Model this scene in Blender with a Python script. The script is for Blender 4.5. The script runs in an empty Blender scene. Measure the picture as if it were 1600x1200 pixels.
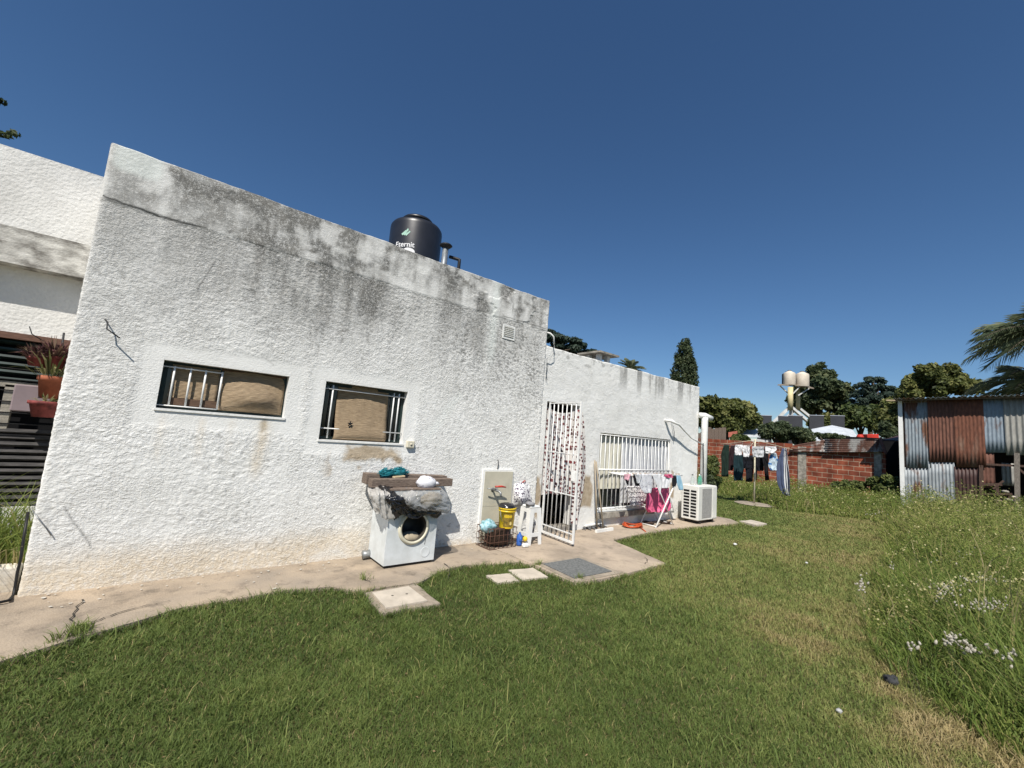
import bpy, math, random
import numpy as np
from mathutils import Vector, Matrix
random.seed(7)
rng = np.random.default_rng(7)
PI = math.pi
scene = bpy.context.scene
COL = scene.collection

# ------------------------------------------------------------------ camera
EYE = 1.42
F, YAW, PITCH, ROLL = 656.105, 0.892526, 0.119418, 0.080834
_f = np.array([math.cos(PITCH)*math.cos(YAW), math.cos(PITCH)*math.sin(YAW), math.sin(PITCH)])
_r0 = np.array([math.sin(YAW), -math.cos(YAW), 0.0]); _u0 = np.cross(_r0, _f)
_r = math.cos(ROLL)*_r0 + math.sin(ROLL)*_u0
_u = -math.sin(ROLL)*_r0 + math.cos(ROLL)*_u0
cam = bpy.data.cameras.new("camera"); camo = bpy.data.objects.new("camera", cam); COL.objects.link(camo)
cam.sensor_width = 36.0; cam.lens = F/1600*36.0; cam.clip_start = 0.05; cam.clip_end = 3000
M = Matrix(((_r[0], _u[0], -_f[0], 0), (_r[1], _u[1], -_f[1], 0), (_r[2], _u[2], -_f[2], EYE), (0, 0, 0, 1)))
camo.matrix_world = M
scene.camera = camo

def ray(px, py):
    return (px-800)/F*_r - (py-600)/F*_u + _f
E0 = np.array([0, 0, EYE])
def G(px, py, z=0.0):            # point of the ground (or height z) seen there
    d = ray(px, py); return Vector(E0 + d*((z-EYE)/d[2]))
def W(px, py, Y):                # point of the plane Y = const (parallel to the house wall)
    d = ray(px, py); return Vector(E0 + d*(Y/d[1]))
def B(px, py, X):                # point of the plane X = const (parallel to the shed front)
    d = ray(px, py); return Vector(E0 + d*(X/d[0]))
def Dp(px, py, z):               # point at depth z
    return Vector(E0 + ray(px, py)*z)

# ------------------------------------------------------------------ light
AZ, EL = math.radians(41), math.radians(51)
world = bpy.data.worlds.new("World"); scene.world = world; world.use_nodes = True
nt = world.node_tree
bg = nt.nodes["Background"]
sky = nt.nodes.new("ShaderNodeTexSky"); sky.sky_type = 'NISHITA'; sky.sun_disc = False
sky.sun_elevation = EL; sky.sun_rotation = math.atan2(-math.cos(AZ), -math.sin(AZ))
sky.air_density = 1.0; sky.dust_density = 0.2; sky.ozone_density = 6.0; sky.altitude = 30
hs = nt.nodes.new('ShaderNodeHueSaturation'); hs.inputs['Saturation'].default_value = 1.10; nt.links.new(sky.outputs[0], hs.inputs['Color']); nt.links.new(hs.outputs[0], bg.inputs[0]); bg.inputs[1].default_value = 0.070
sun = bpy.data.lights.new("sun", 'SUN'); sun.energy = 5.0; sun.angle = math.radians(0.5); sun.color = (1.0, 0.95, 0.87)
suno = bpy.data.objects.new("sun", sun); COL.objects.link(suno)
suno.rotation_euler = Vector((math.cos(AZ)*math.cos(EL), math.sin(AZ)*math.cos(EL), -math.sin(EL))).to_track_quat('-Z', 'Y').to_euler()
suno.location = (-6, -6, 12)
scene.view_settings.view_transform = 'Standard'; scene.view_settings.look = 'None'
scene.view_settings.exposure = 0.38; scene.view_settings.gamma = 1.0; scene.view_settings.use_curve_mapping = False
scene.render.engine = 'CYCLES'
scene.cycles.max_bounces = 8; scene.cycles.transparent_max_bounces = 12

# ------------------------------------------------------------------ noise
_tab = rng.random((4, 256, 256))
def vnoise(x, y, s=0):
    x = np.asarray(x, float); y = np.asarray(y, float)
    xi = np.floor(x).astype(int); yi = np.floor(y).astype(int); fx = x-xi; fy = y-yi
    fx = fx*fx*(3-2*fx); fy = fy*fy*(3-2*fy); t = _tab[s % 4]; o = 37*s
    a = t[(xi+o) & 255, (yi+o) & 255]; b = t[(xi+1+o) & 255, (yi+o) & 255]
    c = t[(xi+o) & 255, (yi+1+o) & 255]; d = t[(xi+1+o) & 255, (yi+1+o) & 255]
    return (a*(1-fx)+b*fx)*(1-fy)+(c*(1-fx)+d*fx)*fy
def fbm(x, y, octv=4, s=0, g=0.5):
    v = 0; a = 1; n = 0
    for k in range(octv):
        v = v+a*vnoise(x*2**k, y*2**k, s+k); n += a; a *= g
    return v/n
def sstep(a, b, x):
    t = np.clip((x-a)/(b-a), 0, 1); return t*t*(3-2*t)

# ------------------------------------------------------------------ materials
MATS = {}
def mk(name, col, rough=0.75, var=0.18, scale=12.0, bump=0.0, bscale=60.0, metal=0.0, col2=None, spec=0.3, trans=0.0, stretch=(1, 1, 1), detail=5.0):
    m = bpy.data.materials.new(name); m.use_nodes = True; t = m.node_tree; N = t.nodes; L = t.links
    p = N["Principled BSDF"]; p.inputs["Roughness"].default_value = rough; p.inputs["Metallic"].default_value = metal
    p.inputs["Specular IOR Level"].default_value = spec
    tc = N.new("ShaderNodeTexCoord"); mp = N.new("ShaderNodeMapping"); mp.inputs["Scale"].default_value = stretch
    L.new(tc.outputs["Object"], mp.inputs[0])
    nz = N.new("ShaderNodeTexNoise"); nz.inputs["Scale"].default_value = scale; nz.inputs["Detail"].default_value = detail
    nz.inputs["Roughness"].default_value = 0.6
    L.new(mp.outputs[0], nz.inputs["Vector"])
    rp = N.new("ShaderNodeValToRGB"); c2 = col2 if col2 else tuple(c*(1-2.2*var) for c in col)
    c2 = tuple(max(0.004, c) for c in c2)
    rp.color_ramp.elements[0].position = 0.3; rp.color_ramp.elements[1].position = 0.68
    rp.color_ramp.elements[0].color = (*c2, 1); rp.color_ramp.elements[1].color = (*tuple(min(0.95, c*(1+var*0.3)) for c in col), 1)
    L.new(nz.outputs["Fac"], rp.inputs[0]); L.new(rp.outputs[0], p.inputs["Base Color"])
    if bump > 0:
        n2 = N.new("ShaderNodeTexNoise"); n2.inputs["Scale"].default_value = bscale; n2.inputs["Detail"].default_value = 4
        L.new(mp.outputs[0], n2.inputs["Vector"])
        b = N.new("ShaderNodeBump"); b.inputs["Strength"].default_value = bump; b.inputs["Distance"].default_value = 0.01
        L.new(n2.outputs["Fac"], b.inputs["Height"]); L.new(b.outputs[0], p.inputs["Normal"])
    if trans > 0:
        tr = N.new("ShaderNodeBsdfTranslucent"); L.new(rp.outputs[0], tr.inputs["Color"])
        mx = N.new("ShaderNodeMixShader"); mx.inputs[0].default_value = trans
        L.new(p.outputs[0], mx.inputs[1]); L.new(tr.outputs[0], mx.inputs[2]); L.new(mx.outputs[0], N["Material Output"].inputs["Surface"])
    MATS[name] = m
    return m

def mk_leaf(name, stops, trans=0.35, rough=0.55):
    """leaf colour from the per-vertex 'tint' (species / age differences between leaves)"""
    m = bpy.data.materials.new(name); m.use_nodes = True; t = m.node_tree; N = t.nodes; L = t.links
    p = N["Principled BSDF"]; p.inputs["Roughness"].default_value = rough; p.inputs["Specular IOR Level"].default_value = 0.25
    a = N.new("ShaderNodeAttribute"); a.attribute_name = 'tint'
    rp = N.new("ShaderNodeValToRGB")
    e = rp.color_ramp.elements
    e[0].position = stops[0][0]; e[0].color = (*stops[0][1], 1); e[1].position = stops[-1][0]; e[1].color = (*stops[-1][1], 1)
    for pos, c in stops[1:-1]:
        q = e.new(pos); q.color = (*c, 1)
    L.new(a.outputs["Fac"], rp.inputs[0]); L.new(rp.outputs[0], p.inputs["Base Color"])
    tr = N.new("ShaderNodeBsdfTranslucent"); L.new(rp.outputs[0], tr.inputs["Color"])
    mx = N.new("ShaderNodeMixShader"); mx.inputs[0].default_value = trans
    L.new(p.outputs[0], mx.inputs[1]); L.new(tr.outputs[0], mx.inputs[2]); L.new(mx.outputs[0], N["Material Output"].inputs["Surface"])
    MATS[name] = m
    return m

# ------------------------------------------------------------------ objects
def tag(o, label=None, cat=None, group=None, kind=None):
    if label: o['label'] = label
    if cat: o['category'] = cat
    if group: o['group'] = group
    if kind: o['kind'] = kind
    return o
def thing(name, label, cat, loc, group=None):
    o = bpy.data.objects.new(name, None); COL.objects.link(o); o.location = Vector(loc); o.empty_display_size = 0.1
    return tag(o, label, cat, group)
def wloc(o):
    v = Vector(o.location)
    while o.parent: o = o.parent; v = v+o.location
    return v
def link_mesh(name, me, mat, parent=None, origin=None):
    o = bpy.data.objects.new(name, me); COL.objects.link(o)
    if mat is not None and not me.materials: me.materials.append(mat)
    if parent is not None: o.parent = parent
    if origin is not None: o.location = origin
    return o
def copy_tree(o, parent=None):
    c = o.copy(); COL.objects.link(c); c.parent = parent
    for ch in o.children: copy_tree(ch, c)
    return c

class MB:
    """collects geometry in world coordinates; build() links it as ONE object"""
    def __init__(s): s.v = []; s.f = []; s.sm = []
    def add(s, vs, fs, smooth=False):
        n = len(s.v); s.v.extend([tuple(v) for v in vs]); s.f.extend([tuple(i+n for i in f) for f in fs]); s.sm.extend([smooth]*len(fs)); return s
    def box(s, a, b, M=None, bev=0.0):
        x0, y0, z0 = a; x1, y1, z1 = b
        if bev > 0:
            vs = []; 
            for (sx, X) in ((0, (x0, x1)),):
                pass
            b_ = bev
            ring = [(x0+b_, y0), (x1-b_, y0), (x1, y0+b_), (x1, y1-b_), (x1-b_, y1), (x0+b_, y1), (x0, y1-b_), (x0, y0+b_)]
            cx, cy = (x0+x1)/2, (y0+y1)/2
            def shrink(k): return [(cx+(x-cx)*(1-2*k/(x1-x0)), cy+(y-cy)*(1-2*k/(y1-y0))) for x, y in ring]
            r1 = shrink(b_)
            vs = [(x, y, z0) for x, y in r1]+[(x, y, z0+b_) for x, y in ring]+[(x, y, z1-b_) for x, y in ring]+[(x, y, z1) for x, y in r1]
            fs = [tuple(range(7, -1, -1)), tuple(range(24, 32))]
            for l in range(3):
                for i in range(8):
                    j = (i+1) % 8; fs.append((l*8+i, l*8+j, l*8+8+j, l*8+8+i))
        else:
            vs = [(x0, y0, z0), (x1, y0, z0), (x1, y1, z0), (x0, y1, z0), (x0, y0, z1), (x1, y0, z1), (x1, y1, z1), (x0, y1, z1)]
            fs = [(0, 3, 2, 1), (4, 5, 6, 7), (0, 1, 5, 4), (1, 2, 6, 5), (2, 3, 7, 6), (3, 0, 4, 7)]
        if M is not None: vs = [M @ Vector(v) for v in vs]
        return s.add(vs, fs)
    def bar(s, p, q, w, h=None, up=(0, 0, 1)):
        p = Vector(p); q = Vector(q); h = h or w; d = (q-p).normalized(); up = Vector(up)
        if abs(d.dot(up)) > 0.95: up = Vector((0, 1, 0))
        a = d.cross(up).normalized()*(w/2); b = a.cross(d).normalized()*(h/2)
        vs = [p-a-b, p+a-b, p+a+b, p-a+b, q-a-b, q+a-b, q+a+b, q-a+b]
        return s.add(vs, [(0, 1, 2, 3), (7, 6, 5, 4), (4, 5, 1, 0), (5, 6, 2, 1), (6, 7, 3, 2), (7, 4, 0, 3)])
    def tube(s, pts, r, n=8, cap=True, smooth=True):
        pts = [Vector(p) for p in pts]; k = len(pts); rr = r if isinstance(r, (list, tuple)) else [r]*k
        vs = []; fs = []; prev = None
        for i in range(k):
            d = (pts[min(i+1, k-1)]-pts[max(i-1, 0)])
            d = d.normalized() if d.length > 1e-9 else Vector((0, 0, 1))
            if prev is None:
                a = d.cross(Vector((0, 0, 1)) if abs(d.z) < 0.9 else Vector((1, 0, 0))).normalized()
            else:
                a = (prev-d*prev.dot(d)); a = a.normalized() if a.length > 1e-6 else d.orthogonal().normalized()
            prev = a; b = d.cross(a)
            for j in range(n):
                t = 2*PI*j/n; vs.append(pts[i]+(a*math.cos(t)+b*math.sin(t))*rr[i])
        for i in range(k-1):
            for j in range(n):
                jj = (j+1) % n; fs.append((i*n+j, i*n+jj, (i+1)*n+jj, (i+1)*n+j))
        if cap: fs.append(tuple(range(n-1, -1, -1))); fs.append(tuple((k-1)*n+j for j in range(n)))
        return s.add(vs, fs, smooth)
    def lathe(s, prof, c=(0, 0, 0), n=24, M=None, smooth=True, cap=False):
        vs = []; fs = []; k = len(prof)
        for (r, z) in prof:
            for j in range(n):
                t = 2*PI*j/n; v = Vector((r*math.cos(t), r*math.sin(t), z))
                vs.append((M @ v if M is not None else v)+Vector(c))
        for i in range(k-1):
            for j in range(n):
                jj = (j+1) % n; fs.append((i*n+j, i*n+jj, (i+1)*n+jj, (i+1)*n+j))
        if cap: fs.append(tuple(range(n-1, -1, -1))); fs.append(tuple((k-1)*n+j for j in range(n)))
        return s.add(vs, fs, smooth)
    def blob(s, c, r, n=14, noise=0.25, seed=0, freq=1.6):
        vs = []; fs = []; m = n//2+1
        for i in range(m+1):
            th = PI*i/m
            for j in range(n):
                ph = 2*PI*j/n; d = Vector((math.sin(th)*math.cos(ph), math.sin(th)*math.sin(ph), math.cos(th)))
                k = 1+noise*2*(float(fbm(d.x*freq*2+d.z*3.1+seed*7.3+20, d.y*freq*2+d.z*1.7+seed*3.1+20, 3, seed))-0.5)
                vs.append((c[0]+d.x*r[0]*k, c[1]+d.y*r[1]*k, c[2]+d.z*r[2]*k))
        for i in range(m):
            for j in range(n):
                jj = (j+1) % n; fs.append((i*n+j, (i+1)*n+j, (i+1)*n+jj, i*n+jj))
        return s.add(vs, fs, True)
    def sheet(s, ctrl, nu=20, nv=20, crumple=0.0, cf=12.0, folds=0.0, ff=20.0, seed=0, fold_dir=None, smooth=True):
        """smooth surface through a small grid of control points, with crumples and vertical folds"""
        C = np.array([[tuple(p) for p in row] for row in ctrl], float)
        R, K = C.shape[:2]
        def cr(n, m):
            t = np.linspace(0, m-1, n); i = np.clip(np.floor(t).astype(int), 0, max(m-2, 0)); f = t-i
            Wt = np.zeros((n, m))
            for q in range(n):
                if m == 1: Wt[q, 0] = 1; continue
                a, b_ = i[q], i[q]+1; x = f[q]
                h = [-0.5*x**3+x*x-0.5*x, 1.5*x**3-2.5*x*x+1, -1.5*x**3+2*x*x+0.5*x, 0.5*x**3-0.5*x*x]
                ids = [a-1, a, b_, b_+1]
                for kk, w in zip(ids, h):
                    if kk < 0: Wt[q, 0] += 2*w; Wt[q, 1] -= w
                    elif kk > m-1: Wt[q, m-1] += 2*w; Wt[q, m-2] -= w
                    else: Wt[q, kk] += w
            return Wt
        P = np.einsum('ar,rkc,bk->abc', cr(nv, R), C, cr(nu, K))
        du = np.gradient(P, axis=1); dv = np.gradient(P, axis=0); Nn = np.cross(du, dv); Nn /= np.linalg.norm(Nn, axis=2, keepdims=True)+1e-9
        U, V = np.meshgrid(np.linspace(0, 1, nu), np.linspace(0, 1, nv))
        dsp = 0
        if crumple: dsp = dsp+crumple*2*(fbm(U*cf+seed*3.7+9, V*cf+seed*1.3+9, 4, seed, 0.6)-0.5)
        if folds: dsp = dsp+folds*np.sin(U*ff+2.2*(fbm(U*5+seed, V*1.5+seed+3, 2, seed)-0.5)*3)*(0.45+0.55*V)
        Q = P+Nn*(dsp[..., None] if not np.isscalar(dsp) else dsp)
        fs = [(i*nu+j, i*nu+j+1, (i+1)*nu+j+1, (i+1)*nu+j) for i in range(nv-1) for j in range(nu-1)]
        return s.add(Q.reshape(-1, 3).tolist(), fs, smooth)
    def build(s, name, mat, parent=None, bevel=0.0, solid=0.0):
        off = wloc(parent) if parent is not None else Vector((0, 0, 0))
        me = bpy.data.meshes.new(name); me.from_pydata([(v[0]-off[0], v[1]-off[1], v[2]-off[2]) for v in s.v], [], s.f)
        me.polygons.foreach_set('use_smooth', s.sm); me.update()
        o = link_mesh(name, me, mat, parent)
        if solid:
            md = o.modifiers.new("thickness", 'SOLIDIFY'); md.thickness = solid; md.offset = 0
        if bevel:
            md = o.modifiers.new("bevel", 'BEVEL'); md.width = bevel; md.segments = 2; md.limit_method = 'ANGLE'; md.angle_limit = math.radians(40)
        return o

def np_mesh(name, V, Q, mat, parent=None, attrs=None, smooth=False, mats=None, midx=None):
    """fast mesh from numpy: V (n,3), Q (m,k)"""
    off = np.array(wloc(parent)) if parent is not None else np.zeros(3)
    me = bpy.data.meshes.new(name); n = len(V); m, k = Q.shape
    me.vertices.add(n); me.vertices.foreach_set('co', (V-off).astype(np.float32).ravel())
    me.loops.add(m*k); me.loops.foreach_set('vertex_index', Q.astype(np.int32).ravel())
    me.polygons.add(m); me.polygons.foreach_set('loop_start', np.arange(0, m*k, k, dtype=np.int32))
    me.polygons.foreach_set('loop_total', np.full(m, k, dtype=np.int32))
    me.polygons.foreach_set('use_smooth', np.full(m, smooth))
    for mm in (mats or []): me.materials.append(mm)
    if midx is not None: me.polygons.foreach_set('material_index', midx.astype(np.int32))
    for kx, a in (attrs or {}).items():
        at = me.attributes.new(kx, 'FLOAT', 'POINT'); at.data.foreach_set('value', a.astype(np.float32))
    me.update(calc_edges=True)
    return link_mesh(name, me, mat, parent)
# ================================================================== materials for the house
def wall_material():
    m = bpy.data.materials.new("whitewashed_plaster"); m.use_nodes = True; t = m.node_tree; N = t.nodes; L = t.links
    p = N["Principled BSDF"]; p.inputs["Roughness"].default_value = 0.9; p.inputs["Specular IOR Level"].default_value = 0.12
    tc = N.new("ShaderNodeTexCoord")
    def noise(sc, det=5, rough=0.6, st=(1, 1, 1)):
        mp = N.new("ShaderNodeMapping"); mp.inputs["Scale"].default_value = st; L.new(tc.outputs["Object"], mp.inputs[0])
        n = N.new("ShaderNodeTexNoise"); n.inputs["Scale"].default_value = sc; n.inputs["Detail"].default_value = det; n.inputs["Roughness"].default_value = rough
        L.new(mp.outputs[0], n.inputs["Vector"]); return n.outputs["Fac"]
    def ramp(sock, a, b, ca=(0, 0, 0), cb=(1, 1, 1)):
        r = N.new("ShaderNodeValToRGB"); r.color_ramp.elements[0].position = a; r.color_ramp.elements[1].position = b
        r.color_ramp.elements[0].color = (*ca, 1); r.color_ramp.elements[1].color = (*cb, 1); L.new(sock, r.inputs[0]); return r.outputs[0]
    def mix(f, a, b):
        x = N.new("ShaderNodeMix"); x.data_type = 'RGBA'; L.new(f, x.inputs[0])
        for s, v in ((6, a), (7, b)):
            if isinstance(v, tuple): x.inputs[s].default_value = (*v, 1)
            else: L.new(v, x.inputs[s])
        return x.outputs[2]
    def math_(op, a, b):
        x = N.new("ShaderNodeMath"); x.operation = op; x.use_clamp = True
        for i, v in enumerate((a, b)):
            if isinstance(v, (int, float)): x.inputs[i].default_value = v
            else: L.new(v, x.inputs[i])
        return x.outputs[0]
    def attr(n):
        a = N.new("ShaderNodeAttribute"); a.attribute_name = n; return a.outputs["Fac"]
    base = ramp(noise(2.3), 0.35, 0.7, (0.70, 0.695, 0.665), (0.79, 0.785, 0.76))
    speck = ramp(noise(85, 3, 0.7), 0.36, 0.66)
    fine = ramp(noise(28, 5, 0.7), 0.34, 0.7)
    g = attr('grime')
    gk = math_('MULTIPLY', g, math_('ADD', 0.25, math_('MULTIPLY', math_('ADD', speck, fine), 0.72)))
    gcol = ramp(noise(6, 4), 0.35, 0.65, (0.105, 0.105, 0.10), (0.19, 0.182, 0.165))
    c = mix(gk, base, gcol)
    d = math_('MULTIPLY', attr('damp'), math_('ADD', 0.45, fine))
    c = mix(d, c, (0.62, 0.47, 0.27))
    bare = math_('MULTIPLY', attr('bare'), 1.0)
    c = mix(bare, c, ramp(noise(14, 5), 0.35, 0.7, (0.36, 0.29, 0.205), (0.48, 0.40, 0.30)))
    c = mix(attr('crack'), c, (0.05, 0.05, 0.048))
    c = mix(attr('pale'), c, (0.74, 0.78, 0.74))
    L.new(c, p.inputs["Base Color"])
    b = N.new("ShaderNodeBump"); b.inputs["Strength"].default_value = 0.85; b.inputs["Distance"].default_value = 0.010
    hh = math_('ADD', math_('MULTIPLY', ramp(noise(52, 5, 0.65, (1, 1, 1.35)), 0.38, 0.66), 0.6), math_('MULTIPLY', noise(130, 4, 0.7), 0.4))
    patchy = ramp(noise(1.7, 4, 0.6), 0.36, 0.64, (0.35, 0.35, 0.35), (1, 1, 1))
    L.new(math_('MULTIPLY', math_('MULTIPLY', hh, patchy), math_('SUBTRACT', 1.0, math_('MULTIPLY', attr('smooth'), 0.8))), b.inputs["Height"]); L.new(b.outputs[0], p.inputs["Normal"])
    return m
PLASTER = wall_material()
mk('white_plaster', (0.76, 0.755, 0.73), 0.9, 0.06, 5, 0.35, 45, spec=0.1)
mk('old_concrete', (0.36, 0.33, 0.28), 0.95, 0.3, 9, 0.4, 60, spec=0.1)
mk('roof_felt', (0.25, 0.24, 0.23), 0.95, 0.2, 6)
mk('dark_green_paint', (0.018, 0.035, 0.032), 0.5, 0.2, 9)
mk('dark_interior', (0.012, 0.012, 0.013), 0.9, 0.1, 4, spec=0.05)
mk('glass_dark', (0.01, 0.012, 0.014), 0.08, 0.1, 4, spec=0.6)
mk('white_metal', (0.76, 0.76, 0.74), 0.45, 0.10, 18, spec=0.4)
mk('grey_metal', (0.30, 0.31, 0.31), 0.45, 0.15, 15, metal=0.6)
mk('galv', (0.42, 0.45, 0.47), 0.4, 0.18, 14, metal=0.75)
mk('black_metal', (0.02, 0.02, 0.022), 0.5, 0.2, 15)
mk('white_pvc', (0.78, 0.78, 0.75), 0.4, 0.09, 7, spec=0.4)
mk('ivory_plastic', (0.62, 0.58, 0.46), 0.45, 0.08, 9)
mk('lintel_wood', (0.16, 0.085, 0.06), 0.8, 0.25, 14, stretch=(1, 1, 8))
mk('black_slat', (0.065, 0.06, 0.058), 0.75, 0.3, 12, col2=(0.02, 0.02, 0.02), stretch=(1, 1, 6))

Y0 = 4.58
XL, XC, XR = -0.64, 4.30, 9.08
HT, HL = 3.49, 2.80
W1 = (-0.08, 0.88, 1.40, 1.81); W2 = (1.225, 2.14, 1.21, 1.815)
DOOR = (4.42, 5.17, -0.2, 1.965); WIN = (5.72, 7.95, 0.27, 1.575)
house = thing('house', 'flat roofed house with stained rough white plaster walls beside the lawn', 'house', (XL, Y0, 0))

def rectdist(x, z, r):      # signed distance outside a rectangle
    dx = np.maximum(r[0]-x, x-r[1]); dz = np.maximum(r[2]-z, z-r[3])
    return np.where((dx > 0) & (dz > 0), np.hypot(dx, dz), np.maximum(dx, dz))

def axis(a, b, cuts, d):
    pts = sorted(set([a, b]+[c for c in cuts if a < c < b])); out = []
    for p, q in zip(pts[:-1], pts[1:]):
        n = max(1, int(round((q-p)/d))); out += list(np.linspace(p, q, n+1)[:-1])
    return np.array(out+[b])

def rough_wall(name, x0, x1, z0, z1, Y, holes, d, dispf, attrf, wl=0.14, wr=0.14, wt=0.2):
    S = axis(x0-wl, x1+wr, [x0, x1]+[h[0] for h in holes]+[h[1] for h in holes], d)
    T = axis(z0, z1+wt, [z1]+[h[2] for h in holes]+[h[3] for h in holes], d)
    s, t = np.meshgrid(S, T)
    xo = np.clip(s, x0, x1); zo = np.clip(t, z0, z1); oL = np.maximum(x0-s, 0); oR = np.maximum(s-x1, 0); oT = np.maximum(t-z1, 0)
    h = dispf(s, t); at = attrf(s, t)
    for r in holes:         # flat right at the opening so the reveals meet it
        h = h*sstep(0.0, 0.02, rectdist(s, t, r))
    wgt = np.exp(-np.maximum(oL, oR)/0.012)*np.exp(-oT/0.012)
    X = xo-h*np.where(oL > 0, 1-np.exp(-oL/0.012), 0)+h*np.where(oR > 0, 1-np.exp(-oR/0.012), 0)
    Yy = Y+np.maximum(np.maximum(oL, oR), oT)-h*wgt
    Z = zo+h*np.where(oT > 0, 1-np.exp(-oT/0.012), 0)
    edge = 0.018*(fbm(s*3, s*0+1, 4, 2)-0.5)*sstep(z1-0.12, z1, t)
    Z = Z+edge*1.6
    r_ = 0.006; nearL = np.exp(-((s-x0)/0.012)**2); nearR = np.exp(-((s-x1)/0.012)**2)
    X = X+nearL*r_*0.8-nearR*r_*0.8; Yy = Yy+(nearL+nearR)*r_*0.6
    nT, nS = s.shape
    idx = np.arange(nT*nS).reshape(nT, nS)
    cs = (s[:-1, :-1]+s[1:, 1:])/2; ct = (t[:-1, :-1]+t[1:, 1:])/2
    keep = np.ones_like(cs, bool)
    for r in holes: keep &= ~((cs > r[0]) & (cs < r[1]) & (ct > r[2]) & (ct < r[3]))
    keep &= ~((ct > z1) & ((cs < x0) | (cs > x1)))
    q = np.stack([idx[:-1, :-1], idx[:-1, 1:], idx[1:, 1:], idx[1:, :-1]], -1)[keep]
    V = np.stack([X, Yy, Z], -1).reshape(-1, 3)
    return np_mesh(name, V, q, PLASTER, house, {k: np.clip(v, 0, 1).ravel() for k, v in at.items()}, smooth=True)

def lumps(s, t, k=1.0):
    u = s+0.25*t; 
    a = fbm(s/0.031+0.6*vnoise(s/0.2, t/0.2, 1), t/0.021+(s/0.08), 3, 0, 0.6)
    b = fbm(s/0.017, t/0.013, 2, 2)
    c = fbm(s/0.3, t/0.22, 3, 1)
    rid = 1-np.abs(2*fbm(s/0.045, t/0.032+s/0.1, 3, 3)-1)
    var = 0.6+0.8*vnoise(s/0.5, t/0.4, 2)
    return k*var*(0.0036*sstep(0.36, 0.74, a)+0.0034*b+0.0018*(rid-0.5)+0.0045*(c-0.5))

def tall_disp(s, t):
    k = np.ones_like(s)
    for r, mg in ((W1, 0.16), (W2, 0.13)):
        wob = 0.05*(fbm(s*4, t*4, 3, 2)-0.5)
        ch_ = np.maximum(np.maximum(r[0]-s, s-r[1]), np.maximum(r[2]-t, t-r[3]))
        k = k*(0.22+0.78*sstep(mg-0.05, mg+0.02, ch_+0.5*wob))
    band = sstep(3.0, 3.03, t+0.012*(vnoise(s*3, s*0, 1)-0.5))
    k = k*(1-0.75*band)
    low = 1-0.35*sstep(0.3, 0.0, t)
    k = k*low
    h = lumps(s, t, 1.0)*k
    chips = sstep(0.58, 0.63, fbm(s*3.2+5, t*5+2, 4, 1))*band*sstep(1.2, 0.2, np.abs(s-3.6)+0*t)
    h = h+0.010*band-0.008*chips
    slash = np.abs((s-2.62)*0.5-(t-1.55)*0.35+0.03*vnoise(s*6, t*6, 1)-0.0)
    h = h*(1-0.6*np.exp(-(slash/0.05)**2)*sstep(1.2, 1.35, t)*sstep(1.95, 1.8, t)*sstep(2.15, 2.3, s)*sstep(3.1, 2.9, s))
    return h

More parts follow.
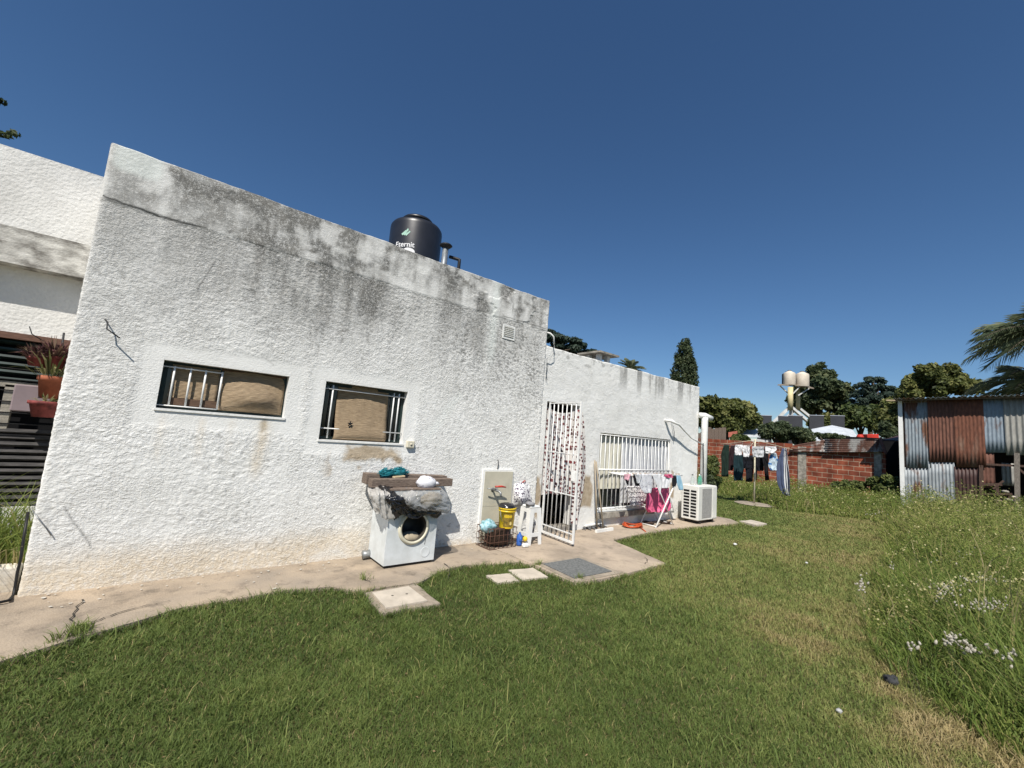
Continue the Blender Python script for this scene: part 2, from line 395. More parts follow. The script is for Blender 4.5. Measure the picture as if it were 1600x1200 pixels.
def tall_attr(s, t):
    n1 = fbm(s*1.3+3, t*1.1+7, 5, 1); n2 = fbm(s*6, t*5, 4, 2); st = fbm(s*7.5, t*0.55, 4, 3); st2 = fbm(s*22, t*0.8, 3, 0)
    top = sstep(2.02, 3.02, t)*sstep(0.9, 0.0, sstep(3.02, 3.03, t))
    blobx = np.exp(-((s-1.0)/1.5)**2)
    g = (0.34+0.50*blobx)*sstep(1.7, 3.0, t+0.6*(n1-0.5))*sstep(0.20, 0.72, 0.60*st+0.30*n1+0.15*n2)*1.0
    edge_ = 0.05*(vnoise(t*4, t*0, 2)-0.5); dark = 0.62*sstep(-0.03, 0.02, s-0.80-edge_)*sstep(0.26, 0.02, s-0.80-edge_)*sstep(1.95, 2.75, t)*(0.6+0.6*st)+0.35*np.exp(-((s-1.62-edge_)/0.08)**2)*sstep(2.1, 2.7, t)+0.3*np.exp(-((s-2.75-edge_)/0.06)**2)*sstep(1.7, 2.6, t)+0.25*np.exp(-((s-3.05-edge_)/0.04)**2)*sstep(1.6, 2.5, t)+0.4*np.exp(-((s-2.15)/0.09)**2)*sstep(2.45, 2.85, t)+0.3*np.exp(-((s-0.2)/0.14)**2)*sstep(2.2, 2.8, t)
    g = np.where(t < 3.01, np.maximum(g, dark*(0.5+n2)), 0)
    g = g+0.26*sstep(0.42, 0.7, n1)*sstep(1.5, 2.4, t)*(t < 3.01)*sstep(3.9, 2.6, s)
    # smooth band under the coping: black lichen from the top edge down, drips, pale patches
    bt = t > 3.01
    x_fade = (0.55+0.45*sstep(-0.6, 0.1, s))*(0.75+0.25*sstep(4.3, 3.2, s))
    n4 = fbm(s*14, t*16, 4, 1); gb = sstep(0.28, 0.74, 0.42*fbm(s*2.6, t*5.5, 5, 2)+0.34*st+0.24*n4+0.16*sstep(3.15, 3.46, t))*x_fade*1.05
    gb = np.maximum(gb, 0.9*sstep(3.34, 3.48, t+0.2*(n2-0.5)+0.1*(n4-0.5))*sstep(0.34, 0.6, n1*0.7+0.3*st2)*x_fade)
    gb = np.maximum(gb, 0.55*sstep(0.52, 0.68, st2)*sstep(3.02, 3.2, t)*x_fade)
    patch = sstep(0.56, 0.76, fbm(s*1.9+11, t*4+3, 4, 0))
    gb = gb*(1-0.8*patch)
    g = np.where(bt, gb, g)
    g = np.where((t > HT) & (s > XL), 0.12+0.4*n2, g)
    g = g+0.30*np.exp(-np.maximum(t-3.01, 0)/0.02)*bt*sstep(0.4, 0.6, n2)
    damp = 0.55*sstep(0.42, 0.1, t+0.25*(n1-0.5))*sstep(0.35, 0.6, n1+0.25*np.exp(-((s-0.7)/1.2)**2))*sstep(2.4, 1.6, s)
    damp = np.maximum(damp, 0.40*sstep(0.12, 0.0, t)*sstep(0.35, 0.55, n2))
    drip = np.exp(-((s-0.70-0.03*vnoise(t*5, t*0, 1))/0.05)**2)*sstep(0.75, 1.0, t)*sstep(1.39, 1.33, t)
    damp = np.maximum(damp, drip*0.5*(0.4+n2))
    drip2 = np.exp(-((s-0.72)/0.025)**2)*sstep(1.22, 1.28, t)*sstep(1.40, 1.36, t); g = g+0.55*drip2*(0.5+n2)
    for q in (-0.02, 0.25, 0.47): damp = np.maximum(damp, 0.3*np.exp(-((s-q)/0.03)**2)*sstep(0.9, 1.1, t)*sstep(1.39, 1.3, t)*n2*1.4)
    bw = rectdist(s, t, (1.52, 2.12, 1.01, 1.16))+0.16*(fbm(s*7, t*9, 4, 2)-0.45)
    bare = sstep(0.035, -0.02, bw)*sstep(0.25, 0.5, fbm(s*9+4, t*11, 3, 1)+0.25)
    bare = np.maximum(bare, 0.6*sstep(0.62, 0.70, fbm(s*9+1, t*9, 4, 3))*np.exp(-(rectdist(s, t, (1.4, 2.15, 0.85, 1.0)).clip(0)/0.08)**2))
    crack = np.zeros_like(s)
    cz = 3.02+0.03*(fbm(s*9, s*0, 3, 1)-0.5)+0.02*np.sin(s*7)
    crack = np.exp(-((t-cz)/0.008)**2)*sstep(0.1, -0.05, s)*(s > XL)
    cz2 = 3.015+0.012*(fbm(s*9, s*0, 3, 1)-0.5)
    crack = np.maximum(crack, 0.22*np.exp(-((t-cz2)/0.006)**2)*sstep(0.5, 0.56, vnoise(s*2.3, s*0, 2)))
    cz3 = 3.04+0.06*(fbm(s*6, s*0, 3, 2)-0.5); crack = np.maximum(crack, 0.7*np.exp(-((t-cz3)/0.007)**2)*sstep(3.35, 3.5, s)*sstep(4.3, 4.2, s))
    for x0, z0, x1, z1 in ((0.15, 2.75, 0.05, 2.45), (-0.5, 0.62, -0.3, 0.3), (0.6, 1.98, 0.72, 1.9), (4.05, 2.55, 4.1, 2.2)):
        L_ = math.hypot(x1-x0, z1-z0); a = np.clip(((s-x0)*(x1-x0)+(t-z0)*(z1-z0))/L_**2, 0, 1)
        dd = np.hypot(s-(x0+a*(x1-x0))+0.02*(vnoise(s*20, t*20, 1)-0.5), t-(z0+a*(z1-z0))); crack = np.maximum(crack, 0.6*np.exp(-(dd/0.006)**2))
    pale = 0.5*np.exp(-((s-3.28)/0.07)**2)*sstep(2.2, 2.6, t)+0.6*sstep(0.10, 0.04, rectdist(s, t, (-0.55, -0.38, 3.36, 3.44)))*sstep(0.45, 0.55, n1+0.1)
    pale = np.maximum(pale, 0.5*np.exp(-((s-3.9)/0.2)**2)*sstep(0.5, 0.6, n1)*bt)
    sl = np.abs((s-2.62)*0.5-(t-1.55)*0.35); pale = np.maximum(pale, 0.3*np.exp(-(sl/0.035)**2)*sstep(1.2, 1.35, t)*sstep(1.95, 1.8, t)*sstep(2.2, 2.35, s)*sstep(3.1, 2.9, s))
    g = g*(1-0.7*np.clip(pale, 0, 1))
    cav = sstep(0.55, 0.30, fbm(s/0.031+0.6*vnoise(s/0.2, t/0.2, 1), t/0.021+(s/0.08), 3, 0, 0.6))*(t < 3.0)      # dirt caught in the pits
    win = np.minimum(rectdist(s, t, W1), rectdist(s, t, W2)); cl = sstep(0.1, 0.2, win)
    g = np.maximum(g, cl*cav*(0.10+0.62*sstep(1.35, 2.5, t+0.5*(n1-0.5))*sstep(0.3, 0.55, n1*0.6+st*0.4)))+0.10*cl*sstep(1.7, 2.6, t)*(t < 3.0)
    soft = sstep(1.75, 2.9, t+0.7*(n1-0.5))*sstep(0.30, 0.66, 0.55*n1+0.45*st)*(0.30+0.30*blobx)
    pits = 0.55*sstep(0.70, 0.80, fbm(s*26+3, t*30+8, 3, 2))*sstep(0.4, 0.6, n1+0.15)*cl*(t < 3.0)
    g = np.maximum(np.maximum(g*1.15, soft+0.6*g), pits)
    topdark = 0.75*sstep(3.30, 3.48, t+0.12*(n2-0.5)+0.10*(st2-0.5))*sstep(0.22, 0.5, n2*0.6+st*0.4)*sstep(-0.62, -0.45, s)
    wp = sstep(0.44, 0.68, 0.6*fbm(s*6.5+17, t*2.4+5, 5, 3)+0.4*fbm(s*5+3, t*9, 4, 1)); g = np.where(bt, np.maximum(g*1.2*(1-0.75*wp), topdark*(1-0.45*wp)), g*(0.62+0.38*sstep(-0.1, 0.7, s)))
    win = np.minimum(*[np.maximum(np.maximum(r[0]-s, s-r[1]), np.maximum(r[2]-t, t-r[3])) for r in (W1, W2)])
    sm = np.maximum(0.75*sstep(0.18, 0.11, win+0.025*(fbm(s*4, t*4, 3, 2)-0.5)), 0.8*(t > 3.01))
    return dict(grime=g, damp=damp, bare=bare, crack=crack, pale=pale, smooth=sm)
rough_wall('wall', XL, XC, -0.1, HT, Y0, [W1, W2], 0.0085, tall_disp, tall_attr)

def low_disp(s, t):
    k = 0.55+0*s
    k = k*(0.2+0.8*sstep(0.02, 0.1, rectdist(s, t, WIN)))*(0.3+0.7*sstep(0.0, 0.08, rectdist(s, t, DOOR)))
    c = fbm(s/0.16, t/0.08+s*2, 3, 1)
    return lumps(s, t, 1.25)*k+0.010*(c-0.5)*k
def low_attr(s, t):
    n1 = fbm(s*1.3+13, t*1.1+2, 5, 1); n2 = fbm(s*6, t*5, 4, 2); st = fbm(s*9, t*0.5, 4, 3)
    g = 0.75*sstep(2.25, 2.72, t+0.35*(n1-0.5))*sstep(0.5, 0.72, st+0.12*n2)*sstep(5.7, 6.4, s)
    g = np.maximum(g, 0.5*sstep(0.66, 0.74, fbm(s*10, t*14, 3, 0))*sstep(2.4, 2.7, t))
    bare = np.zeros_like(s)
    for r in ((4.24, 4.42, 0.25, 0.86), (5.21, 5.58, 0.36, 0.90), (8.02, 8.12, 0.45, 0.95)):
        w = rectdist(s, t, r)+0.20*(fbm(s*5, t*5, 4, 2)-0.45); bare = np.maximum(bare, sstep(0.03, -0.03, w))
    damp = 0.4*sstep(0.2, 0.0, t)*sstep(0.35, 0.6, n2)
    crack = 0.45*np.exp(-((s-4.36-0.04*(fbm(t*6, t*0, 3, 1)-0.5))/0.012)**2)*sstep(2.2, 2.3, t)*sstep(2.62, 2.5, t)
    return dict(grime=g, damp=damp, bare=bare, crack=crack, pale=0*s, smooth=0.05+0*s)
rough_wall('extension_wall', XC+0.005, XR, -0.1, HL, Y0+0.02, [DOOR, WIN], 0.016, low_disp, low_attr, wl=0.0)

# side and back walls, roofs, reveals (set behind the plaster sheets)
b = MB()
b.box((XL+0.004, Y0+0.13, 0), (XL+0.2, 11.5, HT-0.02)); b.box((XC-0.2, Y0+0.13, 2.6), (XC-0.004, 11.5, HT-0.02)); b.box((XL+0.2, 11.3, 0), (XC-0.2, 11.5, HT-0.02))
b.box((XR-0.2, Y0+0.15, 0), (XR-0.004, 10.5, HL-0.02)); b.box((XC, 10.3, 0), (XR-0.2, 10.5, HL-0.02))
b.build('side_wall', MATS['white_plaster'], house)
b = MB(); b.box((XL+0.2, Y0+0.19, 3.05), (XC-0.2, 11.3, 3.2)); b.box((XC, Y0+0.21, 2.4), (XR-0.2, 10.3, 2.55)); b.build('roof', MATS['roof_felt'], house)
def reveal(r, Yf, depth, sill=True):
    b = MB(); x0, x1, z0, z1 = r; e = 0.05
    b.box((x0-e, Yf+0.001, z0-e), (x0, Yf+depth, z1+e)); b.box((x1, Yf+0.001, z0-e), (x1+e, Yf+depth, z1+e))
    b.box((x0, Yf+0.001, z1), (x1, Yf+depth, z1+e))
    if sill: b.box((x0, Yf+0.001, z0-e), (x1, Yf+depth, z0))
    return b
def window(r, Yf, depth, bars, rails, sillcol='white_plaster', frame='dark_green_paint', barmat='white_metal', div=None, Yb=None):
    x0, x1, z0, z1 = r
    bb = reveal(r, Yf, depth+0.05); w = bb.build('window', MATS['white_plaster'], house)
    w_loc = w
    f = MB(); t = 0.035; y = Yf+depth-0.045
    f.box((x0, y, z0), (x0+t, y+0.04, z1)); f.box((x1-t, y, z0), (x1, y+0.04, z1)); f.box((x0+t, y, z0), (x1-t, y+0.04, z0+t)); f.box((x0+t, y, z1-t), (x1-t, y+0.04, z1))
    for dx in (div or []): f.box((dx-0.02, y+0.003, z0+t), (dx+0.02, y+0.037, z1-t))
    f.build('frame', MATS[frame], w)
    g = MB(); g.box((x0+t, y+0.018, z0+t), (x1-t, y+0.024, z1-t)); g.build('pane', MATS['glass_dark'], w)
    Yb = Yb if Yb is not None else Yf+0.05
    for (xb, za, zb, rad) in bars:
        m = MB(); m.tube([(xb, Yb, za), (xb, Yb, zb)], rad, 8); m.build('bar', MATS[barmat], w)
    for (xa, xb, zz, rad) in rails:
        m = MB(); m.tube([(xa, Yb-0.004, zz), (xb, Yb-0.004, zz)], rad, 8); m.build('rail', MATS[barmat], w)
    s = MB(); s.box((x0-0.01, Yf-0.012, z0-0.016), (x1+0.01, Yf+0.06, z0+0.004)); s.build('sill', MATS[sillcol], w)
    return w
bx = [W(px, 600, Y0+0.06).x for px in (269, 295, 319, 345)]
window(W1, Y0, 0.13, [(x, W1[2]+0.03, W1[3]-0.04, 0.008) for x in bx], [(W1[0], bx[-1], W1[3]-0.05, 0.006), (W1[0], bx[-1], W1[2]+0.03, 0.005)])
bx2 = [W(px, 640, Y0+0.06).x for px in (516, 613, 621)]
window(W2, Y0, 0.13, [(x, W2[2]+0.02, W2[3]-0.03, 0.008) for x in bx2], [(W2[0], W2[1], W2[3]-0.07, 0.006), (W2[0], W2[1], W2[2]+0.12, 0.006)], div=[1.68])
nb = 19
window(WIN, Y0+0.02, 0.12, [(WIN[0]+0.05+(WIN[1]-WIN[0]-0.1)*i/(nb-1), WIN[2]+0.02, WIN[3]-0.02, 0.0075) for i in range(nb)],
       [(WIN[0], WIN[1], 0.955, 0.014), (WIN[0], WIN[1], WIN[2]+0.035, 0.012), (WIN[0], WIN[1], WIN[3]-0.03, 0.008)], frame='white_metal', Yb=Y0+0.035, div=[6.5, 7.2])
# plaster sill step under the low window
b = MB(); b.box((5.7, Y0-0.05, 0.16), (7.35, Y0+0.03, 0.245)); b.build('plaster_step', MATS['old_concrete'], house)

# doorway: reveals, dark room, step, gate folded out at the left jamb
r = reveal(DOOR, Y0+0.02, 0.22, sill=False).build('doorway', MATS['white_plaster'], house)
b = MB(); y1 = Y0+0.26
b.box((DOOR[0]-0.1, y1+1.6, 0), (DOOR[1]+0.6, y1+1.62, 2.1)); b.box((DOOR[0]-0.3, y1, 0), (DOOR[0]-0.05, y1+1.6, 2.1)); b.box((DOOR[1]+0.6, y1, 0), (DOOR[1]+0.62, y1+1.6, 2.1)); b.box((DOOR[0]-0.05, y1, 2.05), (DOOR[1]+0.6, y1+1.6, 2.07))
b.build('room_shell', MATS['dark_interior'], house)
b = MB(); b.box((DOOR[0], Y0+0.06, 0.0), (DOOR[1], Y0+0.24, 0.07)); b.build('door_step', MATS['old_concrete'], house)
b = MB(); b.box((DOOR[0]+0.05, y1+0.5, 0.28), (DOOR[0]+0.5, y1+0.8, 0.34), bev=0.008); b.box((DOOR[0]+0.1, y1+0.55, 0), (DOOR[0]+0.14, y1+0.59, 0.28)); b.box((DOOR[0]+0.4, y1+0.7, 0), (DOOR[0]+0.44, y1+0.74, 0.28)); lowb = b
lb = lowb.build('bench', MATS['white_pvc']); tag(lb, 'low pale bench in the dark room behind the barred gate', 'bench')

hinge = Vector((4.46, Y0-0.01, 0)); free = Vector((4.40, 3.90, 0)); gd = (free-hinge)
g = MB()
def gp(u, z): return hinge+gd*u+Vector((0, 0, z))
zb, zt = 0.04, 1.95
g.bar(gp(0, zb), gp(0, zt), 0.022); g.bar(gp(1, zb), gp(1, zt), 0.024)
for z in (zb+0.015, zb+0.12, 0.66, 1.22, zt-0.015): g.bar(gp(0.025, z), gp(0.975, z), 0.022, 0.012 if z not in (zb+0.015,) else 0.028)
gate = g.build('security_gate', MATS['white_metal'], house)
for i in range(1, 7):
    m = MB(); m.tube([gp(i/7, zb+0.03), gp(i/7, zt-0.02)], 0.0075, 8); m.build('bar', MATS['white_metal'], gate)
m = MB(); m.box((free.x-0.02, free.y+0.02, 0.86), (free.x+0.02, free.y+0.09, 1.0)); m.build('lock', MATS['white_metal'], gate)

# vent grille
v0, v1 = W(786, 506, Y0), W(804, 534, Y0)
b = MB(); x0, x1, z0, z1 = 3.44, 3.66, 2.74, 2.94
b.box((x0, Y0-0.012, z0), (x0+0.022, Y0+0.01, z1)); b.box((x1-0.022, Y0-0.012, z0), (x1, Y0+0.01, z1)); b.box((x0+0.022, Y0-0.012, z0), (x1-0.022, Y0+0.01, z0+0.02)); b.box((x0+0.022, Y0-0.012, z1-0.02), (x1-0.022, Y0+0.01, z1))
vent = b.build('vent_grille', MATS['white_pvc'], house)
b = MB()
for i in range(6):
    z = z0+0.03+i*(z1-z0-0.05)/6; b.bar((x0+0.022, Y0-0.010, z+0.01), (x1-0.022, Y0-0.010, z+0.01), 0.02, 0.005, up=(0, 0.5, 1))
b.build('slats', MATS['white_pvc'], vent)
b = MB(); b.box((x0+0.022, Y0-0.0015, z0+0.02), (x1-0.022, Y0+0.001, z1-0.02)); b.build('backing', MATS['dark_interior'], vent)

# tap panel with tap
mk('beige_tile', (0.50, 0.47, 0.37), 0.55, 0.07, 7, 0.1, 30)
P0, P1 = W(755, 733, Y0-0.02), W(802, 735, Y0-0.02)
b = MB(); b.box((P0.x, Y0-0.03, 0.0), (P1.x, Y0+0.005, P0.z)); tp = b.build('tap_panel', MATS['white_plaster'], house)
b = MB(); zz = (P0.z-0.03)/2
b.box((P0.x+0.03, Y0-0.036, 0.02), (P1.x-0.012, Y0-0.03, zz)); b.box((P0.x+0.03, Y0-0.0362, zz+0.004), (P1.x-0.012, Y0-0.03, P0.z-0.028)); b.build('tiles', MATS['beige_tile'], tp)
t0 = W(758, 761.5, Y0-0.03); tx = t0.x+0.12
zt_ = t0.z
b = MB(); b.tube([(tx, Y0-0.035, zt_-0.03), (tx, Y0-0.10, zt_-0.03), (tx+0.01, Y0-0.15, zt_-0.03), (tx+0.02, Y0-0.19, zt_-0.05), (tx+0.02, Y0-0.20, zt_-0.10)], [0.014, 0.014, 0.017, 0.014, 0.015], 10)
b.tube([(tx+0.005, Y0-0.12, zt_-0.03), (tx+0.005, Y0-0.12, zt_+0.015)], [0.012, 0.009], 8); b.tube([(tx, Y0-0.036, zt_-0.03), (tx, Y0-0.042, zt_-0.03)], 0.028, 12)
b.tube([(tx-0.13, Y0-0.10, zt_-0.005), (tx+0.01, Y0-0.12, zt_-0.01)], 0.008, 8)
tap = b.build('tap', MATS['grey_metal'], house)
mk('red_plastic', (0.45, 0.045, 0.03), 0.4, 0.1)
b = MB(); b.tube([(tx-0.02, Y0-0.12, zt_+0.02), (tx+0.08, Y0-0.125, zt_+0.022), (tx+0.15, Y0-0.13, zt_+0.012)], [0.012, 0.014, 0.008], 8); b.build('handle', MATS['red_plastic'], tap)

# socket, wall hooks, wires
b = MB(); c = W(640, 694, Y0); b.box((c.x-0.045, Y0-0.04, c.z-0.04), (c.x+0.045, Y0+0.01, c.z+0.04), bev=0.006); sk = b.build('switch_box', MATS['ivory_plastic'], house)
b = MB(); b.tube([(c.x, Y0-0.0405, c.z), (c.x, Y0-0.047, c.z)], 0.013, 12); b.build('button', MATS['ivory_plastic'], sk)
def hook(pts, mat='black_metal', rad=0.006):
    m = MB(); m.tube([W(px, py, Y0-dy) for px, py, dy in pts], rad, 6); m.build('wire_hook', MATS[mat], house)
hook([(164, 499, 0.0), (168, 503, 0.05), (167, 514, 0.06), (187, 528, 0.09)], rad=0.005)
hook([(778, 718, 0.0), (779, 724, 0.03), (777, 734, 0.02)])
hook([(51, 797, -0.02), (61, 812, 0.03), (72, 825, 0.03), (80, 837, 0.02)], 'grey_metal', 0.004)
# conduit bracket at the roof step, loose cable
m = MB(); m.tube([W(853, 519, Y0+0.03), W(860, 521, Y0-0.05), W(865, 526, Y0-0.05), W(866, 538, Y0-0.05)], 0.012, 8)
m.build('conduit', MATS['white_pvc'], house)
m = MB(); m.tube([W(866, 538, Y0-0.05), W(866, 549, Y0-0.06), W(861, 557, Y0-0.04), W(854, 560, Y0-0.02), W(855, 570, Y0-0.02), W(853, 584, Y0-0.02), W(855, 594, Y0-0.015)], 0.005, 6)
m.build('cable', MATS['grey_metal'], house)
# white downpipe at the far corner with bracket arm and cables
pt, pb = W(1099, 650, Y0-0.06), W(1095, 800, Y0-0.06)
px_ = XR+0.03
m = MB(); m.tube([(px_, Y0-0.10, 0.02), (px_, Y0-0.10, 2.06), (px_, Y0-0.10, 2.13)], 0.068, 14); m.tube([(px_-0.09, Y0-0.02, 2.17), (px_, Y0-0.10, 2.17), (px_+0.17, Y0-0.16, 2.12)], 0.062, 12)
m.build('downpipe', MATS['white_pvc'], house)
a0 = W(1042, 657, Y0-0.02)
m = MB(); m.tube([(a0.x, Y0+0.02, a0.z), (a0.x+0.02, Y0-0.10, a0.z), (a0.x+0.10, Y0-0.14, a0.z-0.04), (a0.x+0.25, Y0-0.14, a0.z-0.06), (a0.x+0.5, Y0-0.13, a0.z-0.17), (a0.x+0.8, Y0-0.12, a0.z-0.30), (px_-0.07, Y0-0.12, a0.z-0.42)], [0.03, 0.035, 0.025, 0.02, 0.018, 0.014, 0.012], 8)
m.build('bracket_arm', MATS['white_pvc'], house)
m = MB(); m.tube([(px_-0.09, Y0-0.12, a0.z-0.38), (px_-0.085, Y0-0.13, a0.z-0.7), (px_-0.08, Y0-0.14, 0.75), (px_-0.09, Y0-0.2, 0.5)], 0.011, 8); m.build('cable', MATS['black_metal'], house)
m = MB(); m.tube([(a0.x+0.2, Y0-0.01, a0.z+0.02), (a0.x+0.27, Y0-0.03, a0.z-0.2), (a0.x+0.3, Y0-0.02, a0.z-0.38)], 0.007, 6); m.build('cable', MATS['grey_metal'], house)

# chimney on the lower roof
c = W(937, 560, 6.4)
m = MB(); m.box((c.x-0.20, 6.25, 2.5), (c.x+0.20, 6.65, c.z-0.10)); ch = m.build('chimney', MATS['white_plaster'], house)
for sx in (-1, 1):
    for sy in (-1, 1):
        m = MB(); m.box((c.x+sx*0.15-0.05, 6.45+sy*0.15-0.05, c.z-0.10), (c.x+sx*0.15+0.05, 6.45+sy*0.15+0.05, c.z+0.06)); m.build('leg', MATS['white_plaster'], ch)
m = MB(); m.box((c.x-0.36, 6.1, c.z+0.06), (c.x+0.36, 6.8, c.z+0.10)); m.box((c.x-0.12, 6.35, c.z+0.10), (c.x+0.1, 6.55, c.z+0.17)); m.build('cap', MATS['old_concrete'], ch)

# roof flue and bent pipe
c = Dp(697, 384, 7.2)
m = MB(); m.tube([(c.x-0.03, c.y, 3.2), (c.x, c.y, c.z)], 0.05, 12); fl = m.build('flue', MATS['galv'], house)
m = MB(); m.lathe([(0.05, -0.05), (0.09, -0.02), (0.11, 0.0), (0.09, 0.02), (0.0, 0.03)], (c.x, c.y, c.z), 16); m.build('cap', MATS['black_metal'], fl)
m = MB(); a, b_, d_ = Dp(702, 401, 7.3), Dp(718, 406, 7.3), Dp(717, 425, 7.3)
m.tube([a, a.lerp(b_, 0.9), b_, Vector((b_.x, b_.y, b_.z-0.04)), (b_.x, b_.y, 3.2)], 0.028, 10); m.build('pipe', MATS['black_metal'], house)

# ------------------------------------------------------------------ set-back left wing (same house)
YW = 5.6
b = MB(); b.box((-6, YW, 1.955), (XL+0.05, YW+0.2, 2.54)); b.box((-6, YW, 0), (-2.3, YW+0.2, 1.955)); b.box((-2.3, YW, 0), (XL+0.05, YW+0.2, 0.45))
mk('wing_plaster', (0.70, 0.69, 0.66), 0.92, 0.1, 2.2, 0.8, 38, col2=(0.56, 0.55, 0.52), spec=0.1, detail=9)
b.build('wing_wall', MATS['wing_plaster'], house)
mk('stained_slab', (0.60, 0.585, 0.54), 0.92, 0.2, 5, 0.5, 50, col2=(0.14, 0.13, 0.115), spec=0.1, stretch=(1.6, 1, 3))
b = MB(); b.box((-6, YW-0.17, 2.525), (XL+0.004, YW+2, 2.84)); b.build('eave_slab', MATS['stained_slab'], house)
b = MB(); b.box((-6, YW-0.13, 2.84), (XL+0.004, YW+0.05, 3.535)); b.build('parapet', MATS['wing_plaster'], house)
b = MB(); b.box((-2.3, YW-0.02, 1.90), (XL, YW+0.1, 1.955)); b.build('lintel', MATS['lintel_wood'], house)
b = MB(); b.box((-2.3, YW+0.17, 0.45), (XL, YW+0.18, 1.955)); wv = b.build('window', MATS['dark_interior'], house)
b = MB()
for i in range(6): b.bar((-2.28, YW+0.06, 1.87-i*0.065), (XL, YW+0.06, 1.87-i*0.065), 0.05, 0.02, up=(0, 0.4, 1))
b.build('shutter', MATS['dark_green_paint'], wv)
b = MB()
for i in range(12): q_ = random.uniform(-.006, .006); b.bar((-2.28, YW+0.05, 1.10-i*0.058), (XL, YW+0.05, 1.10-i*0.058+q_), 0.05, 0.03, up=(0, 0.35+0.3*random.random(), 1))
b.build('louvre', MATS['black_slat'], wv)
b = MB(); b.box((-1.12, YW+0.03, 1.1), (-1.06, YW+0.08, 1.5)); b.box((-2.2, YW+0.03, 1.48), (XL, YW+0.08, 1.53)); b.build('frame', MATS['old_concrete'], wv)
for i in range(7):
    m = MB(); z = 1.64-i*0.095; m.tube([(-2.3, YW-0.03, z), (XL-0.01, YW-0.03, z)], 0.006, 6); m.build('bar', MATS['black_metal'], wv)
# ================================================================== ground, path, patio
mk('soil', (0.10, 0.085, 0.045), 0.95, 0.25, 1.5, 0.5, 25, col2=(0.06, 0.065, 0.022), spec=0.05)
mk('path_concrete', (0.42, 0.335, 0.25), 0.95, 0.15, 2.2, 0.45, 70, col2=(0.235, 0.185, 0.135), spec=0.08, detail=12)
mk('patio_concrete', (0.45, 0.365, 0.275), 0.95, 0.12, 2.8, 0.4, 80, col2=(0.29, 0.23, 0.17), spec=0.08, detail=9)
mk('pale_concrete', (0.52, 0.46, 0.38), 0.95, 0.13, 6, 0.4, 90, spec=0.08, detail=8)
mk('frame_concrete', (0.33, 0.28, 0.22), 0.95, 0.18, 9, 0.5, 70, spec=0.08, detail=8)
def mk_path(name, tan, grey, dark):
    m = mk(name, tan, 0.95, 0.15, 1.5, 0.5, 80, col2=grey, spec=0.08, detail=10); t = m.node_tree; N = t.nodes; L = t.links; p = N["Principled BSDF"]
    rp = [n for n in N if n.type == 'VALTORGB'][0]; tc = [n for n in N if n.type == 'TEX_COORD'][0]; prev = rp.outputs[0]
    for sc, a, b_, k in ((5.0, 0.52, 0.68, 0.65), (0.9, 0.48, 0.62, 0.45), (42.0, 0.58, 0.70, 0.5)):
        n = N.new("ShaderNodeTexNoise"); n.inputs["Scale"].default_value = sc; n.inputs["Detail"].default_value = 9; n.inputs["Roughness"].default_value = 0.68; L.new(tc.outputs["Object"], n.inputs["Vector"])
        r = N.new("ShaderNodeValToRGB"); r.color_ramp.elements[0].position = a; r.color_ramp.elements[1].position = b_; r.color_ramp.elements[1].color = (k, k, k, 1); L.new(n.outputs["Fac"], r.inputs[0])
        x = N.new("ShaderNodeMix"); x.data_type = 'RGBA'; L.new(r.outputs[0], x.inputs[0]); L.new(prev, x.inputs[6]); x.inputs[7].default_value = (*dark, 1); prev = x.outputs[2]
    L.new(prev, p.inputs["Base Color"])
mk_path('path_concrete', (0.40, 0.32, 0.235), (0.27, 0.23, 0.185), (0.12, 0.10, 0.08))
mk_path('patio_concrete', (0.43, 0.35, 0.265), (0.32, 0.265, 0.21), (0.16, 0.135, 0.105))
mk('grey_plate', (0.17, 0.175, 0.17), 0.8, 0.25, 40, 0.4, 120, spec=0.2, detail=8)
mk('crack_dark', (0.05, 0.045, 0.035), 0.95, 0.2)
def slab(name, poly, z0, z1, mat, parent=None, wob=0.0, step=0.06, seed=0):
    pts = []
    for i, p in enumerate(poly):
        q = poly[(i+1) % len(poly)]; n = max(1, int(math.hypot(q[0]-p[0], q[1]-p[1])/step)) if wob else 1
        for k in range(n):
            t = k/n; x = p[0]+(q[0]-p[0])*t; y = p[1]+(q[1]-p[1])*t
            if wob:
                x += wob*2*(float(fbm(x*4+seed, y*4, 3, 1))-0.5); y += wob*2*(float(fbm(x*4+9+seed, y*4+5, 3, 2))-0.5)
            pts.append((x, y))
    b = MB(); n = len(pts)
    vs = [(x, y, z1) for x, y in pts]+[(x, y, z0) for x, y in pts]
    fs = [tuple(range(n))]+[(i+n, (i+1) % n+n, (i+1) % n, i) for i in range(n)]
    b.add(vs, fs); o = b.build(name, mat, parent)
    return o
GZ = -0.035
gr = 600
b = MB(); n = 60
b.add([(-gr, -gr, GZ), (gr, -gr, GZ), (gr, gr, GZ), (-gr, gr, GZ)], [(0, 1, 2, 3)])
tag(b.build('ground', MATS['soil']), kind='structure')
path_front = [(-9, 0.3), (-2.0, 2.92), (-0.51, 3.54), (-.16, 3.72), (.3, 3.90), (.88, 3.93), (1.30, 3.86), (1.45, 3.66), (2.02, 3.62), (2.3, 3.80), (2.7, 3.87), (3.05, 3.76), (3.30, 3.72), (3.36, 3.56)]
path_poly = path_front+[(3.36, Y0+0.05), (XL-0.05, Y0+0.05), (XL-0.05, Y0+0.14), (-9, Y0+0.14)]
tag(slab('path', path_poly, -0.2, 0.0, MATS['path_concrete'], wob=0.03), kind='structure')
patio_poly = [(3.364, 2.92), (4.2, 2.86), (4.97, 2.89), (5.12, 3.35), (5.3, 3.92), (6.2, 4.02), (7.2, 4.02), (8.0, 3.93), (9.3, 3.78), (9.6, 4.1), (9.6, 4.65), (XR, 4.65), (3.364, 4.65)]
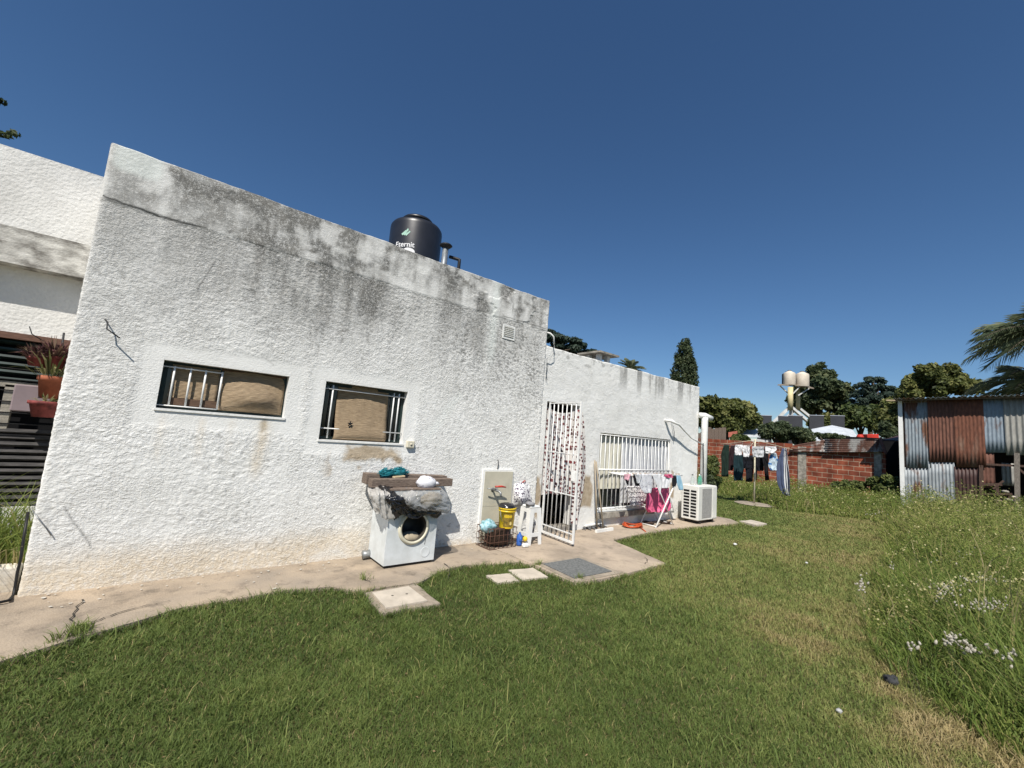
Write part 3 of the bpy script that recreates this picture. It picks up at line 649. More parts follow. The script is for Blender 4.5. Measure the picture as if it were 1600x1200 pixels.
tag(slab('patio', patio_poly, -0.2, 0.006, MATS['patio_concrete'], wob=0.02), kind='structure')
# weed-filled cracks in the path
b = MB()
for pts in ([G(118, 985), G(112, 968), G(120, 950), G(131, 936)], [G(118, 986), G(150, 972), G(190, 958), G(240, 945), G(275, 938)], [G(565, 895), G(568, 905), G(580, 912)], [G(700, 905), G(705, 890), G(690, 880)], [G(1008, 872), G(1012, 876), G(1007, 884)]):
    qs = []
    for i in range(len(pts)-1):
        for k in range(5):
            t = k/5; q = pts[i].lerp(pts[i+1], t); qs.append((q.x+random.uniform(-.012, .012), q.y+random.uniform(-.012, .012)))
    for (xa, ya), (xb, yb) in zip(qs[:-1], qs[1:]):
        w = 0.0015+0.004*random.random(); d = Vector((xb-xa, yb-ya, 0)).normalized(); nrm = Vector((-d.y, d.x, 0))*w
        b.add([(xa+nrm.x, ya+nrm.y, 0.009), (xa-nrm.x, ya-nrm.y, 0.009), (xb-nrm.x, yb-nrm.y, 0.009), (xb+nrm.x, yb+nrm.y, 0.009)], [(0, 1, 2, 3)])
tag(b.build('path_cracks', MATS['crack_dark']), kind='structure')
# whitewash drips on the path
b = MB()
for k_ in range(90):
    x_ = random.uniform(-0.5, 3.3); y_ = Y0-0.03-abs(random.gauss(0, 0.16)); s_ = random.uniform(0.003, 0.012)*(1.5 if random.random() < 0.15 else 1); n_ = 7; a0 = random.random()*6
    if y_ < 3.98: continue
    b.add([(x_+s_*random.uniform(.5, 1.4)*math.cos(a0+2*PI*i/n_), y_+s_*random.uniform(.5, 1.3)*math.sin(a0+2*PI*i/n_), 0.0095) for i in range(n_)], [tuple(range(n_))])
mk('whitewash', (0.54, 0.51, 0.45), 0.95, 0.1, 20); tag(b.build('path_paint_spots', MATS['whitewash']), kind='structure')
# inspection covers and stepping slabs
t = thing('access_cover', 'square pale concrete cover in a rough concrete rim at the lawn edge', 'drain cover', (1.72, 3.38, 0))
slab('rim', [(1.46, 3.17), (1.95, 3.13), (1.96, 3.62), (1.49, 3.62)], -0.15, -0.006, MATS['frame_concrete'], t, 0.02)
slab('lid', [(1.52, 3.22), (1.87, 3.20), (1.87, 3.56), (1.54, 3.56)], -0.005, 0.008, MATS['pale_concrete'], t, 0.006, 0.04)
for hx, hy in ((1.66, 3.42), (1.78, 3.40)):
    b = MB(); b.lathe([(0.011, 0.0085), (0.0, 0.0087)], (hx, hy, 0), 10); b.build('lift_hole', MATS['crack_dark'], t)
t = thing('access_cover', 'dark grey square metal cover set in the patio slab', 'drain cover', (3.75, 3.23, 0))
slab('rim', [(3.38, 2.93), (4.10, 2.90), (4.14, 3.55), (3.42, 3.57)], -0.1, 0.012, MATS['frame_concrete'], t, 0.008)
slab('lid', [(3.44, 3.00), (4.02, 2.97), (4.05, 3.48), (3.47, 3.50)], 0.013, 0.019, MATS['grey_plate'], t)
t = tag(slab('paving_slab', [(2.68, 3.31), (2.92, 3.28), (2.97, 3.50), (2.71, 3.55)], -0.06, -0.016, MATS['pale_concrete'], wob=0.03), 'smaller worn stepping slab in the grass, farther from the grey cover', 'paving slab', 'stepping slabs in the grass')
t = tag(slab('paving_slab', [(2.97, 3.28), (3.30, 3.23), (3.33, 3.53), (3.03, 3.56)], -0.06, -0.013, MATS['pale_concrete'], wob=0.03, seed=4), 'larger stepping slab in the grass touching the grey metal cover', 'paving slab', 'stepping slabs in the grass')
t = tag(slab('paving_slab', [(9.4, 3.55), (9.9, 3.5), (10.0, 3.85), (9.5, 3.9)], -0.06, 0.016, MATS['pale_concrete'], wob=0.03, seed=8), 'broken concrete slab in the grass beyond the air conditioner', 'paving slab')

# planter in front of the left wing, black hose
mk('kerb_white', (0.72, 0.69, 0.62), 0.9, 0.15, 6, 0.4, 50, col2=(0.45, 0.38, 0.28))
b = MB(); b.box((-6, 4.73, -0.1), (XL-0.04, 4.85, 0.17)); 
pl = thing('planter', 'low white plastered planter bed against the shuttered left wing', 'planter', (-2, 4.9, 0)); b.build('kerb', MATS['kerb_white'], pl, bevel=0.01)
b = MB(); b.box((-6, 4.85, -0.1), (XL-0.01, 5.6, 0.13)); b.build('soil', MATS['soil'], pl)
mk('black_rubber', (0.015, 0.015, 0.016), 0.5, 0.2)
b = MB(); b.tube([G(-60, 948, 0.02), G(0, 941, 0.02), G(14, 938, 0.02), W(21, 930, 4.66), W(24, 915, 4.68), W(27, 895, 4.69), W(33, 870, 4.7), W(37, 840, 4.72), W(44, 800, 4.8)], 0.009, 10)
tag(b.build('hose', MATS['black_rubber']), 'black rubber hose bent round the left end of the rough wall', 'hose')

# ================================================================== roof tank
mk('tank_black', (0.016, 0.017, 0.022), 0.38, 0.15, 4, 0.05, 8, spec=0.5)
mk('sticker_white', (0.75, 0.75, 0.75), 0.6, 0.03)
ztk = 8.0
cl, cr_ = Dp(609, 383, ztk), Dp(688, 386, ztk); c = (cl+cr_)/2; R_ = (cr_-cl).length/2
ctop = Dp(650, 342, ztk); top = ctop.z
tank = thing('water_tank', 'black plastic water tank with white lettering standing on the flat roof', 'water tank', (c.x, c.y, 3.2))
ax = (c.x, c.y, 0); hz = top-0.13
m = MB(); m.lathe([(R_*0.97, 3.2), (R_, 3.3), (R_, hz-0.12), (R_*0.985, hz-0.075), (R_*0.93, hz-0.035), (R_*0.62, hz+0.005), (R_*0.56, hz+0.005)], ax, 48)
for z in (3.75, 4.15): m.lathe([(R_+0.001, z-0.03), (R_+0.008, z-0.01), (R_+0.008, z+0.01), (R_+0.001, z+0.03)], ax, 48)
m.build('body', MATS['tank_black'], tank)
m = MB(); m.lathe([(R_*0.55, hz-0.02), (R_*0.55, hz+0.06), (R_*0.60, hz+0.065), (R_*0.60, hz+0.10), (R_*0.55, hz+0.125), (0, hz+0.13)], ax, 36); m.build('lid', MATS['tank_black'], tank)
m = MB(); m.lathe([(R_*0.61, hz-0.004), (R_*0.63, hz+0.004), (R_*0.60, hz+0.02)], ax, 36); m.build('neck_ring', MATS['tank_black'], tank)
# lettering wrapped on the body
def cyl_hit(px, py):
    d = ray(px, py); ox, oy = -c.x, -c.y
    A = d[0]**2+d[1]**2; Bq = 2*(ox*d[0]+oy*d[1]); Cq = ox*ox+oy*oy-(R_+0.004)**2
    t = (-Bq-math.sqrt(Bq*Bq-4*A*Cq))/(2*A); P = E0+d*t
    return math.atan2(P[1]-c.y, P[0]-c.x), P[2]
thL, zL = cyl_hit(618, 386); thR, zR = cyl_hit(647, 386)
thc = (thL+thR)/2; Wd = abs(thR-thL)*R_
zt_b = (cyl_hit(632, 385)[1])
cu = bpy.data.curves.new('lettering', 'FONT'); cu.body = 'Eternit'; cu.size = 1.0; cu.align_x = 'CENTER'; cu.extrude = 0.0; cu.offset = 0.012
to = bpy.data.objects.new('lettering', cu); COL.objects.link(to)
bpy.context.view_layer.update()
dg = bpy.context.evaluated_depsgraph_get(); me = bpy.data.meshes.new_from_object(to.evaluated_get(dg))
bpy.data.objects.remove(to)
xs = [v.co.x for v in me.vertices]; k = Wd/(max(xs)-min(xs))
def wrap(x, y): a = thc+x/R_; return (c.x+(R_+0.004)*math.cos(a), c.y+(R_+0.004)*math.sin(a), zt_b+y)
m = MB(); m.add([wrap(v.co.x*k, v.co.y*k*1.05) for v in me.vertices], [tuple(p.vertices) for p in me.polygons]); m.build('lettering', MATS['sticker_white'], tank)
m = MB()
mk('logo_green', (0.35, 0.55, 0.45), 0.6, 0.05)
for i, (dx, dz, l) in enumerate(((-0.035, 0.0, 0.09), (0.0, -0.005, 0.14), (0.035, -0.01, 0.09))):
    pts = [(dx-0.045, 0.29+dz), (dx-0.02, 0.29+dz-0.03), (dx+0.05, 0.29+dz+l*0.55), (dx+0.035, 0.29+dz+l*0.8)]
    m.add([wrap(x, z-0.05) for x, z in pts], [(0, 1, 2, 3)])
m.build('emblem', MATS['logo_green'], tank)
a0_, z0_ = cyl_hit(638, 393)
m = MB(); vs = []
for i in range(24):
    t_ = 2*PI*i/24; a = a0_+0.11*math.cos(t_)/R_; vs.append((c.x+(R_+0.005)*math.cos(a), c.y+(R_+0.005)*math.sin(a), z0_+0.075*math.sin(t_)))
m.add(vs, [tuple(range(24))]); m.build('sticker', MATS['sticker_white'], tank)

# ================================================================== blinds and curtains
def mk_reed():
    m = mk('reed', (0.50, 0.38, 0.245), 0.85, 0.2, 16, 0.0, col2=(0.22, 0.155, 0.098), stretch=(1, 1, 16), detail=8)
    t = m.node_tree; N = t.nodes; L = t.links; p = N["Principled BSDF"]
    tc = N.new("ShaderNodeTexCoord"); w = N.new("ShaderNodeTexWave"); w.wave_type = 'BANDS'; w.bands_direction = 'Z'; w.inputs["Scale"].default_value = 28; w.inputs["Distortion"].default_value = 1.2
    L.new(tc.outputs["Object"], w.inputs["Vector"]); b = N.new("ShaderNodeBump"); b.inputs["Strength"].default_value = 1.0; b.inputs["Distance"].default_value = 0.008
    L.new(w.outputs["Fac"], b.inputs["Height"]); L.new(b.outputs[0], p.inputs["Normal"])
    return m
mk_reed()
mk('reed_dark', (0.14, 0.085, 0.055), 0.8, 0.25, 20, stretch=(1, 1, 8))
def row(pxs, py, Ys): return [W(px, y, Y) for px, y, Y in zip(pxs, py, Ys)]
t = thing('reed_blind', 'bulging woven reed blind over the right half of the long window', 'blind', (0.6, Y0, 1.4))
b = MB(); x0, x1 = W(341, 620, Y0+0.03).x, 0.865
b.sheet([[(x0+(x1-x0)*u, Y0+0.09-0.01*math.sin(PI*u), 1.80) for u in (0, .33, .66, 1)],
         [(x0+(x1-x0)*u, Y0+0.085-0.035*math.sin(PI*u), 1.70) for u in (0, .33, .66, 1)],
         [(x0+(x1-x0)*u, Y0+0.075-0.095*math.sin(PI*u), 1.57) for u in (0, .33, .66, 1)],
         [(x0+(x1-x0)*u, Y0+0.08-0.075*math.sin(PI*u), 1.47+0.015*math.sin(PI*u)) for u in (0, .33, .66, 1)],
         [(x0+(x1-x0)*u, Y0+0.085-0.01*math.sin(PI*u), 1.425) for u in (0, .33, .66, 1)]], 24, 40, crumple=0.004, cf=9)
b.build('mat', MATS['reed'], t, solid=0.004)
b = MB(); b.tube([(x0, Y0+0.09, 1.795), (x1, Y0+0.09, 1.795)], 0.012, 8); b.build('roller', MATS['reed_dark'], t)
t = thing('reed_blind', 'flat woven reed blind behind the bars at the left of the long window', 'blind', (0.2, Y0+0.08, 1.4))
xa, xb = W(265, 600, Y0+0.09).x, W(340, 610, Y0+0.08).x
b = MB(); b.sheet([[(xa+(xb-xa)*u, Y0+0.085, z) for u in (0, .5, 1)] for z in (1.79, 1.6, 1.47)], 14, 20, crumple=0.006, cf=8, seed=2); b.build('mat', MATS['reed'], t, solid=0.004)
b = MB(); b.box((xa, Y0+0.065, 1.44), (xb+0.01, Y0+0.085, 1.50)); b.build('bottom_rail', MATS['reed_dark'], t)
t = thing('reed_blind', 'square woven reed blind curling out at the foot in the smaller window', 'blind', (1.65, Y0, 1.2))
x0, x1 = W(527, 640, Y0+0.03).x, W(608, 645, Y0+0.03).x
b = MB(); b.sheet([[(x0+(x1-x0)*u, Y0+yy-0.02*math.sin(PI*u), z+0.01*math.sin(PI*u)) for u in (0, .5, 1)] for yy, z in ((0.10, 1.80), (0.095, 1.65), (0.075, 1.45), (0.04, 1.30), (0.05, 1.24), (0.085, 1.215))], 16, 34, crumple=0.004, cf=7, seed=3); b.build('mat', MATS['reed'], t, solid=0.004)
b = MB(); s_ = W(547, 662, Y0+0.022)
for k in range(5):
    a = k*2*PI/5+0.3; b.bar((s_.x, s_.y, s_.z), (s_.x+0.026*math.cos(a), s_.y, s_.z+0.026*math.sin(a)), 0.011, 0.006, up=(0, 1, 0.1))
b.build('ornament', MATS['black_metal'], t)

def mk_dots():
    m = mk('dotted_cloth', (0.74, 0.71, 0.68), 0.9, 0.05, 5, trans=0.25); t = m.node_tree; N = t.nodes; L = t.links
    rp = [n for n in N if n.type == 'VALTORGB'][0]; p = N["Principled BSDF"]; trl = [n for n in N if n.type == 'BSDF_TRANSLUCENT'][0]
    tc = N.new("ShaderNodeTexCoord"); sx = N.new("ShaderNodeSeparateXYZ"); L.new(tc.outputs["Object"], sx.inputs[0]); mp = N.new("ShaderNodeCombineXYZ"); L.new(sx.outputs[0], mp.inputs[0]); L.new(sx.outputs[2], mp.inputs[1])
    v = N.new("ShaderNodeTexVoronoi"); v.voronoi_dimensions = '2D'; v.inputs["Scale"].default_value = 17.0; v.inputs["Randomness"].default_value = 0.8; L.new(mp.outputs[0], v.inputs["Vector"])
    sp = N.new("ShaderNodeSeparateColor"); L.new(v.outputs["Color"], sp.inputs[0])
    th = N.new("ShaderNodeMath"); th.operation = 'MULTIPLY_ADD'; th.inputs[1].default_value = 0.22; th.inputs[2].default_value = 0.20; L.new(sp.outputs[0], th.inputs[0])
    lt = N.new("ShaderNodeMath"); lt.operation = 'LESS_THAN'; L.new(v.outputs["Distance"], lt.inputs[0]); L.new(th.outputs[0], lt.inputs[1])
    dc = N.new("ShaderNodeValToRGB"); e = dc.color_ramp.elements; e[0].color = (0.20, 0.045, 0.05, 1); e[1].color = (0.09, 0.06, 0.06, 1); L.new(sp.outputs[1], dc.inputs[0])
    x = N.new("ShaderNodeMix"); x.data_type = 'RGBA'; L.new(lt.outputs[0], x.inputs[0]); L.new(rp.outputs[0], x.inputs[6]); L.new(dc.outputs[0], x.inputs[7])
    L.new(x.outputs[2], p.inputs["Base Color"]); L.new(x.outputs[2], trl.inputs["Color"])
mk_dots()
b = MB()
xs_ = [4.44, 4.62, 4.80, 4.98, 5.10]
b.sheet([[(4.44, Y0+0.08, 1.90), (4.62, Y0+0.07, 1.84), (4.80, Y0+0.07, 1.82), (4.98, Y0+0.06, 1.85), (5.08, Y0+0.05, 1.88)],
         [(x, Y0+0.07, 1.4) for x in xs_], [(x-0.0, Y0+0.04, 0.95) for x in xs_], [(x-0.01, Y0+0.02, 0.56+0.03*(i % 2)) for i, x in enumerate(xs_)]], 70, 50, crumple=0.015, cf=5, folds=0.022, ff=38, seed=4)
b.sheet([[(5.03, Y0-0.01, 1.90), (5.13, Y0-0.03, 1.90), (5.18, Y0-0.025, 1.86)], [(5.02, Y0-0.01, 1.45), (5.14, Y0-0.04, 1.45), (5.27, Y0-0.03, 1.44)], [(5.02, Y0-0.01, 1.05), (5.16, Y0-0.05, 1.05), (5.34, Y0-0.025, 1.0)],
         [(5.05, Y0-0.01, 0.6), (5.16, Y0-0.04, 0.6), (5.29, Y0-0.03, 0.55)], [(5.06, Y0-0.01, 0.12), (5.15, Y0-0.04, 0.10), (5.22, Y0-0.03, 0.16)]], 26, 60, crumple=0.015, cf=5, folds=0.014, ff=16, seed=6)
tag(b.build('door_curtain', MATS['dotted_cloth']), 'white curtain with dark red dots hanging in the barred doorway', 'curtain')
mk('cream_cloth', (0.66, 0.64, 0.54), 0.9, 0.05, 6, trans=0.2); mk('grey_cloth', (0.60, 0.61, 0.63), 0.9, 0.06, 6, trans=0.2)
b = MB(); b.sheet([[(x, Y0+0.095, z) for x in (5.74, 6.1, 6.45)] for z in (1.52, 1.1, 0.62)], 60, 14, crumple=0.008, cf=4, folds=0.012, ff=40, seed=1)
tag(b.build('window_curtain', MATS['cream_cloth']), 'short cream curtain in the left third of the low barred window', 'curtain')
b = MB(); b.sheet([[(x, Y0+0.090, z) for x in (6.4, 6.9, 7.4, 7.92)] for z in (1.56, 1.1, 0.36)], 120, 14, crumple=0.015, cf=4, folds=0.022, ff=75, seed=3)
tag(b.build('window_curtain', MATS['grey_cloth']), 'long greyish white pleated curtain in the low barred window', 'curtain')
# ================================================================== washing machine and the things piled on it
mk('enamel', (0.63, 0.66, 0.67), 0.5, 0.06, 6, 0.06, 25, col2=(0.47, 0.49, 0.48), spec=0.35, detail=10)
mk('cream_plastic', (0.62, 0.58, 0.45), 0.5, 0.08, 9)
mk('drum_dark', (0.10, 0.09, 0.075), 0.45, 0.2, 8, metal=0.2); mk('drum_beige', (0.45, 0.38, 0.27), 0.6, 0.2, 9)
mx0, mx1, my0, my1, mz0, mz1 = 1.85, 2.41, 4.085, 4.50, 0.03, 0.76
wm = thing('washing_machine', 'worn white front loading washing machine with no door glass by the rough wall', 'washing machine', (2.13, 4.3, 0))
rc = W(646, 824, my0); rcx, rcz, rr = rc.x+0.005, rc.z, 0.165
b = MB(); n = 48; out = []; inn = []
for i in range(n):
    a = 2*PI*(i+0.5)/n; cx, cz = math.cos(a), math.sin(a)
    inn.append((rcx+rr*0.9*cx, my0, rcz+rr*0.9*cz))
    ks = []
    if cx > 1e-6: ks.append((mx1-rcx)/cx)
    if cx < -1e-6: ks.append((mx0-rcx)/cx)
    if cz > 1e-6: ks.append((mz1-rcz)/cz)
    if cz < -1e-6: ks.append((mz0-rcz)/cz)
    kk = min(ks); out.append([rcx+kk*cx, my0, rcz+kk*cz])
for (X, Z) in ((mx0, mz0), (mx1, mz0), (mx0, mz1), (mx1, mz1)):
    i = min(range(n), key=lambda q: (out[q][0]-X)**2+(out[q][2]-Z)**2); out[i] = [X, my0, Z]
b.add([tuple(o) for o in out]+inn, [(i, (i+1) % n, n+(i+1) % n, n+i) for i in range(n)])
b.add([(mx0, my0, mz0), (mx0, my1, mz0), (mx0, my1, mz1), (mx0, my0, mz1), (mx1, my0, mz0), (mx1, my1, mz0), (mx1, my1, mz1), (mx1, my0, mz1)], [(0, 3, 2, 1), (4, 5, 6, 7), (3, 7, 6, 2), (1, 2, 6, 5), (0, 1, 5, 4)])
b.build('body', MATS['enamel'], wm)
Mx = Matrix.Rotation(PI/2, 4, 'X')
b = MB(); b.lathe([(rr*0.82, -0.03), (rr*0.84, 0.012), (rr*0.92, 0.024), (rr*1.0, 0.018), (rr*1.06, 0.004), (rr*1.06, -0.002)], (rcx, my0, rcz), 48, M=Mx); b.build('door_ring', MATS['cream_plastic'], wm)
b = MB(); b.lathe([(rr*0.82, 0.015), (rr*0.78, -0.05), (rr*0.9, -0.08), (rr*0.9, -0.28), (0, -0.29)], (rcx, my0, rcz), 40, M=Mx); dr = b.build('drum', MATS['drum_dark'], wm)
b = MB(); b.blob((rcx, my0+0.09, rcz-0.12), (0.12, 0.085, 0.06), 24, 0.03, 3); b.build('gasket', MATS['drum_beige'], wm)
b = MB(); b.lathe([(0.055, 0.0005), (0.054, 0.0018), (0.048, 0.001), (0.0, 0.0014)], (mx1-0.11, my0, 0.12), 24, M=Mx); b.build('filter_cap', MATS['enamel'], wm)
b = MB(); b.box((mx0+0.02, my0+0.02, 0.0), (mx1-0.02, my1-0.02, mz0)); b.build('plinth', MATS['black_metal'], wm)
b = MB(); b.tube([(mx0-0.07, 4.47, 0.045), (mx0-0.02, 4.46, 0.05), (mx0+0.03, 4.46, 0.08)], [0.05, 0.04, 0.025], 12); b.build('drain_hose', MATS['grey_metal'], wm)
b = MB(); b.tube([(2.285, my0-0.001, 0.33), (2.29, my0-0.001, 0.25), (2.283, my0-0.001, 0.2)], 0.003, 5); b.build('scratch', MATS['grey_metal'], wm)

mk('weathered_wood', (0.22, 0.17, 0.135), 0.9, 0.3, 22, 0.7, 40, col2=(0.09, 0.066, 0.052), stretch=(1, 6, 6), detail=8)
mk('pale_wood', (0.48, 0.38, 0.24), 0.85, 0.2, 18)
def beam(a, b_, h, d, label, grp='old beams on the washing machine', mat='weathered_wood'):
    m = MB(); m.bar(a, b_, d, h)
    o = m.build('wooden_beam', MATS[mat], bevel=0.006); return tag(o, label, 'beam', grp)
Pl, Pr = W(569, 747, 4.44), W(694, 750, 4.44)
beam(Pl, Pr, 0.11, 0.13, 'thick grey weathered beam at the rear, nearest the wall')
Pl, Pr = W(578, 754.5, 4.25), W(704, 753, 4.29)
beam(Pl, Pr, 0.085, 0.09, 'thinner grey weathered beam in front, under the white bag')
a, b_ = W(614, 746, 4.33), W(632, 744, 4.33)
beam(a, b_, 0.02, 0.05, 'small pale wood offcut lying between the two beams', None, 'pale_wood')

def mk_plastic(name, col, tr, rough=0.2):
    m = bpy.data.materials.new(name); m.use_nodes = True; t = m.node_tree; N = t.nodes; L = t.links
    p = N["Principled BSDF"]; p.inputs["Base Color"].default_value = (*col, 1); p.inputs["Roughness"].default_value = rough; p.inputs["Specular IOR Level"].default_value = 0.6
    if tr:
        x = N.new("ShaderNodeBsdfTransparent"); mxs = N.new("ShaderNodeMixShader"); mxs.inputs[0].default_value = tr
        L.new(p.outputs[0], mxs.inputs[1]); L.new(x.outputs[0], mxs.inputs[2]); L.new(mxs.outputs[0], N["Material Output"].inputs["Surface"])
    MATS[name] = m
mk_plastic('clear_plastic', (0.40, 0.40, 0.39), 0.72, 0.12); mk_plastic('black_plastic', (0.012, 0.012, 0.014), 0, 0.22); mk_plastic('grey_plastic', (0.50, 0.48, 0.45), 0.35, 0.22)
q6 = lambda x, y, Y: W(560+x/10, 720+y/10, Y)
b = MB()
b.sheet([[q6(150, 420, 4.30), q6(260, 415, 4.22), q6(360, 410, 4.20), q6(480, 440, 4.2)],
         [q6(150, 520, 4.22), q6(260, 520, 4.06), q6(400, 500, 4.04), q6(520, 520, 4.04)],
         [q6(180, 640, 4.24), q6(270, 680, 4.06), q6(420, 680, 4.03), q6(560, 680, 4.03)],
         [q6(255, 800, 4.12), q6(330, 850, 4.06), q6(440, 920, 4.04), q6(590, 880, 4.045)]], 60, 60, crumple=0.016, cf=6, folds=0.012, ff=26, seed=1)
tag(b.build('plastic_sheet', MATS['grey_plastic'], solid=0.001), 'dusty grey plastic sheet draped over the left corner of the washing machine', 'plastic sheet')
b = MB()
b.sheet([[q6(300, 405, 4.2), q6(420, 400, 4.2), q6(560, 420, 4.2), q6(700, 430, 4.2)],
         [q6(400, 540, 4.03), q6(520, 560, 3.99), q6(680, 600, 3.99), q6(800, 640, 4.06)],
         [q6(480, 700, 4.02), q6(620, 720, 3.98), q6(800, 760, 4.01), q6(1000, 790, 4.05)],
         [q6(560, 935, 4.03), q6(690, 850, 4.01), q6(860, 905, 4.03), q6(1080, 835, 4.05)]], 50, 50, crumple=0.045, cf=7, seed=2)
b.sheet([[q6(900, 700, 4.05), q6(1050, 720, 4.05), q6(1200, 700, 4.07), q6(1290, 720, 4.1)], [q6(900, 790, 4.03), q6(1050, 800, 4.02), q6(1200, 790, 4.04), q6(1300, 790, 4.08)], [q6(880, 900, 4.04), q6(1050, 840, 4.04), q6(1210, 900, 4.05), q6(1290, 840, 4.08)]], 30, 16, crumple=0.02, cf=6, seed=5)
tag(b.build('bin_bag', MATS['black_plastic'], solid=0.001), 'crumpled shiny black bin bag over the front of the washing machine', 'plastic bag')
b = MB()
b.sheet([[q6(520, 430, 4.2), q6(760, 420, 4.2), q6(1000, 440, 4.2), q6(1280, 410, 4.2)],
         [q6(600, 520, 4.06), q6(800, 500, 4.02), q6(1050, 500, 4.0), q6(1390, 540, 4.05)],
         [q6(640, 620, 4.02), q6(800, 640, 3.96), q6(1050, 640, 3.95), q6(1450, 680, 4.02)],
         [q6(740, 720, 4.02), q6(880, 755, 3.98), q6(1100, 760, 3.97), q6(1420, 800, 4.02)],
         [q6(760, 740, 4.06), q6(900, 770, 4.05), q6(1100, 775, 4.05), q6(1340, 800, 4.08)]], 80, 60, crumple=0.028, cf=10, seed=7)
tag(b.build('plastic_bag', MATS['clear_plastic'], solid=0.001), 'clear plastic bag bulging over the front edge of the washing machine', 'plastic bag')
mk('straw_tan', (0.42, 0.34, 0.22), 0.85, 0.25, 30, 0.5, 60); mk('paper_white', (0.62, 0.60, 0.57), 0.8, 0.15, 14)
b = MB(); c0 = q6(1120, 600, 4.12); b.blob((c0.x, c0.y, c0.z), (0.14, 0.11, 0.085), 24, 0.22, 4); tag(b.build('packing_bundle', MATS['straw_tan']), 'tan bundle showing through the clear plastic bag', 'bundle')
b = MB(); c0 = q6(800, 545, 4.13); b.blob((c0.x, c0.y, c0.z), (0.12, 0.09, 0.07), 22, 0.25, 6); tag(b.build('rag_bundle', MATS['paper_white']), 'off-white rag bundle inside the clear plastic bag', 'bundle')
b = MB(); b.box((1.84, 4.08, 0.762), (2.42, 4.5, 0.775)); tag(b.build('top_board', MATS['weathered_wood']), 'grey board under the beams on top of the washing machine', 'board')

def mk_print(name, base, spot, sc, thr):
    m = mk(name, base, 0.9, 0.05, 6); t = m.node_tree; N = t.nodes; L = t.links; p = N["Principled BSDF"]
    rp = [n for n in N if n.type == 'VALTORGB'][0]; tc = [n for n in N if n.type == 'TEX_COORD'][0]
    v = N.new("ShaderNodeTexVoronoi"); v.inputs["Scale"].default_value = sc; L.new(tc.outputs["Object"], v.inputs["Vector"])
    lt = N.new("ShaderNodeMath"); lt.operation = 'LESS_THAN'; lt.inputs[1].default_value = thr; L.new(v.outputs["Distance"], lt.inputs[0])
    x = N.new("ShaderNodeMix"); x.data_type = 'RGBA'; L.new(lt.outputs[0], x.inputs[0]); L.new(rp.outputs[0], x.inputs[6]); x.inputs[7].default_value = (*spot, 1)
    L.new(x.outputs[2], p.inputs["Base Color"]); return m
mk_print('print_cloth', (0.70, 0.69, 0.69), (0.10, 0.08, 0.12), 38, 0.42)
mk('white_cloth', (0.72, 0.72, 0.73), 0.9, 0.06, 8); mk_print('grey_print', (0.66, 0.66, 0.69), (0.3, 0.28, 0.34), 26, 0.25)
c0 = q6(1060, 345, 4.2)
b = MB(); b.blob((c0.x, c0.y, c0.z), (0.115, 0.075, 0.075), 26, 0.16, 2); b.tube([(c0.x+0.09, c0.y, c0.z-0.01), (c0.x+0.14, c0.y-0.01, c0.z-0.005), (c0.x+0.155, c0.y-0.01, c0.z-0.015)], [0.03, 0.015, 0.008], 8)
tag(b.build('cloth_bag', MATS['grey_print']), 'knotted white cloth bundle with grey print on the front beam', 'cloth bundle')
mk('teal_net', (0.015, 0.20, 0.24), 0.7, 0.25, 20)
b = MB()
for cx, cy, rx in ((604.5, 737, 0.085), (624, 735.5, 0.095)):
    c0 = W(cx, cy, 4.38)
    for s_ in range(34):
        pts = []; ph = random.random()*6; th = random.random()*3; rs_ = random.uniform(.45, 1.25)
        for k_ in range(26):
            a = ph+k_*0.5; th += random.uniform(-.3, .45)
            pts.append((c0.x+rs_*rx*math.cos(a)*math.sin(th)*random.uniform(.7, 1.15), c0.y+0.05*math.sin(a)*math.sin(th), c0.z-0.012+rs_*0.038*math.cos(th)*random.uniform(.7, 1.3)))
        b.tube(pts, 0.004, 4, smooth=False)
tag(b.build('net_bundle', MATS['teal_net']), 'teal netting bundle lying on the rear beam', 'netting')

# ================================================================== crate, tub, bucket, stool, bags by the tap
mk('rust_wire', (0.12, 0.06, 0.04), 0.8, 0.25, 40)
cr = thing('wire_crate', 'rusty wire crate standing on the path under the tap', 'crate', (3.45, 4.36, 0))
x0, x1, y0, y1, zh = 3.25, 3.66, 4.21, 4.50, 0.25
b = MB()
for z in (0.008, 0.085, 0.165, zh):
    for p_, q_ in (((x0, y0), (x1, y0)), ((x1, y0), (x1, y1)), ((x1, y1), (x0, y1)), ((x0, y1), (x0, y0))):
        b.tube([(*p_, z), (*q_, z)], 0.0045 if z in (0.008, zh) else 0.003, 6)
b.build('hoop_wires', MATS['rust_wire'], cr)
b = MB()
for i in range(7):
    for y in (y0, y1): b.tube([(x0+(x1-x0)*i/6, y, 0.008), (x0+(x1-x0)*i/6, y, zh)], 0.0035, 6)
for i in range(1, 5):
    for x in (x0, x1): b.tube([(x, y0+(y1-y0)*i/5, 0.008), (x, y0+(y1-y0)*i/5, zh)], 0.0035, 6)
    b.tube([(x0, y0+(y1-y0)*i/5, 0.008), (x1, y0+(y1-y0)*i/5, 0.008)], 0.003, 6)
for i in range(6): b.tube([(x0+0.02, y0+0.08+0.02*math.sin(i*2), 0.05+0.03*i), (x0+0.03, y0+0.15, 0.08+0.02*math.cos(i)), (x0+0.02, y0+0.22, 0.06+0.025*i)], 0.0025, 5)
b.build('upright_wires', MATS['rust_wire'], cr)
mk('brown_tub', (0.045, 0.028, 0.02), 0.55, 0.2, 14, 0.2, 40)
b = MB(); S_ = Matrix.Diagonal((1.45, 1, 1, 1))
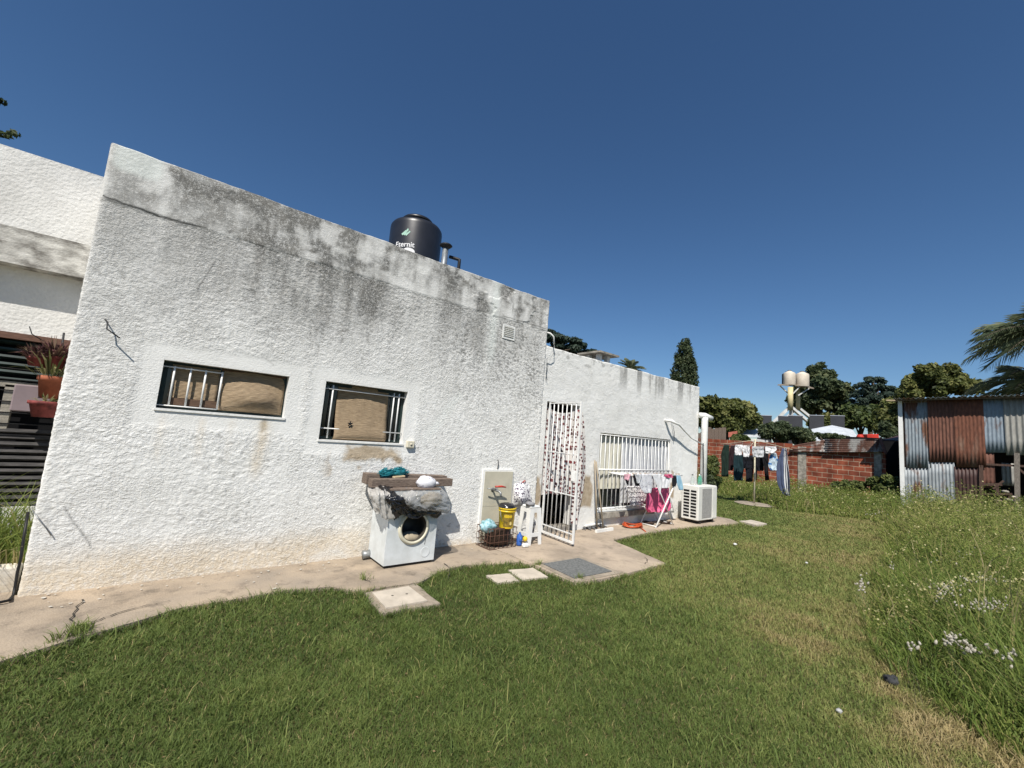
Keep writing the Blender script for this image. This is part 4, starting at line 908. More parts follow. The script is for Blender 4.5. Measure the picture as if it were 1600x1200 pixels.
b.lathe([(0.0, 0.03), (0.10, 0.03), (0.118, 0.05), (0.125, 0.22), (0.132, 0.235), (0.122, 0.235), (0.11, 0.1), (0.0, 0.06)], (3.475, 4.355, 0.0), 28, M=S_)
tag(b.build('plastic_tub', MATS['brown_tub']), 'dark brown oval tub inside the rusty wire crate', 'tub')
mk('bag_blue', (0.45, 0.62, 0.72), 0.35, 0.15, 30, 0.4, 60, col2=(0.05, 0.22, 0.20))
c0 = W(764, 818, 4.33)
b = MB(); b.blob((c0.x, c0.y, 0.265), (0.12, 0.08, 0.075), 22, 0.35, 5); tag(b.build('detergent_bag', MATS['bag_blue']), 'pale blue and green plastic bag beside the yellow bucket', 'plastic bag')
mk('yellow_plastic', (0.72, 0.50, 0.025), 0.4, 0.06, 6)
mk('label_print', (0.30, 0.20, 0.035), 0.6, 0.3, 30, col2=(0.03, 0.028, 0.01)); mk('label_spot', (0.7, 0.55, 0.2), 0.6, 0.1)
bp = W(790.5, 824, 4.27); btop = W(790.5, 792, 4.27)
bz = bp.z; bh = btop.z-bz; br = 0.107
bk_ = thing('bucket', 'yellow paint bucket with a printed label and a black liner standing on the crate', 'bucket', (bp.x, bp.y, bz))
b = MB(); b.lathe([(0, 0.0), (br*0.84, 0.0), (br*0.86, 0.005), (br*0.97, bh*0.80), (br*1.06, bh*0.80), (br*1.07, bh*0.84), (br*1.0, bh*0.85), (br*1.0, bh*0.90), (br*1.07, bh*0.90), (br*1.08, bh*0.98), (br*1.03, bh), (br*0.97, bh*0.99), (br*0.9, bh*0.5)], (bp.x, bp.y, bz), 36); b.build('body', MATS['yellow_plastic'], bk_)
b = MB(); vs = []; fs = []; a0 = math.atan2(-bp.y, -bp.x)+0.22
for i in range(13):
    for (z, rad) in ((0.10, 0.872), (0.72, 0.963)):
        a = a0-0.62+1.24*i/12; vs.append((bp.x+(br*rad+0.002)*math.cos(a), bp.y+(br*rad+0.002)*math.sin(a), bz+bh*z))
for i in range(12): fs.append((2*i, 2*i+2, 2*i+3, 2*i+1))
b.add(vs, fs, True); lb_ = b.build('label', MATS['label_print'], bk_)
b = MB(); a = a0+0.35; vs = []
for i in range(16):
    t_ = 2*PI*i/16; aa = a+0.16*math.cos(t_); vs.append((bp.x+(br*0.90+0.0045)*math.cos(aa), bp.y+(br*0.90+0.0045)*math.sin(aa), bz+bh*(0.27+0.09*math.sin(t_))))
b.add(vs, [tuple(range(16))]); b.build('seal', MATS['label_spot'], lb_)
b = MB()
for k_ in range(7):
    a = a0-0.45+k_*0.14
    for z in (0.60,):
        h_ = 0.05+0.03*random.random()
        b.add([(bp.x+(br*0.95+0.004)*math.cos(a+s*0.05), bp.y+(br*0.95+0.004)*math.sin(a+s*0.05), bz+bh*(z+q*h_)) for s, q in ((-1, -1), (1, -1), (1, 1), (-1, 1))], [(0, 1, 2, 3)])
b.build('band', MATS['yellow_plastic'], lb_)
b = MB(); b.lathe([(br*1.06, bh*0.985), (br*1.0, bh*1.06), (br*0.75, bh*1.16), (br*0.45, bh*1.10), (0, bh*1.05)], (bp.x-0.005, bp.y, bz), 20); b.blob((bp.x-0.02, bp.y, bz+bh*1.08), (br*0.8, br*0.8, 0.035), 18, 0.2, 3); b.build('liner', MATS['black_plastic'], bk_)
b = MB(); b.tube([(bp.x-br*1.05, bp.y, bz+bh*0.88), (bp.x-br*1.14, bp.y-0.03, bz+bh*0.6), (bp.x-br*1.05, bp.y-0.06, bz+bh*0.35)], 0.003, 6); b.build('handle', MATS['grey_metal'], bk_)

mk('stool_plastic', (0.72, 0.72, 0.70), 0.4, 0.06, 6)
sx0, sx1, sy0, sy1 = 3.84, 4.08, 4.17, 4.41; sz = W(832, 791, 4.2).z
st = thing('stool', 'white plastic stool standing between the bucket and the gate', 'stool', ((sx0+sx1)/2, (sy0+sy1)/2, 0))
b = MB(); b.box((sx0+0.03, sy0+0.03, sz-0.03), (sx1-0.03, sy1-0.03, sz), bev=0.012)
b.box((sx0+0.022, sy0+0.022, sz-0.085), (sx1-0.022, sy0+0.034, sz-0.028)); b.box((sx0+0.022, sy1-0.034, sz-0.085), (sx1-0.022, sy1-0.022, sz-0.028)); b.box((sx0+0.022, sy0+0.034, sz-0.085), (sx0+0.034, sy1-0.034, sz-0.028)); b.box((sx1-0.034, sy0+0.034, sz-0.085), (sx1-0.022, sy1-0.034, sz-0.028))
b.build('seat', MATS['stool_plastic'], st)
cx_, cy_ = (sx0+sx1)/2, (sy0+sy1)/2
for ix, iy in ((0, 0), (1, 0), (1, 1), (0, 1)):
    X = sx0 if ix == 0 else sx1; Y = sy0 if iy == 0 else sy1; dx = 1 if ix == 0 else -1; dy = 1 if iy == 0 else -1
    b = MB(); tx_, ty_ = X+dx*0.021, Y+dy*0.021; w0, w1 = 0.05, 0.075
    for ux, uy in ((1, 0), (0, 1)):
        vs = []
        for (bx_, by_, z, w) in ((X, Y, 0, w0), (tx_, ty_, sz-0.05, w1)):
            e = 0.012
            if ux: vs += [(bx_, by_, z), (bx_+dx*w, by_, z), (bx_+dx*w, by_+dy*e, z), (bx_, by_+dy*e, z)]
            else: vs += [(bx_, by_+dy*e*1.01, z), (bx_, by_+dy*w, z), (bx_+dx*e, by_+dy*w, z), (bx_+dx*e, by_+dy*e*1.01, z)]
        fs = [(0, 1, 2, 3), (4, 5, 6, 7), (0, 1, 5, 4), (1, 2, 6, 5), (2, 3, 7, 6), (3, 0, 4, 7)]
        b.add(vs, fs)
    b.build('leg', MATS['stool_plastic'], st)
b = MB()
for z in (0.13,):
    b.box((sx0+0.055, sy0+0.006, z-0.02), (sx1-0.055, sy0+0.016, z+0.03)); b.box((sx0+0.055, sy1-0.016, z-0.02), (sx1-0.055, sy1-0.006, z+0.03)); b.box((sx0+0.006, sy0+0.055, z-0.02), (sx0+0.016, sy1-0.055, z+0.03)); b.box((sx1-0.016, sy0+0.055, z-0.02), (sx1-0.006, sy1-0.055, z+0.03))
b.build('rungs', MATS['stool_plastic'], st)
mk('grey_rag', (0.24, 0.24, 0.25), 0.9, 0.2, 20)
c0 = W(828, 788, 4.25); b = MB(); b.blob((c0.x, 4.25, sz+0.022), (0.065, 0.06, 0.03), 20, 0.3, 2); tag(b.build('rag', MATS['grey_rag']), 'crumpled grey rag on the white stool', 'rag')
b = MB(); b.sheet([[(3.99, 4.34, 0.32), (4.04, 4.33, 0.33), (4.07, 4.33, 0.31)], [(3.99, 4.33, 0.22), (4.04, 4.30, 0.22), (4.08, 4.31, 0.22)], [(4.0, 4.33, 0.12), (4.05, 4.31, 0.11), (4.08, 4.32, 0.12)]], 18, 18, crumple=0.025, cf=4, seed=3)
tag(b.build('cleaning_cloth', MATS['print_cloth'], solid=0.002), 'speckled white cloth hanging behind the white stool', 'cloth')
q8 = lambda x, y, Y: W(730+x/8, 720+y/8, Y)
b = MB(); b.sheet([[q8(590, 290, 4.55), q8(690, 265, 4.54), q8(770, 280, 4.55)], [q8(585, 380, 4.53), q8(690, 380, 4.44), q8(790, 380, 4.53)], [q8(590, 460, 4.52), q8(690, 460, 4.41), q8(810, 470, 4.52)], [q8(600, 545, 4.53), q8(690, 550, 4.46), q8(800, 550, 4.54)]], 26, 26, crumple=0.02, cf=3, seed=8)
b.sheet([[q8(590, 290, 4.56), q8(690, 265, 4.56), q8(770, 280, 4.56)], [q8(600, 545, 4.56), q8(690, 550, 4.56), q8(800, 550, 4.56)]], 8, 8)
tag(b.build('peg_bag', MATS['print_cloth']), 'white speckled cloth bag hanging on the wall above the stool', 'bag')
b = MB(); c0 = q8(710, 255, 4.53); b.tube([(c0.x-0.03, c0.y, c0.z-0.02), (c0.x, c0.y-0.02, c0.z+0.012), (c0.x+0.03, c0.y, c0.z-0.015)], 0.008, 6); tag(b.build('clothes_peg', MATS['red_plastic']), 'red clip at the top of the speckled cloth bag', 'clip')
mk('blue_plastic', (0.04, 0.12, 0.42), 0.4, 0.1)
bt = thing('bottle', 'blue plastic bottle with a yellow cap between crate and stool', 'bottle', (3.76, 4.22, 0))
b = MB(); b.tube([(3.735, 4.22, 0.09), (3.755, 4.20, 0.09)], 0.04, 14); b.lathe([(0, 0), (0.036, 0.0), (0.038, 0.02), (0.038, 0.12), (0.015, 0.15), (0.013, 0.165)], (3.74, 4.23, 0.008), 16); b.build('body', MATS['blue_plastic'], bt)
b = MB(); b.blob((3.785, 4.17, 0.10), (0.032, 0.032, 0.032), 14, 0.02, 1); b.build('cap', MATS['yellow_plastic'], bt)
b = MB(); b.box((3.72, 4.11, 0.006), (3.81, 4.165, 0.055), bev=0.012); tag(b.build('soap_box', MATS['white_pvc']), 'small white soap box on the path by the stool leg', 'box')

# ================================================================== mops, hose, airer, air conditioner
mk('stick_wood', (0.36, 0.30, 0.22), 0.7, 0.15, 20, stretch=(1, 1, .2)); mk('mop_grey', (0.16, 0.16, 0.16), 0.95, 0.3, 40)
top_ = W(930.5, 719, 4.55)
f1, f2 = G(934, 829), G(942.5, 829.5)
sq = thing('squeegee', 'floor squeegee with a white head, its pale stick leaning on the wall', 'squeegee', (f2.x, f2.y, 0))
b = MB(); b.tube([(f2.x, f2.y, 0.03), (top_.x+0.02, top_.y, top_.z-0.02)], 0.0125, 8); b.build('stick', MATS['stick_wood'], sq)
h0, h1 = G(931, 833), G(957, 829)
b = MB(); b.bar((h0.x, h0.y, 0.028), (h1.x, h1.y, 0.028), 0.035, 0.045); b.build('head', MATS['white_pvc'], sq)
mp_ = thing('mop', 'grey flat mop with a white clamp beside the squeegee', 'mop', (f1.x, f1.y, 0))
b = MB(); b.tube([(f1.x, f1.y+0.02, 0.05), (top_.x-0.02, top_.y, top_.z)], 0.0135, 8); b.build('stick', MATS['stick_wood'], mp_)
h0, h1 = G(914, 828), G(941, 822, 0.02)
b = MB()
for k_ in range(40):
    u = random.random(); p_ = Vector((h0.x, h0.y, 0)).lerp(Vector((h1.x, h1.y, 0)), u); a = random.random()*6.28
    b.tube([(p_.x, p_.y, 0.05), (p_.x+0.05*math.cos(a), p_.y+0.05*math.sin(a), 0.03), (p_.x+0.09*math.cos(a), p_.y+0.09*math.sin(a), 0.014)], 0.008, 5)
b.build('fringe', MATS['mop_grey'], mp_)
b = MB(); b.bar((h0.x, h0.y, 0.062), (h1.x, h1.y, 0.075), 0.045, 0.02); b.build('clamp', MATS['white_pvc'], mp_)

mk('orange_hose', (0.50, 0.085, 0.025), 0.5, 0.2, 30); mk('brown_hose', (0.06, 0.035, 0.025), 0.6, 0.2, 30)
def coil(c0, rx, ry, turns, rad, seed, zz=0.03, jit=0.25):
    r_ = random.Random(seed); pts = []; n = turns*14
    for i in range(n):
        a = 2*PI*i/14; k_ = 1-jit*0.5+jit*math.sin(i*0.37+seed)*0.5+r_.uniform(-.06, .06)
        pts.append((c0.x+rx*k_*math.cos(a)+0.02*math.sin(i*.11), c0.y+ry*k_*math.sin(a), zz*0.5+rad+zz*(0.5+0.5*math.sin(i*0.9+seed))*(i/n)*1.6))
    return pts
c0 = G(988, 824); b = MB(); b.tube(coil(c0, 0.20, 0.13, 8, 0.009, 3, 0.035), 0.009, 6)
e0, e1 = G(1000, 826), G(1009, 832); b.tube([(e0.x, e0.y, 0.03), ((e0.x+e1.x)/2, (e0.y+e1.y)/2, 0.02), (e1.x, e1.y, 0.012)], 0.009, 6)
tag(b.build('hose_coil', MATS['orange_hose']), 'tangled coil of orange hose lying on the patio', 'hose')
for px_i, py_i, lab in ((1013, 819.5, 'dark brown hose coil beside the orange hose'), (1040, 818.5, 'dark brown hose coil behind the crossed airer legs')):
    c0 = G(px_i, py_i); b = MB(); b.tube(coil(c0, 0.11, 0.08, 4, 0.012, int(px_i) % 7, 0.02, 0.12), 0.012, 6); tag(b.build('hose_coil', MATS['brown_hose']), lab, 'hose', 'brown hose coils')

ya, yb = 4.19, 4.50
zr = W(1010, 742, 4.25).z
xa, xb = W(975, 742, ya).x, W(1066, 742, ya).x
air = thing('clothes_airer', 'white folding clothes airer with crossed legs in front of the low window', 'clothes airer', ((xa+xb)/2, 4.34, 0))
pA, pB = Vector((6.87, 0, 0)), Vector((7.43, 0, 0))
tA = W(1056, 757, ya); tB = W(1028, 768, ya)
b = MB()
for y in (ya, yb):
    b.tube([(xa, y, zr), (xb, y, zr)], 0.009, 8)
b.tube([(xa, ya, zr), (xa, yb, zr)], 0.009, 8); b.tube([(xb, ya, zr), (xb, yb, zr)], 0.009, 8); b.build('frame', MATS['white_metal'], air)
b = MB()
for k_ in range(1, 7): b.tube([(xa, ya+(yb-ya)*k_/7, zr), (xb, ya+(yb-ya)*k_/7, zr)], 0.0035, 6)
b.build('wires', MATS['white_metal'], air)
for y in (ya, yb):
    b = MB(); b.tube([(6.85, y, 0.008), (7.55, y, zr-0.01)], 0.014 if y == ya else 0.011, 8); b.build('leg', MATS['white_metal'], air)
    b = MB(); b.tube([(7.47, y+0.02, 0.008), (6.75, y+0.02, zr-0.01)], 0.009, 8); b.build('leg', MATS['white_metal'], air)
b = MB(); b.tube([(6.85, ya, 0.03), (6.85, yb, 0.03)], 0.008, 6); b.tube([(7.47, ya+0.02, 0.03), (7.47, yb, 0.03)], 0.008, 6); b.build('crossbar', MATS['white_metal'], air)
mk('pink_cloth', (0.72, 0.13, 0.26), 0.9, 0.1, 8); mk('pale_pink_cloth', (0.68, 0.38, 0.44), 0.9, 0.08, 8); mk('black_cloth', (0.012, 0.012, 0.016), 0.9, 0.2, 10)
mk('blue_cloth', (0.34, 0.56, 0.70), 0.9, 0.1, 8); mk('maroon_cloth', (0.10, 0.02, 0.035), 0.9, 0.1, 9); mk('teal_cloth', (0.010, 0.032, 0.04), 0.9, 0.1, 9)
q4 = lambda x, y, Y: W(920+x/7.06, 680+y/7.06, Y)
def cloth(b, rows, Y, K=5, nu=22, nv=22, crumple=0.008, folds=0.008, ff=14, seed=0, conv=q4):
    ctrl = []
    for (y, xl, xr) in rows:
        ctrl.append([conv(xl+(xr-xl)*u/(K-1), y, Y) for u in range(K)])
    return b.sheet(ctrl, nu, nv, crumple=crumple, cf=4, folds=folds, ff=ff, seed=seed)
def garment(name, parts, label, cat, grp, conv=q4):
    if len(parts) == 1:
        rows, Y, mat, sd = parts[0]; b = MB(); cloth(b, rows, Y, seed=sd, conv=conv); return tag(b.build(name, MATS[mat], solid=0.003), label, cat, grp)
    rows, Y, mat, sd, nm = parts[0]; b = MB(); cloth(b, rows, Y, seed=sd, conv=conv); root = tag(b.build(name, MATS[mat], solid=0.003), label, cat, grp)
    for rows, Y, mat, sd, nm in parts[1:]:
        b = MB(); cloth(b, rows, Y, seed=sd, conv=conv); b.build(nm, MATS[mat], root, solid=0.003)
    return root
GA = 'washing on the folding airer'
garment('underwear', [([(430, 385, 465), (470, 395, 455), (500, 400, 440)], ya-0.02, 'pale_pink_cloth', 1, ''), ([(490, 395, 445), (520, 410, 440), (545, 425, 440)], ya-0.024, 'black_cloth', 2, 'black_panel')], 'pink and black underwear at the left end of the airer', 'underwear', GA)
garment('bra', [([(430, 490, 520), (500, 500, 575), (560, 520, 560)], ya-0.02, 'black_cloth', 1, ''), ([(432, 505, 585), (480, 520, 580), (530, 530, 560)], ya-0.035, 'grey_cloth', 3, 'cup')], 'dark bra with a pale grey cup hanging on the airer', 'bra', GA)
garment('patterned_top', [([(430, 560, 690), (500, 555, 700), (580, 570, 700), (640, 620, 690)], ya-0.025, 'grey_print', 4)], 'white top with grey pattern hanging on the airer', 'top', GA)
garment('white_briefs', [([(428, 700, 800), (480, 712, 805), (560, 750, 800), (655, 780, 792)], ya-0.03, 'white_cloth', 5)], 'white underwear tapering to a point above the pink towel', 'underwear', GA)
garment('white_briefs', [([(440, 815, 905), (500, 808, 890), (585, 808, 870)], ya-0.02, 'white_cloth', 6, ''), ([(432, 830, 920), (450, 840, 925), (470, 870, 930)], ya-0.032, 'pink_cloth', 7, 'red_trim')], 'white underwear with red trim hanging on the airer', 'underwear', GA)
garment('black_sock', [([(450, 920, 965), (510, 915, 968), (565, 920, 955)], ya-0.02, 'black_cloth', 8)], 'short black garment right of the red trimmed underwear', 'garment', GA)
garment('blue_cloth', [([(445, 965, 1010), (520, 970, 1030), (605, 995, 1045)], ya-0.02, 'blue_cloth', 9)], 'light blue cloth at the right end of the airer', 'cloth', GA)
b = MB(); cloth(b, [(580, 640, 895), (700, 630, 895), (800, 622, 890), (850, 650, 870)], 4.33, nu=50, nv=34, crumple=0.02, folds=0.03, ff=22, seed=3); tag(b.build('pink_towel', MATS['pink_cloth'], solid=0.004), 'bright pink towel hanging low on the airer', 'towel', GA)
garment('grey_shirt', [([(560, 420, 620), (700, 440, 640), (780, 460, 600)], 4.46, 'print_cloth', 2)], 'speckled white shirt on the back wires of the airer', 'shirt', GA)
mk('peg_wood', (0.42, 0.30, 0.20), 0.8, 0.2)
pg0 = None
for k_ in range(14):
    x = xa+0.10+(xb-xa-0.2)*k_/13+random.uniform(-.03, .03)
    if pg0 is None:
        b = MB(); b.bar((x, ya-0.006, zr-0.035), (x, ya-0.012, zr+0.04), 0.011, 0.007); b.bar((x, ya+0.006, zr-0.035), (x, ya+0.012, zr+0.04), 0.011, 0.007)
        pg0 = tag(b.build('clothes_peg', MATS['peg_wood']), 'wooden clothes peg on the front rail of the folding airer', 'clothes peg', 'pegs on the airer'); xr0 = x
    else:
        c_ = pg0.copy(); COL.objects.link(c_); c_.location = (x-xr0, 0, random.uniform(-.006, .006))

mk('ac_white', (0.70, 0.69, 0.64), 0.45, 0.06, 4); mk('ac_mesh', (0.36, 0.35, 0.33), 0.6, 0.12, 30, 0.4, 160)
ax0, ax1, ay0, ay1 = 8.07, 8.82, 4.05, 4.40; az1 = W(1087, 760, ay0).z
ac = thing('air_conditioner', 'white outdoor air conditioner unit at the far corner of the house', 'air conditioner', (8.45, 4.22, 0))
b = MB(); b.box((ax0, ay0, 0.07), (ax1, ay1, az1), bev=0.012); b.build('casing', MATS['ac_white'], ac)
b = MB(); b.box((ax0+0.14, ay0-0.006, 0.12), (ax0+0.52, ay0-0.001, az1-0.05)); b.build('grille', MATS['ac_mesh'], ac)
b = MB(); b.box((ax0+0.56, ay0-0.008, 0.10), (ax1-0.02, ay0-0.001, az1-0.03)); b.build('service_panel', MATS['ac_white'], ac)
b = MB(); rows_ = 9
for i in range(rows_):
    z = 0.12+(az1-0.19)*i/rows_; h_ = (az1-0.19)/rows_*0.62
    for (u0, u1) in ((0.045, 0.155), (0.185, 0.30)): b.box((ax0-0.0035, ay0+u0, z), (ax0-0.001, ay0+u1, z+h_))
b.build('slots', MATS['dark_interior'], ac)
for x in (ax0+0.1, ax1-0.14):
    b = MB(); b.box((x, ay0+0.02, 0.006), (x+0.05, ay1-0.02, 0.07)); b.build('foot', MATS['black_metal'], ac)
mk_plastic('green_pet', (0.10, 0.38, 0.26), 0.5, 0.15); mk_plastic('clear_pet', (0.5, 0.55, 0.52), 0.55, 0.15)
def pet(x, y, z, mat, label, capm):
    t = thing('bottle', label, 'bottle', (x, y, z), 'bottles on the air conditioner')
    b = MB(); b.lathe([(0, 0.0), (0.033, 0.0), (0.036, 0.02), (0.034, 0.07), (0.036, 0.12), (0.014, 0.17), (0.013, 0.19)], (x, y, z), 14); b.build('body', MATS[mat], t)
    b = MB(); b.lathe([(0.0155, 0.185), (0.0155, 0.205), (0.0, 0.206)], (x, y, z), 12); b.build('cap', MATS[capm], t)
pet(8.20, 4.25, az1, 'clear_pet', 'clear bottle on the air conditioner, nearest the airer', 'black_metal'); pet(8.42, 4.22, az1, 'green_pet', 'green bottle in the middle of the air conditioner top', 'white_pvc'); pet(8.62, 4.30, az1, 'green_pet', 'green bottle on the air conditioner next to the downpipe', 'black_metal')
b = MB()
for i in range(4):
    x = 8.22+0.13*i; b.tube([(x, 4.2, az1+0.004), (x+0.03, 4.18, az1+0.06), (x+0.07, 4.2, az1+0.05), (x+0.12, 4.22, az1+0.006)], 0.004, 5)
tag(b.build('wire_tangle', MATS['grey_metal']), 'loose grey wire on top of the air conditioner', 'wire')

# ================================================================== rotary dryer and its washing
po = G(1178.5, 787); ptop = B(1178.5, 686, po.x)
mk('pole_cream', (0.62, 0.57, 0.42), 0.5, 0.12, 9)
rd = thing('rotary_dryer', 'rotary clothes dryer on a cream pole in the grass', 'clothes dryer', (po.x, po.y, 0))
b = MB(); b.tube([(po.x, po.y, GZ), (po.x, po.y, ptop.z)], 0.022, 10); b.build('pole', MATS['pole_cream'], rd)
b = MB(); b.lathe([(0.5, 0.0), (0.42, 0.02), (0.0, 0.022)], (po.x-0.05, po.y, GZ+0.03), 20); b.build('base', MATS['frame_concrete'], rd)
za = ptop.z-0.03; ends = []
for k_ in range(4):
    a = 0.25+k_*PI/2; e = Vector((po.x+0.92*math.cos(a), po.y+0.92*math.sin(a), za-0.20)); ends.append(e)
    b = MB(); b.tube([(po.x, po.y, za), e], 0.006, 6); b.build('arm', MATS['pole_cream'], rd)
b = MB()
for f_ in (0.55, 0.75, 0.97):
    for k_ in range(4):
        p_ = Vector((po.x, po.y, za)).lerp(ends[k_], f_); q_ = Vector((po.x, po.y, za)).lerp(ends[(k_+1) % 4], f_); b.tube([p_, q_], 0.003, 4)
b.build('lines', MATS['grey_metal'], rd)
q5 = lambda x, y, z: Dp(1100+x/9.23, 680+y/9.23, z)
GR = 'washing on the rotary dryer'
def mk_stripe():
    m = mk('striped_towel', (0.10, 0.13, 0.22), 0.9, 0.1, 6); t = m.node_tree; N = t.nodes; L = t.links; p = N["Principled BSDF"]
    a = N.new("ShaderNodeAttribute"); a.attribute_name = 'u'
    r = N.new("ShaderNodeValToRGB"); r.color_ramp.interpolation = 'CONSTANT'; e = r.color_ramp.elements
    e[0].position = 0; e[0].color = (0.075, 0.095, 0.165, 1); e[1].position = 0.52; e[1].color = (0.03, 0.035, 0.06, 1)
    for pos, c_ in ((0.58, (0.66, 0.67, 0.68)), (0.68, (0.02, 0.025, 0.05)), (0.74, (0.66, 0.67, 0.68)), (0.80, (0.02, 0.025, 0.05)), (0.88, (0.7, 0.7, 0.7)), (0.95, (0.05, 0.06, 0.1))):
        q = e.new(pos); q.color = (*c_, 1)
    L.new(a.outputs["Fac"], r.inputs[0]); L.new(r.outputs[0], p.inputs["Base Color"])
mk_stripe()
D0 = 12.3
def rgar(name, rows, z, mat, label, cat, sd=0, folds=0.02, ff=12, extra=None):
    b = MB(); cloth(b, rows, z, nu=26, nv=22, crumple=0.03, folds=folds, ff=ff, seed=sd, conv=q5)
    for r_, mt, nm in (extra or []): cloth(b, r_, z, nu=16, nv=16, crumple=0.02, folds=folds, ff=8, seed=sd+1, conv=q5)
    return tag(b.build(name, MATS[mat], solid=0.006), label, cat, GR)
mk('dark_green_cloth', (0.012, 0.03, 0.022), 0.9, 0.2, 6); mk('navy_cloth', (0.007, 0.008, 0.014), 0.9, 0.2, 6); mk('plum_cloth', (0.03, 0.014, 0.018), 0.9, 0.2, 6)
rgar('sports_shirt', [(140, 285, 358), (260, 252, 360), (400, 255, 355), (598, 256, 352)], D0+0.1, 'dark_green_cloth', 'dark green shirt at the left end of the rotary dryer', 'shirt', 1)
rgar('dark_shirt', [(150, 385, 455), (260, 352, 455), (400, 340, 435), (508, 336, 410)], D0+0.25, 'plum_cloth', 'dark plum shirt beside the dark green one', 'shirt', 2)
rgar('white_cloth', [(140, 455, 555), (200, 440, 550), (290, 445, 540)], D0-0.5, 'white_cloth', 'leftmost bright white cloth on the rotary dryer', 'cloth', 3)
rgar('white_cloth', [(150, 558, 662), (230, 555, 660), (315, 575, 640)], D0-0.5, 'white_cloth', 'white cloth next to the red peg on the rotary dryer', 'cloth', 4)
rgar('grey_cloth', [(163, 690, 870), (240, 690, 862), (318, 705, 855)], D0-0.55, 'grey_cloth', 'wide pale grey cloth in front of the dryer pole', 'cloth', 5)
rgar('white_cloth', [(165, 885, 1042), (215, 882, 1040), (260, 882, 1000)], D0-0.4, 'white_cloth', 'white cloth at the right of the grey one on the dryer', 'cloth', 6)
rgar('teal_trousers', [(270, 432, 560), (400, 428, 560), (500, 430, 562), (655, 425, 552)], D0+0.0, 'teal_cloth', 'dark teal trousers under the leftmost white cloth', 'trousers', 7)
rgar('black_trousers', [(290, 535, 735), (400, 520, 735), (480, 525, 735)], D0+0.1, 'navy_cloth', 'black trousers with two hanging legs behind the dryer pole', 'trousers', 8, extra=[([(440, 595, 718), (560, 605, 705), (672, 600, 700)], '', ''), ([(440, 530, 585), (560, 520, 560), (640, 500, 540)], '', '')])
rgar('black_shorts', [(300, 735, 872), (420, 738, 865), (515, 760, 855)], D0+0.3, 'navy_cloth', 'black shorts right of the dryer pole', 'shorts', 9, extra=[([(420, 735, 780), (560, 735, 765), (645, 738, 756)], '', '')])
rgar('black_leggings', [(200, 855, 930), (330, 845, 926), (480, 862, 926), (648, 878, 935)], D0+0.15, 'black_cloth', 'long narrow black leggings beside the pale blue bundle', 'leggings', 10)
mk_print('blue_print', (0.50, 0.60, 0.68), (0.06, 0.18, 0.42), 9, 0.35)
rgar('blue_shirt', [(255, 960, 1040), (350, 940, 1065), (440, 935, 1070), (510, 960, 1040)], D0-0.3, 'blue_print', 'pale blue and white shirt bunched up on the rotary dryer', 'shirt', 11)
rows = [(190, 1120, 1190), (350, 1075, 1205), (520, 1055, 1235), (700, 1070, 1240), (830, 1130, 1238), (875, 1180, 1236)]
b = MB(); cloth(b, rows, D0-0.35, nu=40, nv=40, crumple=0.03, folds=0.03, ff=14, seed=12, conv=q5); tw = b.build('striped_towel', MATS['striped_towel'], solid=0.006); tag(tw, 'navy and white striped towel at the right end of the rotary dryer', 'towel', GR)
at = tw.data.attributes.new('u', 'FLOAT', 'POINT'); at.data.foreach_set('value', np.tile(np.linspace(0, 1, 40), 40).astype(np.float32))
b = MB(); p_ = q5(683, 168, D0-0.56); b.bar((p_.x, p_.y, p_.z-0.05), (p_.x, p_.y, p_.z+0.06), 0.035, 0.02); tag(b.build('clothes_peg', MATS['red_plastic']), 'red peg between the white and grey cloths on the dryer', 'clothes peg')
# ================================================================== shed of corrugated sheets
def mk_sheet(name, base, rust, amount, sc=1.2, seed=0.0, rough=0.62, metal=0.1):
    m = bpy.data.materials.new(name); m.use_nodes = True; t = m.node_tree; N = t.nodes; L = t.links; p = N["Principled BSDF"]
    tc = N.new("ShaderNodeTexCoord"); mp = N.new("ShaderNodeMapping"); mp.inputs["Scale"].default_value = (1, 2.2, 0.7); mp.inputs["Location"].default_value = (seed, seed*2, seed); L.new(tc.outputs["Object"], mp.inputs[0])
    n1 = N.new("ShaderNodeTexNoise"); n1.inputs["Scale"].default_value = sc; n1.inputs["Detail"].default_value = 8; n1.inputs["Roughness"].default_value = 0.65; L.new(mp.outputs[0], n1.inputs["Vector"])
    r = N.new("ShaderNodeValToRGB"); e = r.color_ramp.elements; e[0].position = max(0, 0.62-amount*0.5); e[1].position = max(0.05, 0.72-amount*0.5); e[0].color = (0, 0, 0, 1); e[1].color = (1, 1, 1, 1); L.new(n1.outputs["Fac"], r.inputs[0])
    n2 = N.new("ShaderNodeTexNoise"); n2.inputs["Scale"].default_value = 9; n2.inputs["Detail"].default_value = 6; L.new(mp.outputs[0], n2.inputs["Vector"])
    def two(c, k, kk=0): 
        rr = N.new("ShaderNodeValToRGB"); q = rr.color_ramp.elements; q[0].position = 0.3; q[1].position = 0.7; q[0].color = (*[x*k for x in c], 1); q[1].color = (*c, 1); L.new(n2.outputs["Fac"], rr.inputs[0]); return rr.outputs[0]
    x = N.new("ShaderNodeMix"); x.data_type = 'RGBA'; L.new(r.outputs[0], x.inputs[0]); L.new(two(base, 0.7), x.inputs[6]); L.new(two(rust, 0.5), x.inputs[7]); L.new(x.outputs[2], p.inputs["Base Color"])
    p.inputs["Roughness"].default_value = rough
    mt = N.new("ShaderNodeMath"); mt.operation = 'MULTIPLY_ADD'; mt.inputs[1].default_value = -metal; mt.inputs[2].default_value = metal; L.new(r.outputs[0], mt.inputs[0]); L.new(mt.outputs[0], p.inputs["Metallic"])
    MATS[name] = m
RU = (0.17, 0.075, 0.04)
